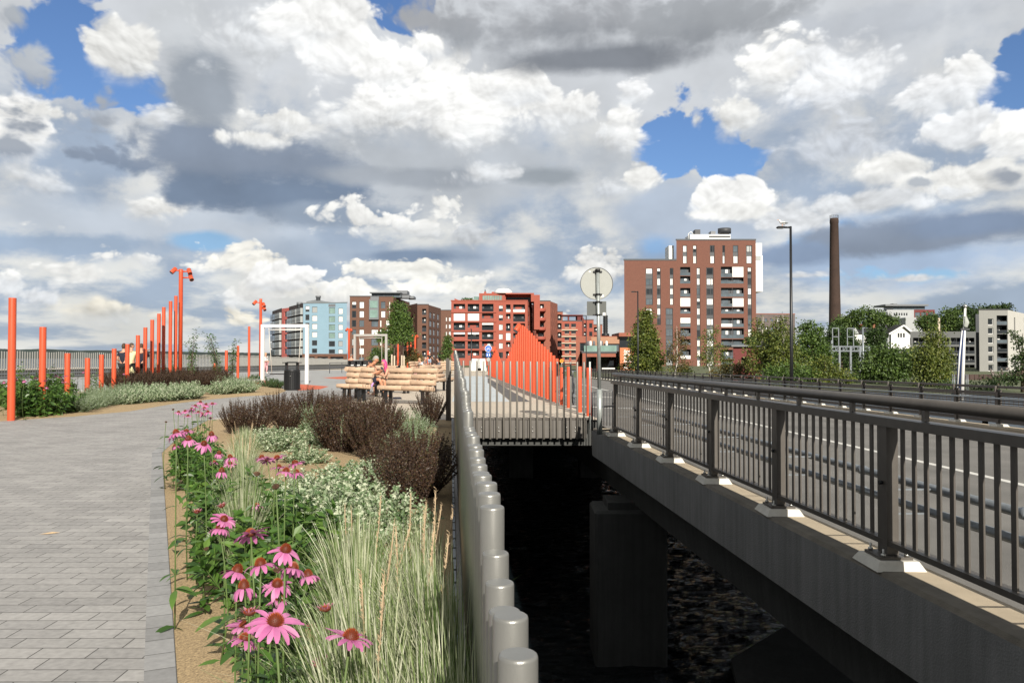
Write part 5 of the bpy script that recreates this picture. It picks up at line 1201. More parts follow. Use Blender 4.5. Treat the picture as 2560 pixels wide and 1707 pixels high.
# coneflowers
def petal_mesh(n, r0, Lp, W, a0, a1, young=False):
    pb_ = MB()
    for k in range(n):
        a = 2 * PI * k / n + RG.normal(0, .08); L = Lp * RG.uniform(.85, 1.1); w = W * RG.uniform(.85, 1.1)
        e0 = a0 + RG.normal(0, .16); e1 = a1 + RG.normal(0, .28); r, z = r0, 0.0; n0 = len(pb_.v); tw = RG.normal(0, .12)
        for j in range(6):
            t = j / 5; e = e0 + (e1 - e0) * t; ww = w * (.32, .8, 1, 1, .82, .38)[j] * .5
            c, s = math.cos(a + tw * t * .3), math.sin(a + tw * t * .3)
            for q, dz in ((-1, .12), (0, -.05), (1, .12)):
                pb_.v.append((r * c - s * ww * q, r * s + c * ww * q, z + dz * ww * (1 if not young else 3)))
            r += math.cos(e) * L / 5; z += math.sin(e) * L / 5
        for j in range(5):
            for q in range(2): pb_.f.append((n0 + 3 * j + q, n0 + 3 * j + q + 1, n0 + 3 * j + 4 + q, n0 + 3 * j + 3 + q)); pb_.m.append(0); pb_.sm.append(True)
    return pb_.mesh('petals', M['petal_young' if young else 'petal_pink'])
def cone_mesh(r, h, dead=False):
    cb = MB(); prof = [(r * math.cos(t), h * math.sin(t)) for t in [i * PI / 2 / 6 for i in range(7)]]
    cb.lathe([(0.004, -.008), (r * .9, -.004)] + prof[:-1] + [(0, h)], n=14)
    n = 130
    for k in range(n):
        t = math.acos(1 - (k + .5) / n); a = k * 2.39996
        nrm = Vector((math.sin(t) * math.cos(a), math.sin(t) * math.sin(a), math.cos(t))); p = Vector((nrm.x * r, nrm.y * r, nrm.z * h))
        d = (nrm * .8 + Vector((0, 0, .5))).normalized(); s = d.orthogonal().normalized() * .0013; s2 = d.cross(s)
        cb.raw([p + s, p - s * .5 + s2 * .86, p - s * .5 - s2 * .86, p + d * .0062], [(0, 1, 3), (1, 2, 3), (2, 0, 3)], 1)
    return cb.mesh('cone', [M['cone_dead' if dead else 'cone_rust'], M['cone_dead' if dead else 'cone_spike']])
HEADS = {'d': [(petal_mesh(16, .012, .052, .0150, -.25, -1.15), cone_mesh(.0155, .023)), (petal_mesh(15, .012, .050, .0155, -.35, -1.3), cone_mesh(.017, .026)), (petal_mesh(13, .012, .047, .0145, -.1, -1.0), cone_mesh(.015, .02)), (petal_mesh(12, .012, .054, .014, -.45, -1.45), cone_mesh(.0165, .028))],
         'o': [(petal_mesh(20, .013, .050, .0145, .25, -.55), cone_mesh(.017, .020)), (petal_mesh(18, .013, .050, .015, .1, -.7), cone_mesh(.0165, .019)), (petal_mesh(16, .013, .046, .016, .3, -.35), cone_mesh(.016, .018))],
         'y': [(petal_mesh(20, .014, .024, .005, .9, .45, True), cone_mesh(.0165, .010))],
         'x': [(None, cone_mesh(.0115, .008, True))]}
def stem_parts(seed):
    st, fo = MB(), MB(); sway = RG.normal(0, .02, 2)
    st.tube([(0, 0, 0), (sway[0], sway[1], .4), (sway[0] * .6, sway[1] * .6, .75), (0, 0, 1)], [.0042, .0038, .0032, .003], 6)
    n = 15; t = np.concatenate([RG.uniform(.02, .55, n - 4), RG.uniform(.5, .8, 4)]); a = RG.uniform(0, 2 * PI, n)
    C = np.stack([sway[0] * np.sin(t * 3), sway[1] * np.sin(t * 3), t], 1)
    D = unit(np.stack([np.cos(a), np.sin(a), RG.uniform(-.25, .65, n)], 1)); S = unit(np.cross(D, np.array([[0, 0, 1.]]) + RG.normal(0, .3, (n, 3))))
    L = RG.uniform(.085, .15, n) * np.where(t > .5, .65, 1.0)
    for i in range(n):           # lance shaped leaf that bends over: three segments
        c, d, s, l = C[i], D[i], S[i], L[i]; nn = np.cross(s, d); w = l * .17; n0 = len(fo.v); z = np.array([0, 0, 1.])
        for j, (tt, ww) in enumerate(((0, .12), (.3, .9), (.6, .95), (.82, .55), (1, .03))):
            p = c + d * l * tt - z * l * .38 * tt * tt
            fo.v += [tuple(p - s * w * ww + nn * w * .25 * ww), tuple(p), tuple(p + s * w * ww + nn * w * .25 * ww)]
        for j in range(4):
            for q in range(2): fo.f.append((n0 + 3 * j + q, n0 + 3 * j + q + 1, n0 + 3 * j + 4 + q, n0 + 3 * j + 3 + q)); fo.m.append(0); fo.sm.append(True)
    return st.mesh('stem', M['stem_green']), fo.mesh('foliage', M['leaf_green'])
STEMS = [stem_parts(i) for i in range(5)]
cf_n = [0]
def coneflower(x, y, w, kind, label, group='pink coneflowers of the centre bed', Y=None, size=None):
    dia = {'d': .086, 'o': .100, 'y': .056, 'x': .034}[kind]
    if Y is None: Y = dia * FPX / w
    p = at(x, y, Y)
    if p.z < .25: Y *= (EYE - .3) / (EYE - p.z); p = at(x, y, Y)
    k = cf_n[0]; cf_n[0] += 1
    t = thing('coneflower', label, 'flower', (p.x, p.y, -.03), RG.uniform(0, 6.28), group)
    h = p.z + .03; st, fo = STEMS[k % 5]; link('stem', st, t, None, None, (1, 1, h)); link('foliage', fo, t, None, None, (1, 1, h))
    pet, cone = HEADS[kind][k % len(HEADS[kind])]; tilt = (RG.normal(0, .2), RG.normal(0, .2), 0)
    if pet: link('petals', pet, t, (0, 0, h), tilt)
    link('cone', cone, t, (0, 0, h), tilt)
F_ = [(876, 1595, 106, 'o', 'wide open coneflower alone at the lower right, against the striped grass'), (687, 1555, 113, 'o', 'largest open coneflower at the bottom of the bed'), (610.5, 1598, 66, 'd', 'drooping coneflower at the lower left below the largest one'),
      (612, 1566, 72, 'o', 'coneflower half behind the left petals of the largest one'), (624, 1532, 46, 'y', 'young coneflower with short spiky petals above the largest one'), (814, 1523, 43, 'y', 'young upright coneflower bud on a long slanting stem'),
      (778, 1568, 32, 'y', 'small young coneflower right of the largest one'), (937, 1570, 32, 'y', 'small young coneflower above the lone right flower'), (803, 1659, 45, 'y', 'young coneflower bud lowest in the bed'), (662, 1681, 24, 'y', 'tiny pink bud at the very bottom of the bed'),
      (693, 1462, 68, 'd', 'drooping coneflower just below the domed pair'), (610, 1469, 62, 'd', 'pale drooping coneflower below the left domed one'), (698, 1500, 46, 'd', 'faded pale coneflower under the drooping one'), (592, 1429, 60, 'd', 'left of the domed coneflowers in mid front'),
      (652, 1412, 70, 'd', 'tallest domed coneflower with an orange tip in the front trio'), (693, 1425, 24, 'x', 'dark spent cone between the domed coneflowers'), (733, 1422, 60, 'd', 'right domed coneflower of the front trio'), (771, 1439, 50, 'd', 'small drooping coneflower right of the domed trio'),
      (713, 1376, 70, 'd', 'drooping coneflower above the domed trio'), (627, 1336, 73, 'o', 'wide coneflower with level petals over dark leaves'), (549, 1321, 46, 'd', 'lower one of a close pair by the gravel'), (559, 1299, 53, 'o', 'upper one of a close pair by the gravel'),
      (642, 1265, 33, 'd', 'single small coneflower over the dark leafy clump'), (556, 1265, 23, 'y', 'small half open coneflower on a straight stem'), (493, 1280, 22, 'y', 'spent flat pink head leaning over the gravel'), (516, 1372, 15, 'x', 'tiny brown seed head at the gravel edge'),
      (715, 1179, 43, 'd', 'front drooping coneflower of the mid bed group'), (697, 1169, 38, 'o', 'coneflower left of the front one in the mid bed group'), (738, 1159, 43, 'o', 'flat coneflower at the right of the mid bed group'), (693, 1146, 43, 'o', 'topmost coneflower of the mid bed group'),
      (668.5, 1151, 36, 'o', 'dark pink coneflower at the left of the mid bed group'), (655, 1144, 34, 'o', 'leftmost coneflower of the mid bed group'), (741.5, 1182, 34, 'd', 'lowest right coneflower of the mid bed group'), (690, 1217, 22, 'x', 'spent brown head below the mid bed group'), (642, 1185.5, 20, 'x', 'dark bud left below the mid bed group'),
      (554, 1179, 31, 'd', 'lowest coneflower of the left hand group beyond the gravel'), (575.6, 1144, 30, 'd', 'upper right coneflower of the left hand group'), (575.6, 1159, 30, 'o', 'middle right coneflower of the left hand group'), (536, 1155.6, 22, 'd', 'small coneflower at the left of the left hand group'), (547.5, 1134, 23, 'd', 'domed coneflower at the top of the left hand group'),
      (509, 1111, 36, 'd', 'big drooping coneflower near the kerb corner'), (471, 1099, 33, 'd', 'drooping coneflower left of the kerb corner one'), (466, 1079, 32, 'o', 'level coneflower above the kerb corner pair'), (529, 1087.7, 30, 'd', 'coneflower right of the kerb corner pair'), (441, 1084, 40, 'd', 'leftmost coneflower hanging over the kerb'), (438, 1116, 20, 'd', 'small pale coneflower low at the kerb')]
for x, y, w, k, lab in F_: coneflower(x, y, w, k, lab if 'cone' in lab or 'bud' in lab or 'head' in lab else 'coneflower, ' + lab)
back = ((501, 1006), (531, 1010), (479, 1023), (463, 1028), (511, 1021), (496, 1031), (506, 1036), (526, 1046), (446, 1031), (488, 1015), (515, 1012), (470, 1040), (520, 1030))
for i, (x, y) in enumerate(back):
    coneflower(x, y, 16, 'do'[i % 2], 'pink coneflower in the dense back cluster at the path bend', 'back cluster of coneflowers', Y=9.2 + .35 * (i % 4))
for x, y in ((433, 1024), (415, 1055)): coneflower(x, y, 14, 'x', 'dark spent coneflower head sticking out over the path', 'spent heads over the path', Y=8.8)
g = 'leafy plants of the centre bed'
for i, (x, y, s, lab) in enumerate((
    (.30, 1.35, .7, 'bright leafy tuft in the lower left corner of the bed'), (.48, 1.45, .62, 'bright leafy tuft in the bottom middle of the bed'), (.34, 1.65, .7, 'bright leafy tuft left under the largest coneflower'), (.62, 1.75, .55, 'bright leafy tuft under the lone right coneflower stem'), (.5, 2.3, .6, 'leafy tuft between the coneflowers and the striped grass'), (.55, 2.8, .7, 'leafy tuft behind the domed coneflowers'),
    (.2, 1.5, .5, 'bright leafy tuft at the lower picture edge by the kerb'), (.36, 1.85, .55, 'bright leafy tuft below the largest coneflower'), (.5, 2.0, .5, 'bright leafy tuft at the foot of the striped grass'),
    (.30, 1.75, .55, 'leafy green plant at the bottom of the bed in front'), (.42, 1.6, .5, 'leafy green plant under the lone right coneflower'), (.30, 2.1, .6, 'leafy green plant among the lowest coneflowers'), (.36, 2.5, .62, 'leafy green plant under the domed coneflowers'), (.34, 2.9, .6, 'leafy green plant left of the domed coneflowers'),
    (.42, 3.5, .5, 'small leafy plant on the gravel beside the pair of coneflowers'), (.62, 4.2, .95, 'dark leafy clump behind the wide coneflower'), (.80, 4.9, 1.0, 'dark leafy clump below the mid bed coneflower group'), (.66, 5.4, .95, 'dark leafy clump under the mid bed coneflower group'), (.45, 4.7, .95, 'broad leafy clump overhanging the gravel'),
    (.42, 5.4, 1.0, 'broad dark clump by the gravel strip'), (.48, 6.2, 1.0, 'leafy clump under the left hand coneflower group'), (.5, 7.0, .95, 'leafy clump beyond the left hand coneflower group'), (.42, 7.9, .9, 'leafy clump along the kerb before its corner'),
    (.38, 8.8, .9, 'leafy clump near the kerb corner'), (.4, 9.6, .9, 'leafy clump under the back cluster of coneflowers'), (.38, 10.4, .9, 'leafy clump at the path bend'), (1.7, 8.0, .6, 'low leafy plant beside the gravel patch'), (1.0, 5.9, .6, 'low leafy plant behind the seed spikes'))):
    x = kerb(y).x + x
    plant('leafy_plant', BROAD[i % 3], lab, 'plant', g, x, y, -.03, (s, s, s))
# ---------------------------------------------------------------- left bed
g = 'leafy coneflower clumps of the left bed'
for i, (px_, py_, s, lab) in enumerate(((62, 1044, 1.35, 'dark leafy clump at the foot of the front orange post'), (95, 1043, 1.4, 'dark leafy clump spilling to the path right of the front post'), (130, 1040, 1.4, 'dark leafy clump second right of the front post'), (160, 1036, 1.25, 'dark leafy clump at the right end of the front mass'),
    (80, 1020, 1.5, 'leafy clump behind the front post'), (120, 1018, 1.5, 'leafy clump at the foot of the second post'), (150, 1012, 1.45, 'leafy clump behind the front mass'), (35, 1030, 1.3, 'leafy clump at the left picture edge'), (8, 1020, 1.4, 'leafy clump cut by the left picture edge'))):
    p = gp(px_, py_); plant('leafy_plant', BROAD[i % 3], lab, 'plant', g, p.x, p.y, 0, (s, s, s * 1.02))
for i, (x, y, Y) in enumerate(((60, 952, 18.3), (40, 950, 18.6), (10, 955, 18.8), (90, 945, 20), (105, 948, 19.6), (112, 952, 19), (140, 938, 20.5), (148, 944, 20), (157, 948, 21), (165, 940, 21.5), (118, 968, 19.2), (160, 955, 20.4), (208, 930, 24), (250, 938, 26), (310, 934, 28))):
    coneflower(x, y, 12, 'do'[i % 2], 'pink coneflower above the dark leaves near the front orange posts', 'coneflowers of the left bed', Y=Y)
for i, (px_, Y, h, lab) in enumerate(((60, 19.6, 1.5, 'leafy shoot between the two front orange posts'), (118, 20.2, 1.45, 'leafy climber round the second orange post'), (185, 24.5, 1.15, 'bright green leafy shoot right of the first low post'), (235, 27, 1.1, 'leafy shoot among the low posts'), (400, 39, 1.6, 'leafy climber at the foot of the rising posts'), (435, 40, 1.5, 'leafy climber below the spotlight mast'), (415, 37.5, 1.3, 'low leafy climber in front of the rising posts'))):
    p = at(px_, 950, Y); plant('leafy_shoot', SHOOT[i % 2], lab, 'plant', 'leafy shoots of the left bed', p.x, Y, .02, (1.5, 1.5, h))
g = 'silvery cushions of the left bed'
for i, (px_, py_, s, k) in enumerate([(200 + 22 * j, 1034 - 5.0 * j, 1.15, 'S') for j in range(6)] + [(215 + 25 * j, 1018 - 4.2 * j, 1.35, 'S') for j in range(6)] + [(310 + 19 * j, 1016 - 1.9 * j, 1.25, 'V') for j in range(10)] + [(330 + 22 * j, 1003 - 1.9 * j, 1.35, 'V') for j in range(8)] + [(548 + 17 * j, 990 - 1.2 * j, 1.4, 'V') for j in range(5)] + [(556 + 20 * j, 978, 1.5, 'S') for j in range(4)]):
    p = gp(px_, py_)
    row = 0 if i < 6 else 1 if i < 12 else 2 if i < 22 else 3 if i < 30 else 4 if i < 35 else 5
    plant('silver_shrub', (VARI if k == 'V' else SILV)[i % 2], '%s cushion, %s from left in the %s of the left bed' % ('cream edged' if k == 'V' else 'grey green', ORD[i - (0, 6, 12, 22, 30, 35)[row]], ('near grey strip', 'rear grey strip', 'front cream row', 'back cream row', 'far cream end', 'far grey end')[row]), 'shrub', g, p.x, p.y, 0, (s, s, s * 1.0))
g = 'dark purple shrubs of the left bed'
k = 0
for row, (y0, n, x0, dx, s, h) in enumerate(((992, 9, 318, 26, 1.5, 1.0), (984, 10, 300, 27, 1.6, 1.08), (976, 10, 290, 28, 1.6, 1.12))):
    for j in range(n):
        p = gp(x0 + dx * j + rnd.uniform(-5, 5), y0 - 2.2 * j * .6)
        plant('purple_shrub', PURPLE[k % 2], 'dark purple shrub, %s from the left in the %s row of the left bed' % (ORD[j], ('front', 'middle', 'rear')[row]), 'shrub', g, p.x, p.y, 0, (s, s, h * rnd.uniform(.92, 1.08))); k += 1
for px_, py_, s, lab in ((672, 969, 1.3, 'small dark green cushion left of the litter bin'), (690, 971, 1.2, 'small dark green cushion touching the litter bin side'), (640, 953, 1.2, 'low green cushion at the foot of the spotlight mast')):
    p = gp(px_, py_); plant('conifer_cushion', CONI[0], lab, 'shrub', 'dark green cushions by the litter bin', p.x, p.y, 0, (s, s, s))
# saplings
def sapling(px_, Y, h, lab, n=5, sp=.5):
    st, fo = MB(), MB(); Cs, Ds, Ss = [], [], []
    for k in range(n):
        a = RG.uniform(0, 2 * PI); tip = Vector((math.cos(a) * sp * RG.uniform(.3, 1), math.sin(a) * sp * .6, h * RG.uniform(.72, 1.0) if k else h)); mid = Vector((tip.x * .25, tip.y * .25, tip.z * .55))
        pts = [Vector((0, 0, 0)).lerp(mid, t * 2) if t < .5 else mid.lerp(tip, t * 2 - 1) for t in (0, .25, .5, .75, 1)]
        st.tube(pts, [.02, .015, .011, .007, .003], 6)
        for t in np.linspace(.22, 1, 34):
            q = Vector((0, 0, 0)).lerp(mid, t * 2) if t < .5 else mid.lerp(tip, t * 2 - 1)
            for _ in range(2):
                d = Vector((RG.normal(), RG.normal(), RG.uniform(-.5, .6))).normalized(); Cs.append(tuple(q + d * RG.uniform(0, .14))); Ds.append(tuple(d)); Ss.append(tuple(d.cross(Vector((RG.normal(), RG.normal(), 1.5))).normalized()))
    leafset(fo, np.array(Cs), np.array(Ds), np.array(Ss), RG.uniform(.09, .15, len(Cs)), .045, .15, 0, .25)
    p = at(px_, 950, Y); t = thing('sapling', lab, 'tree', (p.x, Y, 0), 0, 'saplings of the left bed'); st.build('trunk', M['bark'], t); fo.build('crown', M['leaf_green'], t)
sapling(478, 37, 2.75, 'loose leafy sapling right of the spotlight mast', 6, .55); sapling(546, 38, 2.65, 'leafy sapling beyond the first, with a spreading top', 7, .9); sapling(580, 39, 2.3, 'small leaning sapling at the right end of the shrubs', 4, .6)
# dry bits on the paving
b = MB(); b.face([(0, 0, 0), (.09, .02, .012), (.15, .03, .002), (.08, -.005, .0)]); me_ = b.mesh('twig', M['seed_head'])
o = link('dry_leaf', me_, None, gp(98, 1336) + Vector((0, 0, .004)), (0, 0, .2)); tag(o, 'dry tan leaf lying on the grey pavers', 'leaf')
# ---------------------------------------------------------------- buildings
brickmat('brick_tower', (.145, .058, .040), (.185, .074, .051), (.15, .075, .055), .27, .085, .010, .85, var=.12, swap='wall', bump=0)
brickmat('brick_brown', (.125, .060, .040), (.165, .078, .052), (.12, .07, .05), .27, .085, .010, .85, var=.14, swap='wall', bump=0)
brickmat('brick_red', (.31, .075, .050), (.37, .092, .060), (.27, .085, .06), .27, .085, .010, .85, var=.1, swap='wall', bump=0)
brickmat('brick_redbrown', (.27, .085, .055), (.33, .11, .07), (.22, .09, .06), .27, .085, .010, .85, var=.14, swap='wall', bump=0)
mat('blue_render', (.235, .36, .45), .8, var=.04, vscale=.3); mat('pink_render', (.55, .14, .12), .8, var=.05); mat('brown_cladding', (.055, .040, .036), .75, var=.15, vscale=.5)
mat('grey_roof', (.20, .22, .23), .5, metal=.2, var=.12, vscale=.4); mat('dark_roof', (.035, .036, .04), .7, var=.2); mat('spandrel', (.055, .060, .068), .45, var=.1)
mat('tan_panel', (.36, .19, .115), .7, var=.08, vscale=.6); mat('terracotta', (.50, .17, .07), .7, var=.06); mat('shaded_render', (.25, .25, .238), .85, var=.06, vscale=.3); mat('pale_render', (.50, .49, .46), .85, var=.04, vscale=.3)
mat('brown_far', (.13, .105, .10), .85, var=.15, vscale=.3); mat('dark_red', (.14, .03, .028), .8, var=.15); mat('chimney_brick', (.048, .028, .021), .9, var=.3, vscale=.12, streak=.25); mat('wall_graffiti', (.07, .045, .038), .9, var=.4, vscale=.35, streak=.3)
mat('long_grey', (.115, .12, .12), .8, var=.06, vscale=.3); mat('far_white', (.36, .375, .385), .8, var=.05, vscale=.3); mat('red_metal', (.32, .075, .05), .7, var=.1)
class Wall:
    """a vertical wall plane between two image columns at given distances."""
    def __init__(s, x0, Y0, x1, Y1=None):
        Y1 = Y0 if Y1 is None else Y1
        s.P0, s.P1 = at(x0, 892, Y0), at(x1, 892, Y1); s.P0.z = s.P1.z = 0
        d = s.P1 - s.P0; s.W = d.length; s.U = d.normalized(); s.N = s.U.cross(Vector((0, 0, 1)))
    def u(s, x):
        a = (x - CXP) / FPX / (CP - (CYP - 892) / FPX * 0); r = ray(x, 892); a = r.x / r.y
        return (a * s.P0.y - s.P0.x) / (s.U.x - a * s.U.y)
    def z(s, x, y): p = s.P0 + s.U * s.u(x); return at(x, y, p.y).z
    def rect(s, x0, y0, x1, y1):
        xm = (x0 + x1) / 2; return (s.u(x0), s.u(x1), s.z(xm, y1), s.z(xm, y0))
    def pt(s, u, z, d=0.0): q = s.P0 + s.U * u - s.N * d; return (q.x, q.y, z)     # d: depth behind the wall face
def facade(mb, w, u0, u1, z0, z1, ops, dep=.25, m=0):
    ops = [(max(a, u0 + .02), min(b, u1 - .02), max(c, z0), min(d, z1 - .02)) for a, b, c, d in ops]
    us = sorted({u0, u1} | {q for o in ops for q in o[:2]}); zs = sorted({z0, z1} | {q for o in ops for q in o[2:]})
    for i in range(len(us) - 1):
        for j in range(len(zs) - 1):
            cu, cz = (us[i] + us[i + 1]) / 2, (zs[j] + zs[j + 1]) / 2
            if any(a < cu < b and c < cz < d for a, b, c, d in ops): continue
            mb.face([w.pt(us[i], zs[j]), w.pt(us[i + 1], zs[j]), w.pt(us[i + 1], zs[j + 1]), w.pt(us[i], zs[j + 1])], m)
    for a, b, c, d in ops:
        for q in (((a, c), (a, d)), ((b, d), (b, c)), ((a, d), (b, d)), ((b, c), (a, c))):
            (p, r), (p2, r2) = q
            mb.face([w.pt(p, r), w.pt(p, r, dep), w.pt(p2, r2, dep), w.pt(p2, r2)], m)
def shell(mb, w, u0, u1, z0, z1, depth, m=0, roof=1):
    f = [w.pt(u0, z0), w.pt(u1, z0), w.pt(u1, z1), w.pt(u0, z1)]; k = [(lambda q: (q[0] * (1 + depth / math.hypot(q[0], q[1])), q[1] * (1 + depth / math.hypot(q[0], q[1])), q[2]))(q) for q in f]
    mb.face([f[1], k[1], k[2], f[2]], m); mb.face([k[0], f[0], f[3], k[3]], m); mb.face([k[1], k[0], k[3], k[2]], m); mb.face([f[3], f[2], k[2], k[3]], roof)
def wbox(mb, w, u0, u1, z0, z1, d0, d1, m=0):          # box standing in wall coordinates; d negative = proud of the wall
    a = [w.pt(u0, z0, d1), w.pt(u1, z0, d1), w.pt(u1, z0, d0), w.pt(u0, z0, d0)]; b_ = [w.pt(u0, z1, d1), w.pt(u1, z1, d1), w.pt(u1, z1, d0), w.pt(u0, z1, d0)]
    vs = a + b_; mb.raw(vs, [(0, 1, 2, 3), (7, 6, 5, 4), (0, 4, 5, 1), (1, 5, 6, 2), (2, 6, 7, 3), (3, 7, 4, 0)], m)
GL = {'w': 'blind_glare_white', 'g': 'glass_blue', 'd': 'glass_dark', 'G': 'blind_grey', 't': 'glass_green'}  # white panes: blinds plus cloud reflections painted as flat white
def window(par, w, r, t, dep=.22, fr='dark_grey', mull=0, fw=None):
    a, b_, c, d = r; k = MB(); fw = fw or min(.12, (b_ - a) * .08)
    wbox(k, w, a, b_, c, c + fw, dep - .1, dep); wbox(k, w, a, b_, d - fw, d, dep - .1, dep)
    wbox(k, w, a, a + fw, c + fw, d - fw, dep - .1, dep); wbox(k, w, b_ - fw, b_, c + fw, d - fw, dep - .1, dep)
    if mull: x = a + (b_ - a) * mull; wbox(k, w, x - fw / 2, x + fw / 2, c + fw, d - fw, dep - .1, dep)
    k.face([w.pt(a, c, dep - .03), w.pt(b_, c, dep - .03), w.pt(b_, d, dep - .03), w.pt(a, d, dep - .03)], 1)
    if t == 'b':      # half drawn blind
        zz = c + (d - c) * rnd.uniform(.35, .7); k.face([w.pt(a + fw, zz, dep - .05), w.pt(b_ - fw, zz, dep - .05), w.pt(b_ - fw, d - fw, dep - .05), w.pt(a + fw, d - fw, dep - .05)], 2); t = 'd'
    return k.build('window', [M[fr], M[GL[t]], M['blind_glare_white']], par, w=True)
def balcony(par, w, r, dep=1.3, blind=None, split=1, rail='glass_blue', slab=None):
    a, b_, c, d = r; k = MB(); h = d - c
    k.face([w.pt(a, c, dep), w.pt(b_, c, dep), w.pt(b_, d, dep), w.pt(a, d, dep)], 0)               # back wall
    for i in range(split):
        x0 = a + (b_ - a) * (i + .18) / split; x1 = a + (b_ - a) * (i + .72) / split
        wbox(k, w, x0, x1, c + .05, c + h * .8, dep - .08, dep - .02, 1)                               # terrace door
        wbox(k, w, x0 + (x1 - x0) * .55, x1 - .05, c + .15, c + h * .76, dep - .1, dep - .06, 3 if rnd.random() < .5 else 1)
    wbox(k, w, a, b_, c, c + h * .36, .06, .10, 1); wbox(k, w, a, b_, c + h * .36, c + h * .39, .04, .12, 2)
    for i in range(split + 1): x = a + (b_ - a) * i / split; wbox(k, w, max(a, x - .05), min(b_, x + .05), c, d, .05, .13, 2)
    wbox(k, w, a, b_, c - .1, c + .06, .03, dep, 2)
    if blind:
        for i, s in enumerate(blind):
            if s == '.': continue
            x0, x1 = a + (b_ - a) * i / len(blind) + .06, a + (b_ - a) * (i + 1) / len(blind) - .06
            z0_ = c + h * .42 if s == 'u' else c + h * .72 if s == 't' else c + .08; z1_ = c + h * .36 if s == 'l' else d - .08
            wbox(k, w, x0, x1, z0_, z1_, .0, .05, 3)
    for q in range(int((b_ - a) / 1.2)):      # tables, plants, chairs
        x = rnd.uniform(a + .4, b_ - .4); wbox(k, w, x - .2, x + .2, c + .06, c + rnd.uniform(.5, .95), .4, .8, rnd.choice((3, 2, 0)))
    return k.build('balcony', [M['spandrel'], M[rail], M['dark_grey'], M['blind_glare_white']], par, w=True)
def bthing(label, w, name='apartment_building', cat='building'): return thing(name, label, cat, (w.P0.x, w.P0.y, 0))
# --- brick tower right of centre
w = Wall(1561, 240, 1891); T = lambda x: 1500 + x / 3.92; V = lambda y: 540 + y / 3.92
t = bthing('tall stepped brown brick tower with white balcony boxes on its right side', w)
X = lambda x: w.u(T(x)); Z = lambda y: w.z(1700, V(y))
ops, wins, strips, bals = [], [], [], []
def col(x0, x1, rows, strip):
    r = w.rect(T(x0), V(strip[0]), T(x1), V(strip[1])); ops.append(r); strips.append(r)
    for y0, y1, k in rows: wins.append((w.rect(T(x0 + 3), V(y0), T(x1 - 3), V(y1)), k))
R1 = [(512, 572), (612, 678), (710, 770), (808, 870)]
col(450, 520, [(512, 568, 'w'), (614, 678, 'g'), (710, 770, 'd'), (808, 870, 'g')], (512, 872)); col(450, 516, [(905, 965, 'w'), (1003, 1066, 'g')], (905, 1068))
col(560, 597, [(512, 574, 'b'), (612, 678, 'w'), (710, 770, 'd'), (808, 870, 'w'), (905, 968, 'w'), (1003, 1066, 'd')], (510, 1068))
col(687, 722, [(512, 574, 'd'), (612, 678, 'w'), (710, 770, 'w'), (808, 870, 'w')], (510, 872))
col(645, 716, [(905, 966, 'g'), (1005, 1068, 'g'), (1105, 1176, 'g'), (1213, 1275, 'g'), (1310, 1372, 'd'), (1408, 1462, 'G')], (903, 1470))
col(950, 985, [(510, 575, 'w'), (612, 675, 'w'), (710, 768, 'g'), (808, 870, 'b'), (905, 968, 'w'), (1005, 1068, 'w'), (1115, 1185, 'd'), (1215, 1278, 'w'), (1310, 1375, 'w'), (1410, 1475, 'w')], (508, 1480))
col(1045, 1116, [(508, 575, 'd'), (612, 676, 'w'), (710, 772, 'd'), (808, 872, 'w'), (905, 970, 'd'), (1005, 1070, 'w'), (1105, 1175, 'G'), (1218, 1280, 'w'), (1318, 1362, 'd'), (1410, 1475, 'w')], (506, 1480))
col(1450, 1490, [(505, 572, 'b'), (608, 672, 'd'), (708, 770, 'w'), (808, 870, 'w'), (905, 970, 'd'), (1005, 1070, 'g'), (1110, 1185, 'w'), (1220, 1270, 'd'), (1320, 1380, 'w')], (503, 1384))
for (x0, x1), a, c_ in zip(((815, 857), (915, 951), (1082, 1128), (1205, 1230), (1308, 1360), (1438, 1496)), 'wwddgG', 'wwwwww'): col(x0, x1, [(290, 354, a if x0 != 915 else 'b'), (390, 465, c_)], (288, 467))
for x0, x1, ys, sp in ((788, 889, [(500, 585), (590, 662), (705, 792), (800, 888), (898, 957), (995, 1088), (1098, 1178), (1208, 1262), (1305, 1402)], 1), (1188, 1412, [(497, 600), (604, 662), (703, 792), (803, 890), (896, 957), (998, 1088), (1100, 1200), (1208, 1266), (1310, 1402), (1406, 1452)], 2)):
    for i, (y0, y1) in enumerate(ys): r = w.rect(T(x0), V(y0), T(x1), V(y1)); ops.append(r); bals.append((r, sp, i))
b = MB(); zt, zl = Z(240), Z(437); zb = -2.0; xs = X(753)
facade(b, w, 0, xs, zb, zl, [o for o in ops if o[1] < xs]); facade(b, w, xs, w.W, zb, zt, [o for o in ops if o[0] > xs - .3])
shell(b, w, 0, xs, zb, zl, 16, 0, 1); shell(b, w, xs, w.W, zb, zt, 16, 0, 1); wbox(b, w, -.1, xs, zl, zl + .5, -.08, .5, 1); wbox(b, w, xs - .1, w.W + .1, zt, zt + .45, -.08, .5, 1)
b.build('wall', [M['brick_tower'], M['dark_grey']], t, w=True)
for r in strips: b = MB(); b.face([w.pt(r[0], r[2], .24), w.pt(r[1], r[2], .24), w.pt(r[1], r[3], .24), w.pt(r[0], r[3], .24)]); b.build('spandrel_panel', M['spandrel'], t, w=True)
for r, k in wins: window(t, w, r, k, .22, 'dark_grey', .62 if rnd.random() < .6 else 0)
bl = {(2, 2): 'w', (2, 3): '..', (2, 0): '.u'}
for r, sp, i in bals: balcony(t, w, r, 1.2, ({0: '.w', 3: '.w', 5: 'l.'} if sp == 2 else {3: 'w', 5: 'u', 8: 'l'}).get(i), sp)
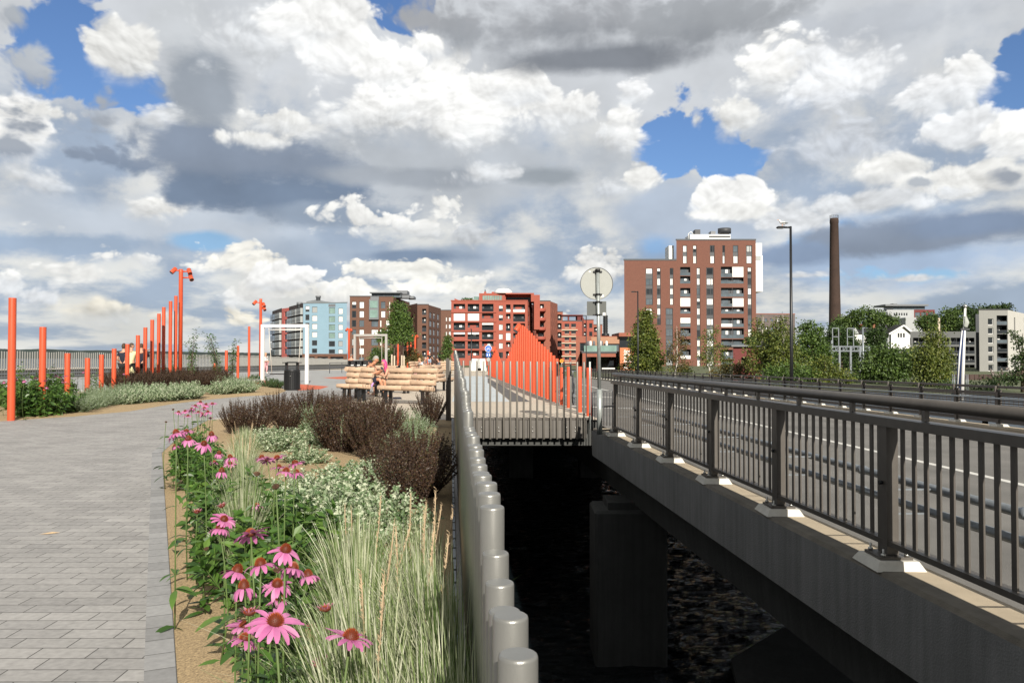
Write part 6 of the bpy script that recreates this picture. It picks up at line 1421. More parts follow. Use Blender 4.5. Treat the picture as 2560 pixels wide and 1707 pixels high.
b = MB(); wbox(b, w, X(1541), X(1604), Z(738), Z(262), 1.0, 9); wbox(b, w, X(1604), X(1610), Z(738), Z(384), 1.0, 9); wbox(b, w, w.W + .02, w.W + .6, zb, Z(738), 2, 14); b.build('balcony_box', M['white_paint'], t, w=True)
b = MB(); wbox(b, w, X(1545), X(1592), Z(430), Z(386), .9, 1.0); b.build('shadow_gap', M['blind_grey'], t, w=True)
b = MB(); wbox(b, w, X(698), X(748), zl, Z(276), 3, 9); b.build('stair_house', M['white_paint'], t, w=True)
b = MB(); wbox(b, w, X(908), X(1312), zt, Z(166), 3, 10); b.build('plant_house', M['white_paint'], t, w=True)
b = MB(); wbox(b, w, X(1098), X(1308), Z(197), Z(180), 2.9, 3.0); b.build('louvre', M['dark_grey'], t, w=True)
for x0, x1, y in ((968, 1020, 112), (1126, 1172, 128)): b = MB(); wbox(b, w, X(x0), X(x1), Z(166), Z(y), 4, 7); b.build('roof_vent', M['dark_grey' if x0 < 1000 else 'mid_grey'], t, w=True)
b = MB(); p = w.pt((X(1238) + X(1300)) / 2, Z(166), 5); b.lathe([(1.4, 0), (1.4, .6), (2.0, .6), (2.0, Z(98) - Z(166)), (0, Z(98) - Z(166))], p, 18); b.build('roof_vent', M['dark_grey'], t, w=True)
b = MB(); cx_ = X(918); b.tube([w.pt(cx_ - .8, zt, 2.9), w.pt(cx_ - .8, Z(160), 2.9), w.pt(cx_, Z(140), 2.9), w.pt(cx_ + .7, Z(165), 2.9)], .12, 6); b.build('roof_ladder', M['white_paint'], t, w=True)
# --- red block with framed balconies
w = Wall(1128, 255, 1319); T = lambda x: 1120 + x / 7.838; V = lambda y: 720 + y / 7.838
t = bthing('bright red brick apartment block with a grid of framed balconies and roof terrace', w)
X = lambda x: w.u(T(x)); Z = lambda y: w.z(1230, V(y))
ops, bals, wins = [], [], []
for i, (y0, y1) in enumerate(((310, 462), (497, 645), (680, 826), (865, 1008), (1045, 1190), (1230, 1372))):
    for j, (x0, x1) in enumerate(((108, 335), (384, 612), (664, 892))): r = w.rect(T(x0), V(y0), T(x1), V(y1)); ops.append(r); bals.append((r, i, j))
for i, (y0, y1) in enumerate(((342, 456), (525, 640), (712, 826), (900, 1006), (1076, 1190), (1258, 1372))):
    r = w.rect(T(995), V(y0), T(1076), V(y1)); ops.append(r); wins.append((r, 'wwwwwd'[i] if i > 1 else 'b'))
    for x0, x1 in ((1135, 1226), (1276, 1510)): r = w.rect(T(x0), V(y0 - 20), T(x1), V(y1 + 18)); ops.append(r); bals.append((r, i, 5 + (x0 > 1200)))
b = MB(); zt = Z(258); zb = -2
facade(b, w, 0, w.W, zb, zt, ops, .3); shell(b, w, 0, w.W, zb, zt, 14, 0, 1); wbox(b, w, -.2, w.W + .1, zt, zt + .35, -.15, .6, 0)
b.build('wall', [M['brick_red'], M['red_metal']], t, w=True)
blind = {(1, 0): 'w', (1, 1): 'w', (2, 2): 't', (3, 0): 't', (3, 1): 't', (3, 5): 'w', (0, 5): 'l', (0, 6): 'l'}
for r, i, j in bals: balcony(t, w, r, 1.4, blind.get((i, j)), 1, 'glass_dark' if (i + j) % 3 else 'red_metal')
for r, k in wins: window(t, w, r, k, .25, 'dark_grey', .72)
for k, y in enumerate((470, 655, 837, 1022, 1205)): b = MB(); wbox(b, w, X(62), X(945), Z(y + 14), Z(y - 2), -.25, -.01); b.build('ledge', M['brick_red'], t, w=True)
w2 = Wall(1319, 255, 1341, 285); b = MB(); ops2 = []
for i in range(6):
    for j in range(5): u = w2.W * (.07 + .185 * j); z = zt - 3.0 - i * 3.02; ops2.append((u, u + w2.W * .085, z - .2, z + 1.7))
facade(b, w2, 0, w2.W, zb, zt, ops2, .25); shell(b, w2, 0, w2.W, zb, zt, 9, 0, 1); b.build('side_wall', [M['brick_red'], M['red_metal']], t, w=True)
for r in ops2: window(t, w2, r, 'd', .22)
b = MB(); zu = Z(88); wbox(b, w, X(600), X(1130), zt, zu, 3.0, 12); wbox(b, w, X(1130), X(1690), Z(112), zu, 1.8, 12); wbox(b, w, X(1630), X(1690), zt, Z(112), 1.8, 12); wbox(b, w, X(1130), X(1630), zt, Z(112), 5.5, 12)
wbox(b, w, X(1690), X(1805), zt - 9, Z(125), 2, 14); b.build('penthouse', M['brick_red'], t, w=True)
b = MB(); wbox(b, w, X(665), X(1060), Z(240), Z(135), 2.9, 2.98); b.build('skylight', M['glass_green'], t, w=True)
b = MB()
for k in range(9): wbox(b, w, X(665 + 48 * k), X(671 + 48 * k), Z(240), Z(132), 2.84, 2.9)
b.build('skylight_frame', M['red_metal'], t, w=True)
b = MB(); wbox(b, w, X(1150), X(1628), Z(250), Z(160), 5.38, 5.48); b.build('terrace_glazing', M['glass_dark'], t, w=True)
b = MB(); wbox(b, w, X(495), X(590), zt, Z(152), 3.2, 6); b.build('greenhouse', M['glass_green'], t, w=True)
for x0, x1, y0, y1, m in ((845, 970, 85, 45, 'red_metal'), (1000, 1040, 85, 48, 'red_metal'), (690, 735, 88, 42, 'red_metal'), (703, 722, 42, 2, 'dark_grey')): b = MB(); wbox(b, w, X(x0), X(x1), Z(y0), Z(y1), 6, 8); b.build('chimney', M[m], t, w=True)
b = MB(); p = w.pt(X(1080), zu, 5); b.lathe([(3.1, 0), (2.9, .7), (2.0, 1.5), (0.01, 1.8)], p, 16); b.build('roof_dome', M['white_paint'], t, w=True)
b = MB(); q = [w.pt(X(124), zt, .6), w.pt(X(262), zt, .6), w.pt(X(124), Z(200), .6)]; q2 = [w.pt(X(124), zt, 1.0), w.pt(X(262), zt, 1.0), w.pt(X(124), Z(200), 1.0)]; b.raw(q + q2, [(0, 1, 2), (5, 4, 3), (0, 2, 5, 3), (2, 1, 4, 5)]); b.build('parapet_wedge', M['brick_red'], t, w=True)
fo = MB(); C = np.array([w.pt(X(RG.uniform(260, 480)), zt + RG.uniform(.2, 1.0), RG.uniform(.8, 2.5)) for _ in range(260)]); leafset(fo, C, rvec(260, .5), rvec(260), .5, .3, .1, 0); fo.build('roof_plants', M['leaf_green'], t, w=True)
# --- row of red and brown blocks behind it
def simple_block(label, x0, Y0, x1, Y1, ytop, wm, cols, rows, kinds='dgw', depth=14, zb=-2, extra=None, bal=None, name='apartment_building', roof='dark_grey', side=None):
    w = Wall(x0, Y0, x1, Y1); t = bthing(label, w, name); xm = x0; zt = w.z(xm, ytop); ops = []; b = MB()
    for c in cols:
        for r in rows: ops.append((w.rect(c[0], r[0], c[1], r[1]), c))
    facade(b, w, 0, w.W, zb, zt, [o for o, c in ops], .25); shell(b, w, 0, w.W, zb, zt, depth, 0, 1); wbox(b, w, -.1, w.W + .1, zt, zt + .3, -.08, .4, 1)
    b.build('wall', [M[wm], M[roof]], t, w=True)
    for i, (o, c) in enumerate(ops):
        if len(c) > 2: balcony(t, w, o, 1.2, None, 1, 'glass_dark')
        else: window(t, w, o, kinds[rnd.randrange(len(kinds))], .22, 'dark_grey', .6)
    return t, w
rows23 = lambda y0, n, h=14.5, st=23.4: [(y0 + st * k, y0 + st * k + h) for k in range(n)]
t, w = simple_block('rust red block with round corner balconies behind the bright red one', 1340, 285, 1376, 285, 753, 'brick_redbrown', [(1345, 1360, 1)], rows23(760, 7, 17, 23.5))
w2 = Wall(1376, 285, 1394, 300); b = MB(); o2 = [(w2.W * (.12 + .3 * j), w2.W * (.12 + .3 * j) + .55, z_ - .7, z_ + .7) for j in range(3) for z_ in [w.z(1340, 753) - 3.2 - 3.1 * i for i in range(6)]]
facade(b, w2, 0, w2.W, -2, w.z(1340, 753), o2); shell(b, w2, 0, w2.W, -2, w.z(1340, 753), 8); b.build('side_wall', [M['brick_redbrown'], M['dark_grey']], t, w=True)
for r in o2: window(t, w2, r, 'd')
for i in range(5):
    b = MB(); p = w.pt(w.u(1350), w.z(1350, 778 + 23.5 * i), -.3); b.lathe([(2.0, -.2), (2.1, 0), (2.1, 1.0), (2.0, 1.0), (2.0, 0.05), (0, .05)], p, 16); b.build('round_balcony', M['red_metal'], t, w=True)
t, w = simple_block('dark red block with stacked loggias left of the scaffolded one', 1388, 300, 1407, 300, 780, 'brick_redbrown', [(1391, 1404, 1)], rows23(786, 7, 15, 22))
t, w = simple_block('unfinished red block with bright floor slabs and open dark bays', 1406, 270, 1455, 270, 803, 'brick_red', [(1411.5, 1423), (1428, 1440)], rows23(809, 6, 8.5, 16.4), 'd')
for i in range(7): b = MB(); wbox(b, w, -.3, w.u(1444 - (0 if i == 0 else 4)), w.z(1425, 826 + 16.4 * i), w.z(1425, 823.2 + 16.4 * i), -.5, -.02); b.build('floor_slab', M['wood_stake'], t, w=True)
for i in range(6):
    for x in (1411.5, 1428): b = MB(); wbox(b, w, w.u(x), w.u(x + 11), w.z(x, 820 + 16.4 * i), w.z(x, 818.6 + 16.4 * i), -.2, -.1); b.build('guard_board', M['wood_stake'], t, w=True)
b = MB(); wbox(b, w, w.u(1404), w.u(1458), w.z(1406, 789), w.z(1406, 786.5), .5, 8); wbox(b, w, w.u(1444), w.u(1458), w.z(1406, 803), w.z(1406, 789), 1, 8); wbox(b, w, w.u(1420), w.u(1424), w.z(1406, 803), w.z(1406, 789), 1, 2); b.build('roof_frame', M['dark_red'], t, w=True)
w2 = Wall(1455, 270, 1460, 288); b = MB(); facade(b, w2, 0, w2.W, -2, w.z(1455, 790), []); shell(b, w2, 0, w2.W, -2, w.z(1455, 790), 6); b.build('side_wall', [M['brick_red'], M['dark_grey']], t, w=True)
simple_block('stepped red block with corner balconies behind the unfinished one', 1455, 310, 1484, 310, 800, 'brick_red', [(1456, 1467, 1), (1473, 1481)], rows23(808, 6, 12, 21), 'd')
simple_block('far red block end showing behind the round sign pole', 1483, 330, 1506, 330, 812, 'brick_redbrown', [(1485, 1496, 1)], rows23(818, 5, 12, 20), 'd')
simple_block('dark brown block with pale windows between the brown and red blocks', 1101, 330, 1134, 330, 776, 'brick_brown', [(1114.5, 1117.5), (1122, 1127)], [(793, 803), (811, 821), (829, 839), (847, 857)], 'w')
# --- brown brick block
w = Wall(874, 257, 983); T = lambda x: 860 + x / 7.126; V = lambda y: 700 + y / 7.126
t = bthing('dark brown brick block with grey penthouse and a glazed oriel', w); X = lambda x: w.u(T(x)); Z = lambda y: w.z(925, V(y))
ops, wins = [], []
ys7 = [(385, 505), (550, 670), (715, 835), (880, 976), (1045, 1165), (1210, 1325), (1372, 1430)]
for i, (y0, y1) in enumerate(ys7):
    for x0, x1, k in ((138, 215, 'bddgGdd'[i]), (270, 356, 'wwgwwwg'[i]), (485 if 2 <= i else 0, 606, 'g' if i in (2, 4, 5) else 'w'), (655 if i < 2 else 745, 735 if i < 2 else 818, 'gwwwgwg'[i]), (800 if i < 2 else 640, 818 if i < 2 else 664, 'w')):
        if x0 == 0: continue
        r = w.rect(T(x0), V(y0), T(x1), V(y1)); ops.append(r); wins.append((r, k))
b = MB(); zt = Z(297); facade(b, w, 0, w.W, -2, zt, ops); shell(b, w, 0, w.W, -2, zt, 14); wbox(b, w, -.1, w.W, zt, zt + .3, -.08, .4, 1); b.build('wall', [M['brick_brown'], M['dark_grey']], t, w=True)
for r, k in wins: window(t, w, r, k, .22, 'spandrel', 0)
b = MB(); wbox(b, w, X(452), X(622), Z(705), Z(345), -.9, -.02); wbox(b, w, X(470), X(620), Z(345), zt, -.3, -.02); orl = b.build('oriel', M['mid_grey'], t, w=True)
for y0, y1 in ((372, 500), (535, 672)): r = w.rect(T(468), V(y0), T(606), V(y1)); b = MB(); wbox(b, w, r[0], r[1], r[2], r[3], -.98, -.92); b.build('pane', M['glass_green'], orl, org=Vector(t.location))
w2 = Wall(983, 257, 1024, 285); ops2 = []
for i in range(7):
    for a in (.18, .36): z = zt - 3.2 - 3.0 * i; ops2.append((w2.W * a, w2.W * a + 1.1, z - 1.0, z + .9))
    z = zt - 3.4 - 3.0 * i; ops2.append((w2.W * .62, w2.W * .9, z - 1.2, z + 1.2))
b = MB(); facade(b, w2, 0, w2.W, -2, zt, ops2); shell(b, w2, 0, w2.W, -2, zt, 12); b.build('side_wall', [M['brick_brown'], M['dark_grey']], t, w=True)
for i, r in enumerate(ops2):
    if i % 3 == 2: balcony(t, w2, r, 1.2, None, 1)
    else: window(t, w2, r, 'wg'[i % 2], .22)
b = MB(); wbox(b, w, X(455), X(980), zt, Z(222), 3.5, 11); b.build('penthouse', M['glass_blue'], t, w=True)
b = MB(); wbox(b, w, X(428), X(985), Z(222), Z(205), 2.2, 11.5)
for x in (510, 570, 670, 690, 830, 960): wbox(b, w, X(x), X(x + 8), zt, Z(222), 3.4, 3.5)
wbox(b, w, X(870), X(1065), Z(215), Z(150), 8, 14); wbox(b, w, X(1065), X(1185), zt, Z(252), 8, 14); wbox(b, w, X(985), X(1120), zt, Z(240), 6, 11); b.build('penthouse_roof', M['mid_grey'], t, w=True)
t, w = simple_block('brown brick block with black open balconies right of the penthouse block', 1043, 275, 1071, 275, 762, 'brick_brown', [(1055, 1065.5, 1)], rows23(772, 6, 15, 21))
w2 = Wall(1071, 275, 1102, 296); b = MB(); o2 = []
for i in range(7):
    z = w.z(1050, 762) - 3.4 - 2.95 * i
    for a, c_ in ((.08, .26), (.36, .52), (.70, .86)): o2.append((w2.W * a, w2.W * c_, z - 1.1, z + 1.0))
facade(b, w2, 0, w2.W, -2, w.z(1050, 762), o2); shell(b, w2, 0, w2.W, -2, w.z(1050, 762), 8); b.build('side_wall', [M['brick_brown'], M['dark_grey']], t, w=True)
for i, r in enumerate(o2): window(t, w2, r, 'gdb'[rnd.randrange(3)], .22)
w2 = Wall(1024, 284, 1043, 275); b = MB(); facade(b, w2, 0, w2.W, -2, w.z(1050, 758), [(w2.W * .55, w2.W * .68, z_ - 1, z_ + 1) for z_ in [w.z(1050, 762) - 3.4 - 2.95 * i for i in range(6)]]); shell(b, w2, 0, w2.W, -2, w.z(1050, 758), 8); b.build('link_wall', [M['brick_brown'], M['dark_grey']], t, w=True)
# --- blue block
w = Wall(757.5, 290, 866.5, 286); T = lambda x: 660 + x / 8.71; V = lambda y: 720 + y / 8.71
t = bthing('light blue apartment block with brown glazed balconies and a pink stair tower', w); X = lambda x: w.u(T(x)); Z = lambda y: w.z(810, V(y)); zt = Z(332); zm = Z(1432)
ops, wins = [], []
for i, (y0, y1) in enumerate(((400, 530), (588, 715), (768, 892), (948, 1066), (1128, 1246), (1308, 1410))):
    for x0, x1, k, dy in ((895, 984, 'bddddd'[i], -12), (1040, 1156, 'GwwwdD'[i].lower() if i != 0 else 'G', 8), (1616, 1712, 'wwwwGw'[i], 40 if i == 0 else 25)):
        r = w.rect(T(x0), V(y0 + dy), T(x1), V(min(y1 + dy, 1425))); ops.append(r); wins.append((r, k))
    r = w.rect(T(1408), V(y0 + 25), T(1545), V(min(y1 + 30, 1428))); ops.append(r); wins.append((r, 'ttttdd'[i]))
b = MB(); facade(b, w, 0, w.W, zm, zt, ops); shell(b, w, 0, w.W, zm, zt, 12); wbox(b, w, -.1, w.W + .1, zt, zt + .3, -.1, .4, 1); b.build('wall', [M['blue_render'], M['grey_roof']], t, w=True)
for r, k in wins: window(t, w, r, k, .2, 'mid_grey', 0)
b = MB(); ops3 = [w.rect(T(a), V(1495), T(c_), V(1575)) for a, c_ in ((960, 1100), (1160, 1390), (1440, 1730))]; facade(b, w, -.3, w.W + .3, -2, zm, ops3, .8); b.build('ground_floor', M['brick_brown'], t, w=True)
for r in ops3: window(t, w, r, 'd', .7)
b = MB(); wbox(b, w, X(1400), X(1552), Z(415), Z(350), -.02, .1); b.build('stair_panel', M['mid_grey'], t, w=True)
w2 = Wall(680, 343, 704, 320); w3 = Wall(722, 312, 757.3, 290.2); z2 = w.z(760, V(325))
for ww, n in ((w2, 2), (w3, 3)):
    b = MB(); facade(b, ww, 0, ww.W, -2, z2, []); shell(b, ww, 0, ww.W, -2, z2, 8); b.build('side_wall', [M['brown_cladding'], M['grey_roof']], t, w=True)
    for i in range(6):
        for j in range(n):
            u0, u1 = ww.W * (j + .06) / n, ww.W * (j + .94) / n; zc = z2 - 2.2 - i * 2.95; k = MB()
            wbox(k, ww, u0, u1, zc - 1.9, zc + .4, -.9, -.02, 1); wbox(k, ww, u0, u1, zc - 2.05, zc - 1.9, -.95, -.02, 0); wbox(k, ww, (u0 + u1) / 2 - .05, (u0 + u1) / 2 + .05, zc - 1.9, zc + .4, -.95, -.9, 0); wbox(k, ww, u0, u1, zc - .95, zc - .88, -.95, -.9, 0)
            k.build('glazed_balcony', [M['brown_cladding'], M['blind_grey' if (i * 3 + j) % 3 else 'glass_blue']], t, w=True)
w4 = Wall(704, 318, 722, 311); b = MB(); o4 = [w4.rect(710.5, V(y), 720, V(y + 105)) for y in (515, 690, 860, 1010, 1170, 1325)]; facade(b, w4, 0, w4.W, -2, w4.z(712, V(440)), o4, .4); shell(b, w4, 0, w4.W, -2, w4.z(712, V(440)), 6); b.build('stair_tower', [M['pink_render'], M['grey_roof']], t, w=True)
for r in o4: window(t, w4, r, 'd', .3)
b = MB(); q = [w.pt(X(846), zt, 2), w.pt(X(1545), zt, 2), w.pt(X(1500), Z(322), 2.5), w.pt(X(990), Z(228), 5), w.pt(X(846), Z(275), 2.5)]; q2 = [(x, y + 6, z) for x, y, z in q]
b.raw(q + q2, [(0, 1, 2, 3, 4), (9, 8, 7, 6, 5), (2, 1, 6, 7), (3, 2, 7, 8), (4, 3, 8, 9), (0, 4, 9, 5)]); b.build('roof', M['grey_roof'], t, w=True)
for x, y0, y1, r_ in ((1035, 240, 142, 1.0), (622, 400, 278, 1.1)): b = MB(); p = w.pt(X(x), Z(y0), 5); b.lathe([(r_ * .8, 0), (r_ * .8, 1), (r_, 1), (r_, Z(y1) - Z(y0)), (0, Z(y1) - Z(y0))], p, 14); b.build('roof_vent', M['mid_grey'], t, w=True)
# --- low restaurant block
w = Wall(1440, 150, 1592); T = lambda x: 1380 + x / 7.838; V = lambda y: 780 + y / 7.838
t = bthing('low restaurant building with tan panels, glass terrace and orange sign wall', w, 'restaurant'); X = lambda x: w.u(T(x)); Z = lambda y: w.z(1500, V(y))
b = MB(); facade(b, w, X(470), X(1322), Z(1160), Z(472), [(X(545), X(760), Z(770), Z(602)), (X(1012), X(1320), Z(770), Z(622)), (X(545), X(1322), Z(1160), Z(772))], .4); shell(b, w, X(470), X(1322), Z(1160), Z(472), 14); b.build('wall', [M['brick_redbrown'], M['dark_grey']], t, w=True)
b = MB(); wbox(b, w, X(766), X(1318), Z(620), Z(488), -.06, -.01); wbox(b, w, X(766), X(1010), Z(770), Z(620), -.06, -.01); b.build('tan_panel', M['tan_panel'], t, w=True)
b = MB(); b.face([w.pt(X(545), Z(1160), 3), w.pt(X(1322), Z(1160), 3), w.pt(X(1322), Z(772), 3), w.pt(X(545), Z(772), 3)]); b.build('glass_front', M['glass_dark'], t, w=True)
for r in ((X(545), X(760), Z(770), Z(602)), (X(1012), X(1320), Z(770), Z(622))): window(t, w, r, 'g' if r[0] > X(900) else 'd', .3, 'dark_grey', .5)
b = MB(); wbox(b, w, X(560), X(1230), Z(806), Z(775), -3, 2.5); b.build('terrace_slab', M['dark_grey'], t, w=True)
b = MB(); wbox(b, w, X(600), X(1225), Z(775), Z(662), -2.9, -2.85); b.build('terrace_glass', M['glass_green'], t, w=True)
b = MB(); wbox(b, w, X(570), X(650), Z(1160), Z(808), -3, -2.2); wbox(b, w, X(845), X(900), Z(1160), Z(878), -3, -2.2); wbox(b, w, X(650), X(1210), Z(878), Z(815), -3, -2.2); b.build('portal_frame', M['brick_redbrown'], t, w=True)
b = MB(); wbox(b, w, X(955), X(1205), Z(1112), Z(1090), -2, -1.2); b.build('planter', M['white_paint'], t, w=True)
b = MB(); wbox(b, w, X(1300), X(1660), Z(480), Z(408), -1, 10); b.build('roof_cap', M['brick_redbrown'], t, w=True)
b = MB(); wbox(b, w, X(1330), X(1640), Z(1130), Z(482), 0.2, 9); b.build('glass_box', M['glass_dark'], t, w=True)
b = MB(); p = w.pt(X(1085), Z(470), 3); hh = Z(48) - Z(470); b.lathe([(.75, 0), (.75, .5), (.45, .6)] + [(.42 + .06 * (k % 2), .8 + (hh - .8) * k / 14) for k in range(15)] + [(0, hh)], p, 12); b.build('flue', M['black_metal'], t, w=True)
sgn = MB(); wbox(sgn, w, X(1287), X(1565), Z(1140), Z(700), -3.2, -2.9); sg = sgn.build('sign_wall', M['terracotta'], t, w=True)
for k, txt in enumerate(('Sagel', 'Baker', 'Snellan', 'Snukke', 'Ruletti', 'Blend')):
    cu = bpy.data.curves.new('lettering', 'FONT'); cu.body = txt; cu.size = .66; cu.shear = .35; cu.extrude = .01; cu.offset = .012
    ob = bpy.data.objects.new('tmp', cu); COL.objects.link(ob); me = bpy.data.meshes.new_from_object(ob.evaluated_get(bpy.context.evaluated_depsgraph_get())); bpy.data.objects.remove(ob)
    me.materials.append(M['white_paint']); p = Vector(w.pt(X(1352), Z(790 + k * 62.5), -3.23)) - Vector(t.location); link('lettering', me, sg, p, (PI / 2, 0, 0))
for k, (x, y) in enumerate(((690, 720), (735, 700), (800, 690), (935, 700), (950, 740), (1045, 700))):
    b = MB(); p = w.pt(X(x), Z(775), -2); b.lathe([(.05, 0), (.05, .9), (.28, 1.0), (.22, 1.9), (.02, 2.0)], p, 8); o = b.build('folded_parasol', M['cloth_white' if k % 2 else 'cloth_grey'], None, org=Vector(p))
    tag(o, 'folded %s parasol on the restaurant terrace, %s from the left' % ('white' if k % 2 else 'grey', ORD[k]), 'parasol', 'parasols on the restaurant terrace')
# --- right hand background
w = Wall(1892, 350, 1988); T = lambda x: 1900 + x / 3.564; V = lambda y: 520 + y / 3.564
simple_block('far grey brown block with a red brick top edge behind the birches', 1888, 350, 1988, 352, 785, 'brown_far', [(1897 + 15.5 * k, 1903 + 15.5 * k) for k in range(6)], [(796, 804), (817, 825)], 'wg', roof='brick_redbrown')
w = Wall(2218, 420, 2338); t = bthing('distant white and dark red block with a glass roof storey', w); X = lambda x: w.u(T(x)); Z = lambda y: w.z(2280, V(y))
o_ = [w.rect(T(1195 + 22 * k), V(935), T(1207 + 22 * k), V(958)) for k in range(6)]; o5 = [w.rect(T(x0), V(y0), T(x0 + 45), V(y0 + 42)) for x0 in (1385, 1440, 1505) for y0 in (930, 980, 1030, 1075)]
b = MB(); facade(b, w, 0, X(1376), -2, Z(906), o_); facade(b, w, X(1376), w.W, -2, Z(906), o5, .3, 1); shell(b, w, 0, w.W, -2, Z(906), 20, 1, 2); b.build('wall', [M['far_white'], M['dark_red'], M['dark_grey']], t, w=True)
for r in o_ + o5: window(t, w, r, 'd' if r[0] < X(1376) else 'g')
b = MB(); wbox(b, w, X(1215), X(1500), Z(905), Z(872), 3, 14); b.build('roof_storey', M['glass_blue'], t, w=True)
b = MB(); wbox(b, w, X(1130), X(1516), Z(872), Z(856), 1, 15); wbox(b, w, X(1225), X(1260), Z(856), Z(846), 4, 8); b.build('roof', M['mid_grey'], t, w=True)
b = MB(); wbox(b, w, X(1200), X(1345), -2, Z(985), -12, -.1); b.build('lower_wing', M['far_white'], t, w=True)
# white wooden house
w = Wall(T(1170), 250, T(1338)); t = bthing('white wooden house with a dark roof and pointed gable among the trees', w, 'house', 'house'); X = lambda x: w.u(T(x)); Z = lambda y: w.z(2250, V(y))
b = MB(); o6 = [w.rect(T(x), V(1112), T(x + 20), V(1155)) for x in (1226, 1249, 1274)]; facade(b, w, 0, w.W, -2, Z(1112), o6, .15); ap = w.pt(w.W * .62, Z(1058)); b.face([w.pt(0, Z(1112)), w.pt(w.W, Z(1112)), ap])
wbox(b, w, X(880), -.02, -2, Z(1112), 3, 12); b.build('wall', M['white_paint'], t, w=True)
for r in o6: window(t, w, r, 'd', .12, 'white_paint')
b = MB(); ev = 1.0; A1, A2 = Vector(w.pt(-ev, Z(1124), -.8)), Vector(w.pt(w.W + ev, Z(1124), -.8)); AP = Vector(w.pt(w.W * .62, Z(1046), -.8)); back = Vector((0, 13, 0))
b.face([A1, AP, AP + back, A1 + back]); b.face([AP, A2, A2 + back, AP + back]); up = Vector((0, 0, .35)); b.face([A1 + up, A1 + up + back, AP + up + back, AP + up]); b.face([AP + up, AP + up + back, A2 + up + back, A2 + up])
L1 = Vector(w.pt(X(860), Z(1118), 2.5)); L2 = Vector(w.pt(X(1230), Z(1118), 2.5)); L3 = Vector(w.pt(X(1250), Z(1056), 7.5)); L4 = Vector(w.pt(X(890), Z(1056), 7.5)); b.face([L1, L2, L3, L4]); b.face([L4, L3, L3 + Vector((0, 5, -4.5)), L4 + Vector((0, 5, -4.5))]); b.build('roof', M['dark_roof'], t, w=True)
b = MB(); b.bar(A1, AP, .12, .5); b.bar(AP, A2, .12, .5); b.build('barge_board', M['white_paint'], t, w=True)
b = MB(); G = [w.pt(X(848), Z(1118), 2.3), w.pt(X(912), Z(1118), 2.3), w.pt(X(880), Z(1062), 2.3)]; b.raw(G + [(x, y + 4, z) for x, y, z in G], [(0, 1, 2), (0, 2, 5, 3), (2, 1, 4, 5)]); b.build('side_gable', M['blind_grey'], t, w=True)
for x in (980, 1096, 1150, 1208): b = MB(); wbox(b, w, X(x - 10), X(x + 10), Z(1062), Z(1028), 6, 7.4); b.build('chimney', M['brick_redbrown' if x < 1100 else 'dark_roof'], t, w=True)
# long grey apartments
w = Wall(T(1342), 200, T(1932)); t = bthing('long low grey apartment block with rows of dark balconies', w); X = lambda x: w.u(T(x)); Z = lambda y: w.z(2350, V(y)); ops = []
for i, y in enumerate((1155, 1235, 1315, 1395)):
    for j in range(5): ops.append((X(1365 + j * 112), X(1365 + j * 112 + 100), Z(y + 62), Z(y)))
b = MB(); facade(b, w, 0, w.W, -2, Z(1100), ops, .3); shell(b, w, 0, w.W, -2, Z(1100), 12); b.build('wall', [M['long_grey'], M['dark_roof']], t, w=True)
for r in ops: balcony(t, w, r, 1.6, None, 2, 'glass_dark')
# pale corner block
w = Wall(T(1955), 150, T(2212)); t = bthing('pale corner apartment block with a sunlit white side and glass balconies', w); X = lambda x: w.u(T(x)); Z = lambda y: w.z(2485, V(y)); ops, bal = [], []
for i, (y0, y1) in enumerate(((985, 1042), (1068, 1122), (1150, 1206), (1232, 1287), (1314, 1368), (1395, 1452))): ops.append(w.rect(T(2034), V(y0), T(2082), V(y1))); bal.append(w.rect(T(2112), V(y0 - 28), T(2208), V(y1 - 2)))
b = MB(); facade(b, w, 0, w.W, -2, Z(908), ops + bal, .3); shell(b, w, 0, w.W, -2, Z(908), 10); wbox(b, w, -.1, w.W + .1, Z(908), Z(900), -.1, .5, 1); b.build('wall', [M['shaded_render'], M['dark_grey']], t, w=True)  # front wall coloured greyer than the side to paint in its weaker light
for r in ops: window(t, w, r, 'd', .25, 'white_paint')
for i, r in enumerate(bal): balcony(t, w, r, 1.5, None, 1, 'glass_dark' if i % 2 else 'glass_blue')
w2 = Wall(T(2212), 150, T(2460), 172); b = MB(); o7 = [(w2.W * .2, w2.W * .25, Z(1105), Z(965))] + [(w2.W * .55, w2.W * .9, z_ - 1.6, z_ + .8) for z_ in [Z(985) - 3.6 * i for i in range(6)]]
facade(b, w2, 0, w2.W, -2, Z(908), o7, .3); shell(b, w2, 0, w2.W, -2, Z(908), 8); b.build('side_wall', [M['pale_render'], M['dark_grey']], t, w=True)
for i, r in enumerate(o7): (window(t, w2, r, 'g', .25) if i == 0 else balcony(t, w2, r, 1.2, None, 1))
w = Wall(T(1925), 165, T(1966)); t = bthing('narrow dark stair wing left of the pale corner block', w); b = MB(); facade(b, w, 0, w.W, -2, w.z(2445, V(945)), []); shell(b, w, 0, w.W, -2, w.z(2445, V(945)), 10); b.build('wall', [M['spandrel'], M['dark_roof']], t, w=True)
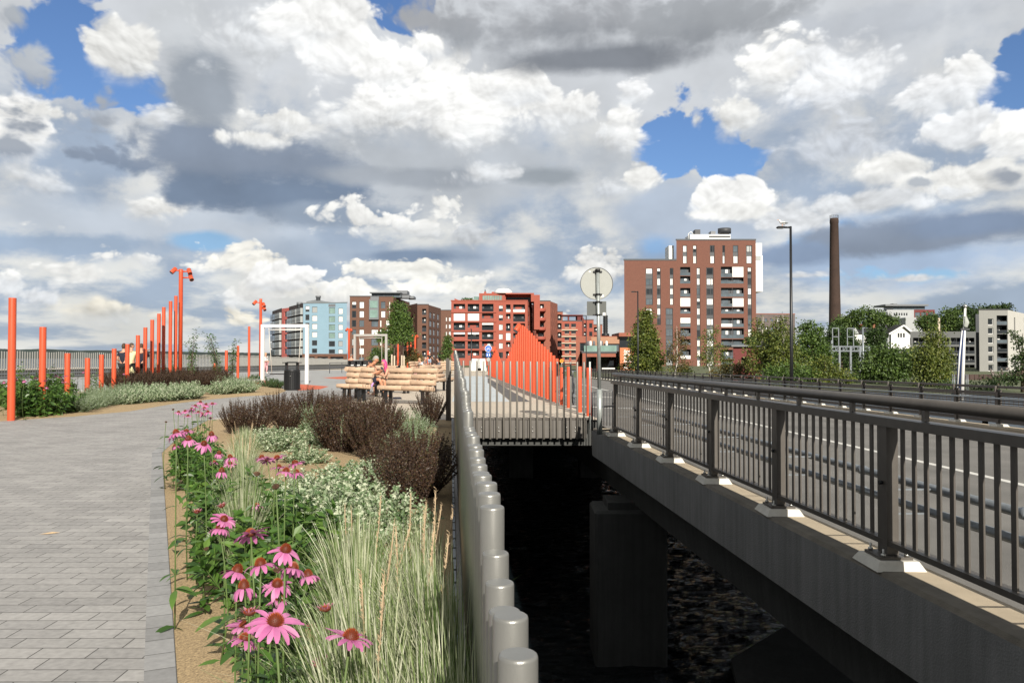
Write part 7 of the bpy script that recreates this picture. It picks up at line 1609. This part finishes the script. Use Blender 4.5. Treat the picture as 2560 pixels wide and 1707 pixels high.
# retaining wall with faded paint
w = Wall(T(1660), 95, T(2400)); t = MB(); wbox(t, w, 0, w.W, -3, w.z(2450, V(1482)), 0, .5)
for k in range(18): wbox(t, w, w.W * k / 18, w.W * k / 18 + .12, -3, w.z(2450, V(1482)), -.06, -.005)
tag(t.build('retaining_wall', M['wall_graffiti']), 'dark brown panelled retaining wall below the pale corner block', 'wall')
mat('graffiti_paint', (.20, .17, .155), .9, var=.3); mat('shrub_flowers', (.75, .33, .05), .8)
b = MB(); b.face([(0, 0, 0)] * 3) if False else None
g_ = MB(); rs_ = random.Random(3)
for k in range(5):
    u0 = w.W * (.52 + .07 * k); z0_ = w.z(2450, V(1535)); s_ = .9
    pts = [w.pt(u0 + rs_.uniform(0, 1.3) * s_, z0_ + rs_.uniform(.1, 1.8) * s_, -.075) for _ in range(6)]
    for a, c_ in zip(pts, pts[1:]): g_.bar(a, c_, .03, .16)
go_ = g_.build('wall_painting', M['graffiti_paint']); tag(go_, 'faded pale spray painted scrawl on the brown retaining wall', 'graffiti')
# small dark red shed, brick pillar
w = Wall(1833, 92, 1905); t = bthing('small dark red shed behind the birches in front of the tower', w, 'shed', 'shed'); b = MB(); zt = w.z(1850, 866.5); facade(b, w, 0, w.W, -2, zt, [(w.W * .28, w.W * .5, w.z(1850, 912), w.z(1850, 893))], .2); shell(b, w, 0, w.W, -2, zt, 6); b.build('wall', [M['dark_red'], M['dark_grey']], t, w=True); b = MB(); wbox(b, w, -.3, w.W + .3, zt, zt + .18, -.4, 6.3); b.build('roof', M['mid_grey'], t, w=True)
# factory chimney
pb0, pt0 = at(2088, 892, 450), at(2096, 546, 450); t = thing('factory_chimney', 'tall dark brick factory chimney rising above the trees', 'chimney', (pb0.x, 450, -5)); H_ = pt0.z + 5
b = MB(); b.lathe([(3.75, 0), (3.3, H_ * .25), (2.65, H_ * .7), (2.28, H_ * .965), (2.42, H_ * .968), (2.42, H_ * .985), (2.25, H_), (1.9, H_), (0, H_ - 1)], n=28); b.build('shaft', M['chimney_brick'], t)
b = MB()
for k in range(12): a = 2 * PI * k / 12; b.tube([(2.3 * math.cos(a), 2.3 * math.sin(a), H_), (2.3 * math.cos(a), 2.3 * math.sin(a), H_ + 1.6)], .07, 4)
b.tube([(2.3 * math.cos(2 * PI * k / 24), 2.3 * math.sin(2 * PI * k / 24), H_ + 1.55) for k in range(25)], .07, 4); b.build('top_railing', M['dark_grey'], t)
# steel gantry
p0, p1 = at(2080, 905, 130), at(2172, 905, 132); t = thing('steel_gantry', 'pale steel lattice gantry in front of the trees', 'gantry', (p0.x, 130, -1.5)); b = MB(); zt, zl = at(2080, 866, 130).z, at(2080, 877, 130).z; n = 10
for z in (zt, zl): b.bar((p0.x, p0.y, z), (p1.x, p1.y, z), .22, .22); b.bar((p0.x, p0.y + 3, z), (p1.x + 1, p1.y + 3, z), .22, .22)
for k in range(n): a, c_ = p0.lerp(p1, k / n), p0.lerp(p1, (k + 1) / n); b.bar((a.x, a.y, zl), (c_.x, c_.y, zt) if k % 2 else (c_.x, c_.y, zl), .1, .1); b.bar((a.x, a.y, zl), (a.x, a.y, zt), .1, .1)
for f in (0, .2, .5, .76, 1): a = p0.lerp(p1, f); b.bar((a.x, a.y, -1.5), (a.x, a.y, zt + (1 if f in (0,) else 0)), .3, .3)
for f in (.1, .5): a = p0.lerp(p1, f); b.bar((a.x - .5, a.y, zt), (a.x - .5, a.y, zt + 3), .12, .12); b.bar((a.x + .5, a.y, zt), (a.x + .5, a.y, zt + 3), .12, .12); b.bar((a.x - .5, a.y, zt + 3), (a.x + .5, a.y, zt + 3), .12, .12); b.bar((a.x - .5, a.y, zt + 1.6), (a.x + .5, a.y, zt + 1.6), .12, .12)
b.build('lattice', M['galvanised'], t, w=True)
# ---------------------------------------------------------------- street lamps, gull, flagpole
def lamp(x, ytop, Y, label, arm_px, zb=-.6, dia=.17, name='street_lamp', m='black_metal', extra=True):
    p = at(x, ytop, Y); q = at(x + arm_px, ytop + 2, Y); t = thing(name, label, 'street lamp', (p.x, Y, zb)); h = p.z - zb; a = q.x - p.x
    b = MB(); b.tube([(0, 0, 0), (0, 0, h * .3), (0, 0, h)], [dia / 2, dia / 2 * .9, dia / 2 * .65], 14); b.tube([(0, 0, h - dia * .3), (a * .45, 0, h - dia * .3)], dia * .28, 10); b.build('pole', M[m], t)
    b = MB(); b.box((a * .72, 0, h - dia * .3), (abs(a) * .62, .3, .09), bev=.04); hd = b.build('lamp_head', M[m], t)
    b = MB(); b.box((a * .75, 0, h - dia * .3 - .052), (abs(a) * .4, .2, .012)); b.build('lens', M['blind_grey'], hd)
    if extra: b = MB(); b.lathe([(0, -.01), (.10, -.01), (.10, 0), (0, 0)], (0, -dia * .5, 1.45 + (892 - (ytop + (933 - ytop) * .0 + 882)) / FPX * Y - zb), 14, axis='y'); b.build('round_tag', M['white_paint'], t)
    return t, p, a
t, p, a = lamp(1976.5, 566, 38.5, 'tall black street lamp beyond the road with a gull on its arm', -34)
lamp(1594.5, 728, 74.5, 'black street lamp in front of the brick tower', -16, zb=-.9)
lamp(1465.5, 788, 110, 'thin black street lamp above the restaurant terrace', -8, zb=-1.2, extra=False)
lamp(1178.5, 822, 100, 'thin dark lamp post before the red balconies', -3, zb=-.2, extra=False)
lamp(2157, 818, 120, 'pale grey lamp post beside the dark conifer', 12, zb=-1.5, dia=.35, m='galvanised', extra=False)
p2 = at(2347, 795, 150); b = MB(); b.tube([(0, 0, 0), (0, 0, p2.z + 1.5)], [.28, .2], 8); o = b.build('post', M['wood_stake']); o.location = (p2.x, 150, -1.5); tag(o, 'bare tan post standing in the trees above the grey balconies', 'post')
# gull
t = thing('gull', 'white gull standing on the tall street lamp arm', 'bird', (p.x + a * .62, 38.5, p.z - .02), R(185))
me = skin_mesh('body', [(-.17, 0, .17), (-.05, 0, .17), (.07, 0, .20), (.13, 0, .29), (.16, 0, .335), (-.30, 0, .18)], [(5, 0), (0, 1), (1, 2), (2, 3), (3, 4)], [.045, .075, .07, .04, .043, .012], 1); me.materials.append(M['cloth_white']); link('body', me, t)
b = MB(); b.tube([(.19, 0, .335), (.25, 0, .325)], [.014, .003], 6); b.build('beak', M['sign_orange'], t)
for s in (-1, 1):
    b = MB(); b.tube([(.06, s * .06, .2), (-.12, s * .075, .19), (-.33, s * .03, .18)], [.03, .045, .005], 8, flat=.5); b.build('wing', M['blind_grey'], t)
    b = MB(); b.tube([(0, s * .03, 0), (0, s * .03, .12)], .007, 5); b.build('leg', M['sign_orange'], t)
# flagpole with furled flag
pt_, pb_ = at(2413, 770, 48), at(2404, 1040, 48); t = thing('flagpole', 'white flagpole with a ball top and furled blue and white flag', 'flagpole', (pb_.x, 48, -1.2)); dz = pt_.z + 1.2; dx = pt_.x - pb_.x
mat('flag_blue', (.012, .03, .10), .8); mat('flag_grey', (.36, .38, .35), .8)
b = MB(); b.tube([(0, 0, 0), (dx * .5, 0, dz * .5), (dx, 0, dz)], [.125, .10, .06], 14); b.build('pole', M['white_paint'], t)
b = MB(); b.lathe([(.0, -.12), (.09, -.08), (.12, 0), (.09, .08), (0, .12)], (dx, 0, dz + .1), 14); b.build('ball', M['bolt_steel'], t)
zz = lambda y: at(2410, y, 48).z + 1.2
b = MB(); b.tube([(dx * .93 - .02, -.1, zz(790)), (dx * .85 + .05, -.14, zz(806)), (dx * .8 - .02, -.14, zz(816)), (dx * .75 - .05, -.12, zz(819))], [.06, .15, .14, .09], 10, flat=.6); b.build('flag_cover', M['flag_grey'], t)
b = MB(); b.bar((dx * .66 - .25, -.1, zz(823)), (dx * .66 + .28, -.1, zz(823)), .06, .10); b.build('cleat', M['dark_grey'], t)
for k, (o0, o1, m, r_) in enumerate(((-.10, -.22, 'flag_blue', .075), (-.17, -.34, 'white_paint', .05), (-.21, -.42, 'flag_blue', .022))):
    b = MB(); b.tube([(dx * .74 + o0, -.08, zz(826)), (dx * .4 + (o0 + o1) / 2, -.09, zz(890)), (o1 * .9, -.08, zz(985))], [r_ * .6, r_, r_ * .8], 8); b.build('flag_fold', M[m], t)
b = MB(); b.box((0, 0, .4), (.9, .6, .06))
for s in (-.4, .4): b.tube([(s, 0, .4), (s, 0, 1.6)], .03, 6); b.tube([(s, .2, .4), (s, .2, 1.6)], .03, 6)
b.build('base_frame', M['galvanised'], t)
# ---------------------------------------------------------------- trees
LV = {}
def leafmat(n, lo, mid, hi): LV[n] = mat('leaf_' + n, mid, .55, var=.25, vscale=.8, island=[(0, tuple(v * .8 for v in lo)), (.5, tuple(v * .88 for v in mid)), (1, tuple(v * .85 for v in hi))], trans=.18)
leafmat('birch', (.05, .080, .012), (.115, .155, .022), (.21, .23, .04)); leafmat('maple', (.034, .072, .012), (.075, .138, .022), (.14, .22, .040)); leafmat('deep', (.016, .040, .010), (.038, .078, .016), (.078, .13, .028)); leafmat('park', (.032, .066, .013), (.070, .125, .022), (.13, .20, .040)); leafmat('russet', (.06, .05, .015), (.12, .10, .025), (.20, .15, .04))
def tree(name, label, xb, Y, crowns, lm, ls, dens=1.0, trunk=.2, tm='bark', zb=-1.3, group='trees beyond the road', droop=0.0, clump=.34, ttop=None, limbs=True):
    base = at(xb, 892, Y); t = thing(name, label, 'tree', (base.x, Y, zb), 0, group)
    m = Y / FPX; C, D, tips = [], [], []
    for cx, cy, rx, ry in crowns:
        c = np.array(at(cx, cy, Y)); Rx, Rz = rx * m, ry * m; Ry = min(Rx, 6.0) * .9
        nc = max(6, int(dens * 62 * (Rx * Rz) / (clump * 3) ** 2)); nc = min(nc, 620)
        for _ in range(nc):
            v = RG.normal(size=3); v /= np.linalg.norm(v); r = RG.uniform(.35, 1.0) ** .55
            cc = c + v * r * np.array([Rx, Ry, Rz]) * RG.uniform(.86, 1.04); tips.append(cc)
            n = int(RG.integers(16, 30)); o = RG.normal(size=(n, 3)) * clump * RG.uniform(.7, 1.2) * np.array([.75, .75, .6 + droop]); o[:, 2] -= droop * np.abs(o[:, 0]) * .5
            C.append(cc + o); D.append(unit(RG.normal(size=(n, 3)) + v * .7 - np.array([0, 0, .25 + 1.4 * droop])))
    C = np.concatenate(C); D = np.concatenate(D); S = unit(np.cross(D, RG.normal(size=D.shape))); L = ls * RG.uniform(.7, 1.35, len(C))
    fo = MB(); leafset(fo, C, D, S, L, L * .62, .12, 0, .05)
    st = MB(); cmain = max(crowns, key=lambda q: q[3]); ctr = at(cmain[0], cmain[1], Y); top = at(cmain[0], min(q[1] - q[3] * .6 for q in crowns), Y) if ttop is None else at(*ttop, Y)
    mid = Vector((base.x * .6 + ctr.x * .4, Y, ctr.z * .6 + zb * .4)); st.tube([(base.x, Y, zb), mid, (ctr.x, Y, ctr.z), top], [trunk, trunk * .75, trunk * .45, trunk * .1], 9)
    if limbs:
        for k in RG.choice(len(tips), min(14, len(tips)), replace=False):
            e = Vector(tips[k]); zz_ = mid.z + (e.z - mid.z) * .3; f = min(1, max(0, (zz_ - mid.z) / max(.1, top.z - mid.z))); s_ = mid.lerp(top, f)
            st.tube([s_, s_.lerp(e, .5) + Vector((0, 0, .25)), e], [trunk * .3, trunk * .18, trunk * .05], 5)
    st.build('trunk', M[tm], t, w=True); fo.build('crown', LV[lm], t, w=True); return t
tree('birch_tree', 'full leafy birch in front of the left edge of the brick tower', 1615, 95, [(1613, 797, 17, 22), (1612, 826, 27, 26), (1612, 862, 38, 34), (1618, 900, 44, 34)], 'birch', .26, 1.25, .16, 'birch_bark', clump=.42)
tree('birch_tree', 'thin birch with a bare white trunk before the tower windows', 1686, 90, [(1694, 905, 26, 28), (1705, 860, 16, 26), (1680, 880, 12, 22), (1697, 835, 10, 18)], 'russet', .2, .5, .12, 'birch_bark', clump=.4, ttop=(1692, 815))
tree('birch_tree', 'slender airy birch before the middle tower windows', 1776, 92, [(1772, 850, 16, 24), (1782, 828, 10, 14), (1768, 895, 22, 26), (1800, 880, 16, 20), (1812, 905, 20, 16)], 'birch', .2, .55, .12, 'birch_bark', clump=.4, ttop=(1778, 815))
tree('birch_tree', 'tall airy birch just left of the tall street lamp', 1908, 78, [(1895, 822, 18, 26), (1905, 860, 30, 40), (1890, 900, 36, 34), (1930, 905, 34, 30)], 'birch', .2, .75, .14, 'birch_bark', clump=.42, ttop=(1908, 792))
tree('birch_tree', 'airy birch directly behind the tall street lamp', 1958, 76, [(1952, 812, 20, 26), (1960, 850, 34, 36), (1950, 895, 40, 36), (1985, 905, 34, 30)], 'birch', .2, .8, .14, 'birch_bark', clump=.42, ttop=(1957, 786))
tree('leafy_tree', 'rounded bright green tree right of the tall street lamp', 2030, 110, [(2025, 832, 30, 26), (2030, 868, 40, 34), (2010, 905, 34, 26), (2055, 895, 26, 26)], 'maple', .32, 1.0, .22, clump=.5)
tree('leafy_tree', 'dark shaded tree at the foot of the factory chimney', 2104, 140, [(2100, 842, 34, 28), (2120, 870, 34, 26), (2080, 862, 20, 26)], 'deep', .36, 1.0, .24, clump=.55)
tree('leafy_tree', 'wide domed tree on the hill right of the chimney', 2165, 260, [(2160, 808, 74, 40), (2110, 822, 34, 26), (2212, 815, 36, 26)], 'park', .7, .95, .5, clump=1.1, zb=-2)
tree('leafy_tree', 'dark conifer like tree before the white wooden house', 2192, 150, [(2190, 842, 24, 26), (2188, 868, 30, 22)], 'deep', .36, 1.0, .24, clump=.5)
tree('leafy_tree', 'large dark green tree in the middle of the right bank', 2215, 84, [(2215, 892, 40, 24), (2185, 908, 42, 34), (2255, 905, 44, 36), (2215, 940, 60, 26), (2160, 935, 30, 26)], 'park', .27, 1.1, .25, clump=.48)
tree('birch_tree', 'weeping birch left of the flagpole', 2335, 74, [(2335, 850, 26, 26), (2322, 890, 40, 36), (2350, 900, 34, 40), (2330, 940, 50, 34)], 'birch', .2, 1.15, .18, 'birch_bark', droop=.7, clump=.38, ttop=(2342, 828))
tree('leafy_tree', 'sparse yellow green young tree in front of the gantry', 2072, 70, [(2062, 915, 24, 24), (2085, 935, 22, 22), (2050, 940, 26, 20), (2105, 945, 24, 16)], 'birch', .2, .8, .08, clump=.36)
tree('leafy_tree', 'dark near tree cut by the right picture edge', 2556, 62, [(2552, 858, 16, 14), (2556, 900, 22, 22), (2545, 945, 30, 22), (2535, 838, 8, 8)], 'deep', .17, .85, .16, clump=.3)
tree('leafy_tree', 'hillside tree left of the flagpole top', 2345, 230, [(2325, 806, 34, 20), (2370, 796, 34, 24), (2345, 822, 46, 18)], 'park', .6, 1.0, .4, clump=.95, zb=-2)
tree('leafy_tree', 'hillside tree behind the flagpole top', 2415, 240, [(2412, 794, 36, 28), (2430, 818, 32, 20), (2390, 815, 26, 18)], 'deep', .6, 1.0, .4, clump=.95, zb=-2)
tree('leafy_tree', 'tree crowns peeping over the pale corner block roof', 2490, 220, [(2475, 775, 24, 9), (2510, 773, 24, 9), (2450, 785, 16, 10)], 'deep', .6, .9, .4, clump=.7, zb=-2)
tree('leafy_tree', 'low bush filling the bank below the slender birch', 1850, 84, [(1835, 930, 30, 22), (1870, 928, 34, 26), (1800, 935, 30, 16)], 'russet', .2, .8, .1, clump=.38, limbs=False)
tree('leafy_tree', 'green bush on the bank below the tall street lamp', 1985, 70, [(1975, 935, 40, 24), (2020, 940, 34, 20), (1930, 940, 34, 20)], 'maple', .2, .9, .1, clump=.38, limbs=False)
tree('leafy_tree', 'yellowish bush on the bank by the orange sign wall', 1590, 98, [(1568, 918, 16, 14), (1640, 922, 22, 14), (1700, 928, 30, 12)], 'birch', .2, .8, .1, clump=.36, limbs=False)
tree('leafy_tree', 'low dark bush in front of the brown retaining wall', 2490, 66, [(2500, 955, 34, 14), (2450, 968, 40, 10), (2380, 965, 30, 12)], 'deep', .18, .8, .08, clump=.34, limbs=False)
tree('leafy_tree', 'dense green tree behind the airy birches left of the lamp', 1925, 125, [(1890, 870, 34, 36), (1930, 860, 36, 34), (1965, 880, 36, 34), (1900, 915, 60, 24)], 'park', .36, .8, .24, clump=.55)
tree('leafy_tree', 'dark tree mass behind the gantry', 2130, 165, [(2060, 890, 40, 26), (2110, 900, 44, 30), (2150, 895, 40, 30), (2090, 930, 60, 24)], 'deep', .45, .9, .3, clump=.7)
tree('leafy_tree', 'broad dark tree low behind the large green one', 2260, 120, [(2215, 920, 50, 34), (2275, 915, 44, 40), (2300, 945, 50, 24)], 'deep', .36, 1.0, .25, clump=.6)
g = 'young trees on the plaza'
tree('young_tree', 'staked young plaza tree with a low branch to the left', 984, 62, [(991, 772, 10, 16), (990, 800, 15, 22), (987, 833, 17, 20), (958, 842, 14, 14), (985, 850, 14, 8)], 'maple', .16, 1.25, .06, zb=0, group=g, clump=.24)
tree('young_tree', 'staked young plaza tree on the right of the pair', 1007, 64, [(1009, 778, 9, 20), (1011, 810, 14, 24), (1014, 842, 14, 16), (1027, 838, 8, 12)], 'maple', .16, 1.25, .06, zb=0, group=g, clump=.24)
tree('young_tree', 'slim young plaza tree in front of the dark brown block', 1118, 76, [(1119, 850, 7, 14), (1118, 872, 10, 16), (1116, 892, 10, 12)], 'maple', .16, 1.3, .05, zb=0, group=g, clump=.24)
tree('bush', 'flowering yellow green bush among the far orange posts', 1030, 66, [(1028, 885, 13, 16), (1040, 898, 13, 12), (1018, 900, 10, 10)], 'russet', .13, 1.2, .05, zb=0, group='plaza bushes', clump=.22, limbs=False)
tree('bush', 'dark green bush behind the grey haired man', 950, 70, [(945, 888, 14, 20), (965, 895, 16, 16), (935, 898, 12, 12), (975, 880, 10, 16)], 'park', .14, 1.2, .05, zb=0, group='plaza bushes', clump=.24, limbs=False)
b = MB()
for x0, x1, Y, h in ((988, 1066, 58, .45), (930, 985, 66, .4)):
    p0, p1 = at(x0, 900, Y), at(x1, 900, Y); t = MB(); t.box(((p0.x + p1.x) / 2, Y + 1.2, h / 2), (p1.x - p0.x, 2.4, h), bev=.03); t.box(((p0.x + p1.x) / 2, Y + 1.2, h + .01), (p1.x - p0.x - .2, 2.2, .03), m=1)
    tag(t.build('planter', [M['brown_cladding'], M['soil']]), 'low dark brown planter box %s' % ('under the staked young trees' if x0 == 988 else 'behind the recycling box'), 'planter')
g = 'pale tree stakes'
for x, yt, lab in ((979.5, 886, 'left of the left young trunk'), (986, 889, 'right of the left young trunk'), (1004.5, 888, 'left of the right young trunk'), (1010, 889, 'right of the right young trunk')):
    p = at(x, yt, 57.5); b = MB(); b.tube([(0, 0, 0), (0, 0, p.z)], .055, 8); o = b.build('tree_stake', M['wood_stake']); o.location = (p.x, 57.5, 0); tag(o, 'pale wooden tree stake ' + lab, 'stake', g)
for k in range(6):
    p = at(1112 + 3.4 * k, 900 + (k % 2) * 2, 70); b = MB(); b.tube([(0, 0, 0), (0, 0, p.z)], .05, 8); o = b.build('tree_stake', M['wood_stake']); o.location = (p.x, 70, 0); tag(o, 'pale wooden stake %s from the left below the slim young tree' % ORD[k], 'stake', g)
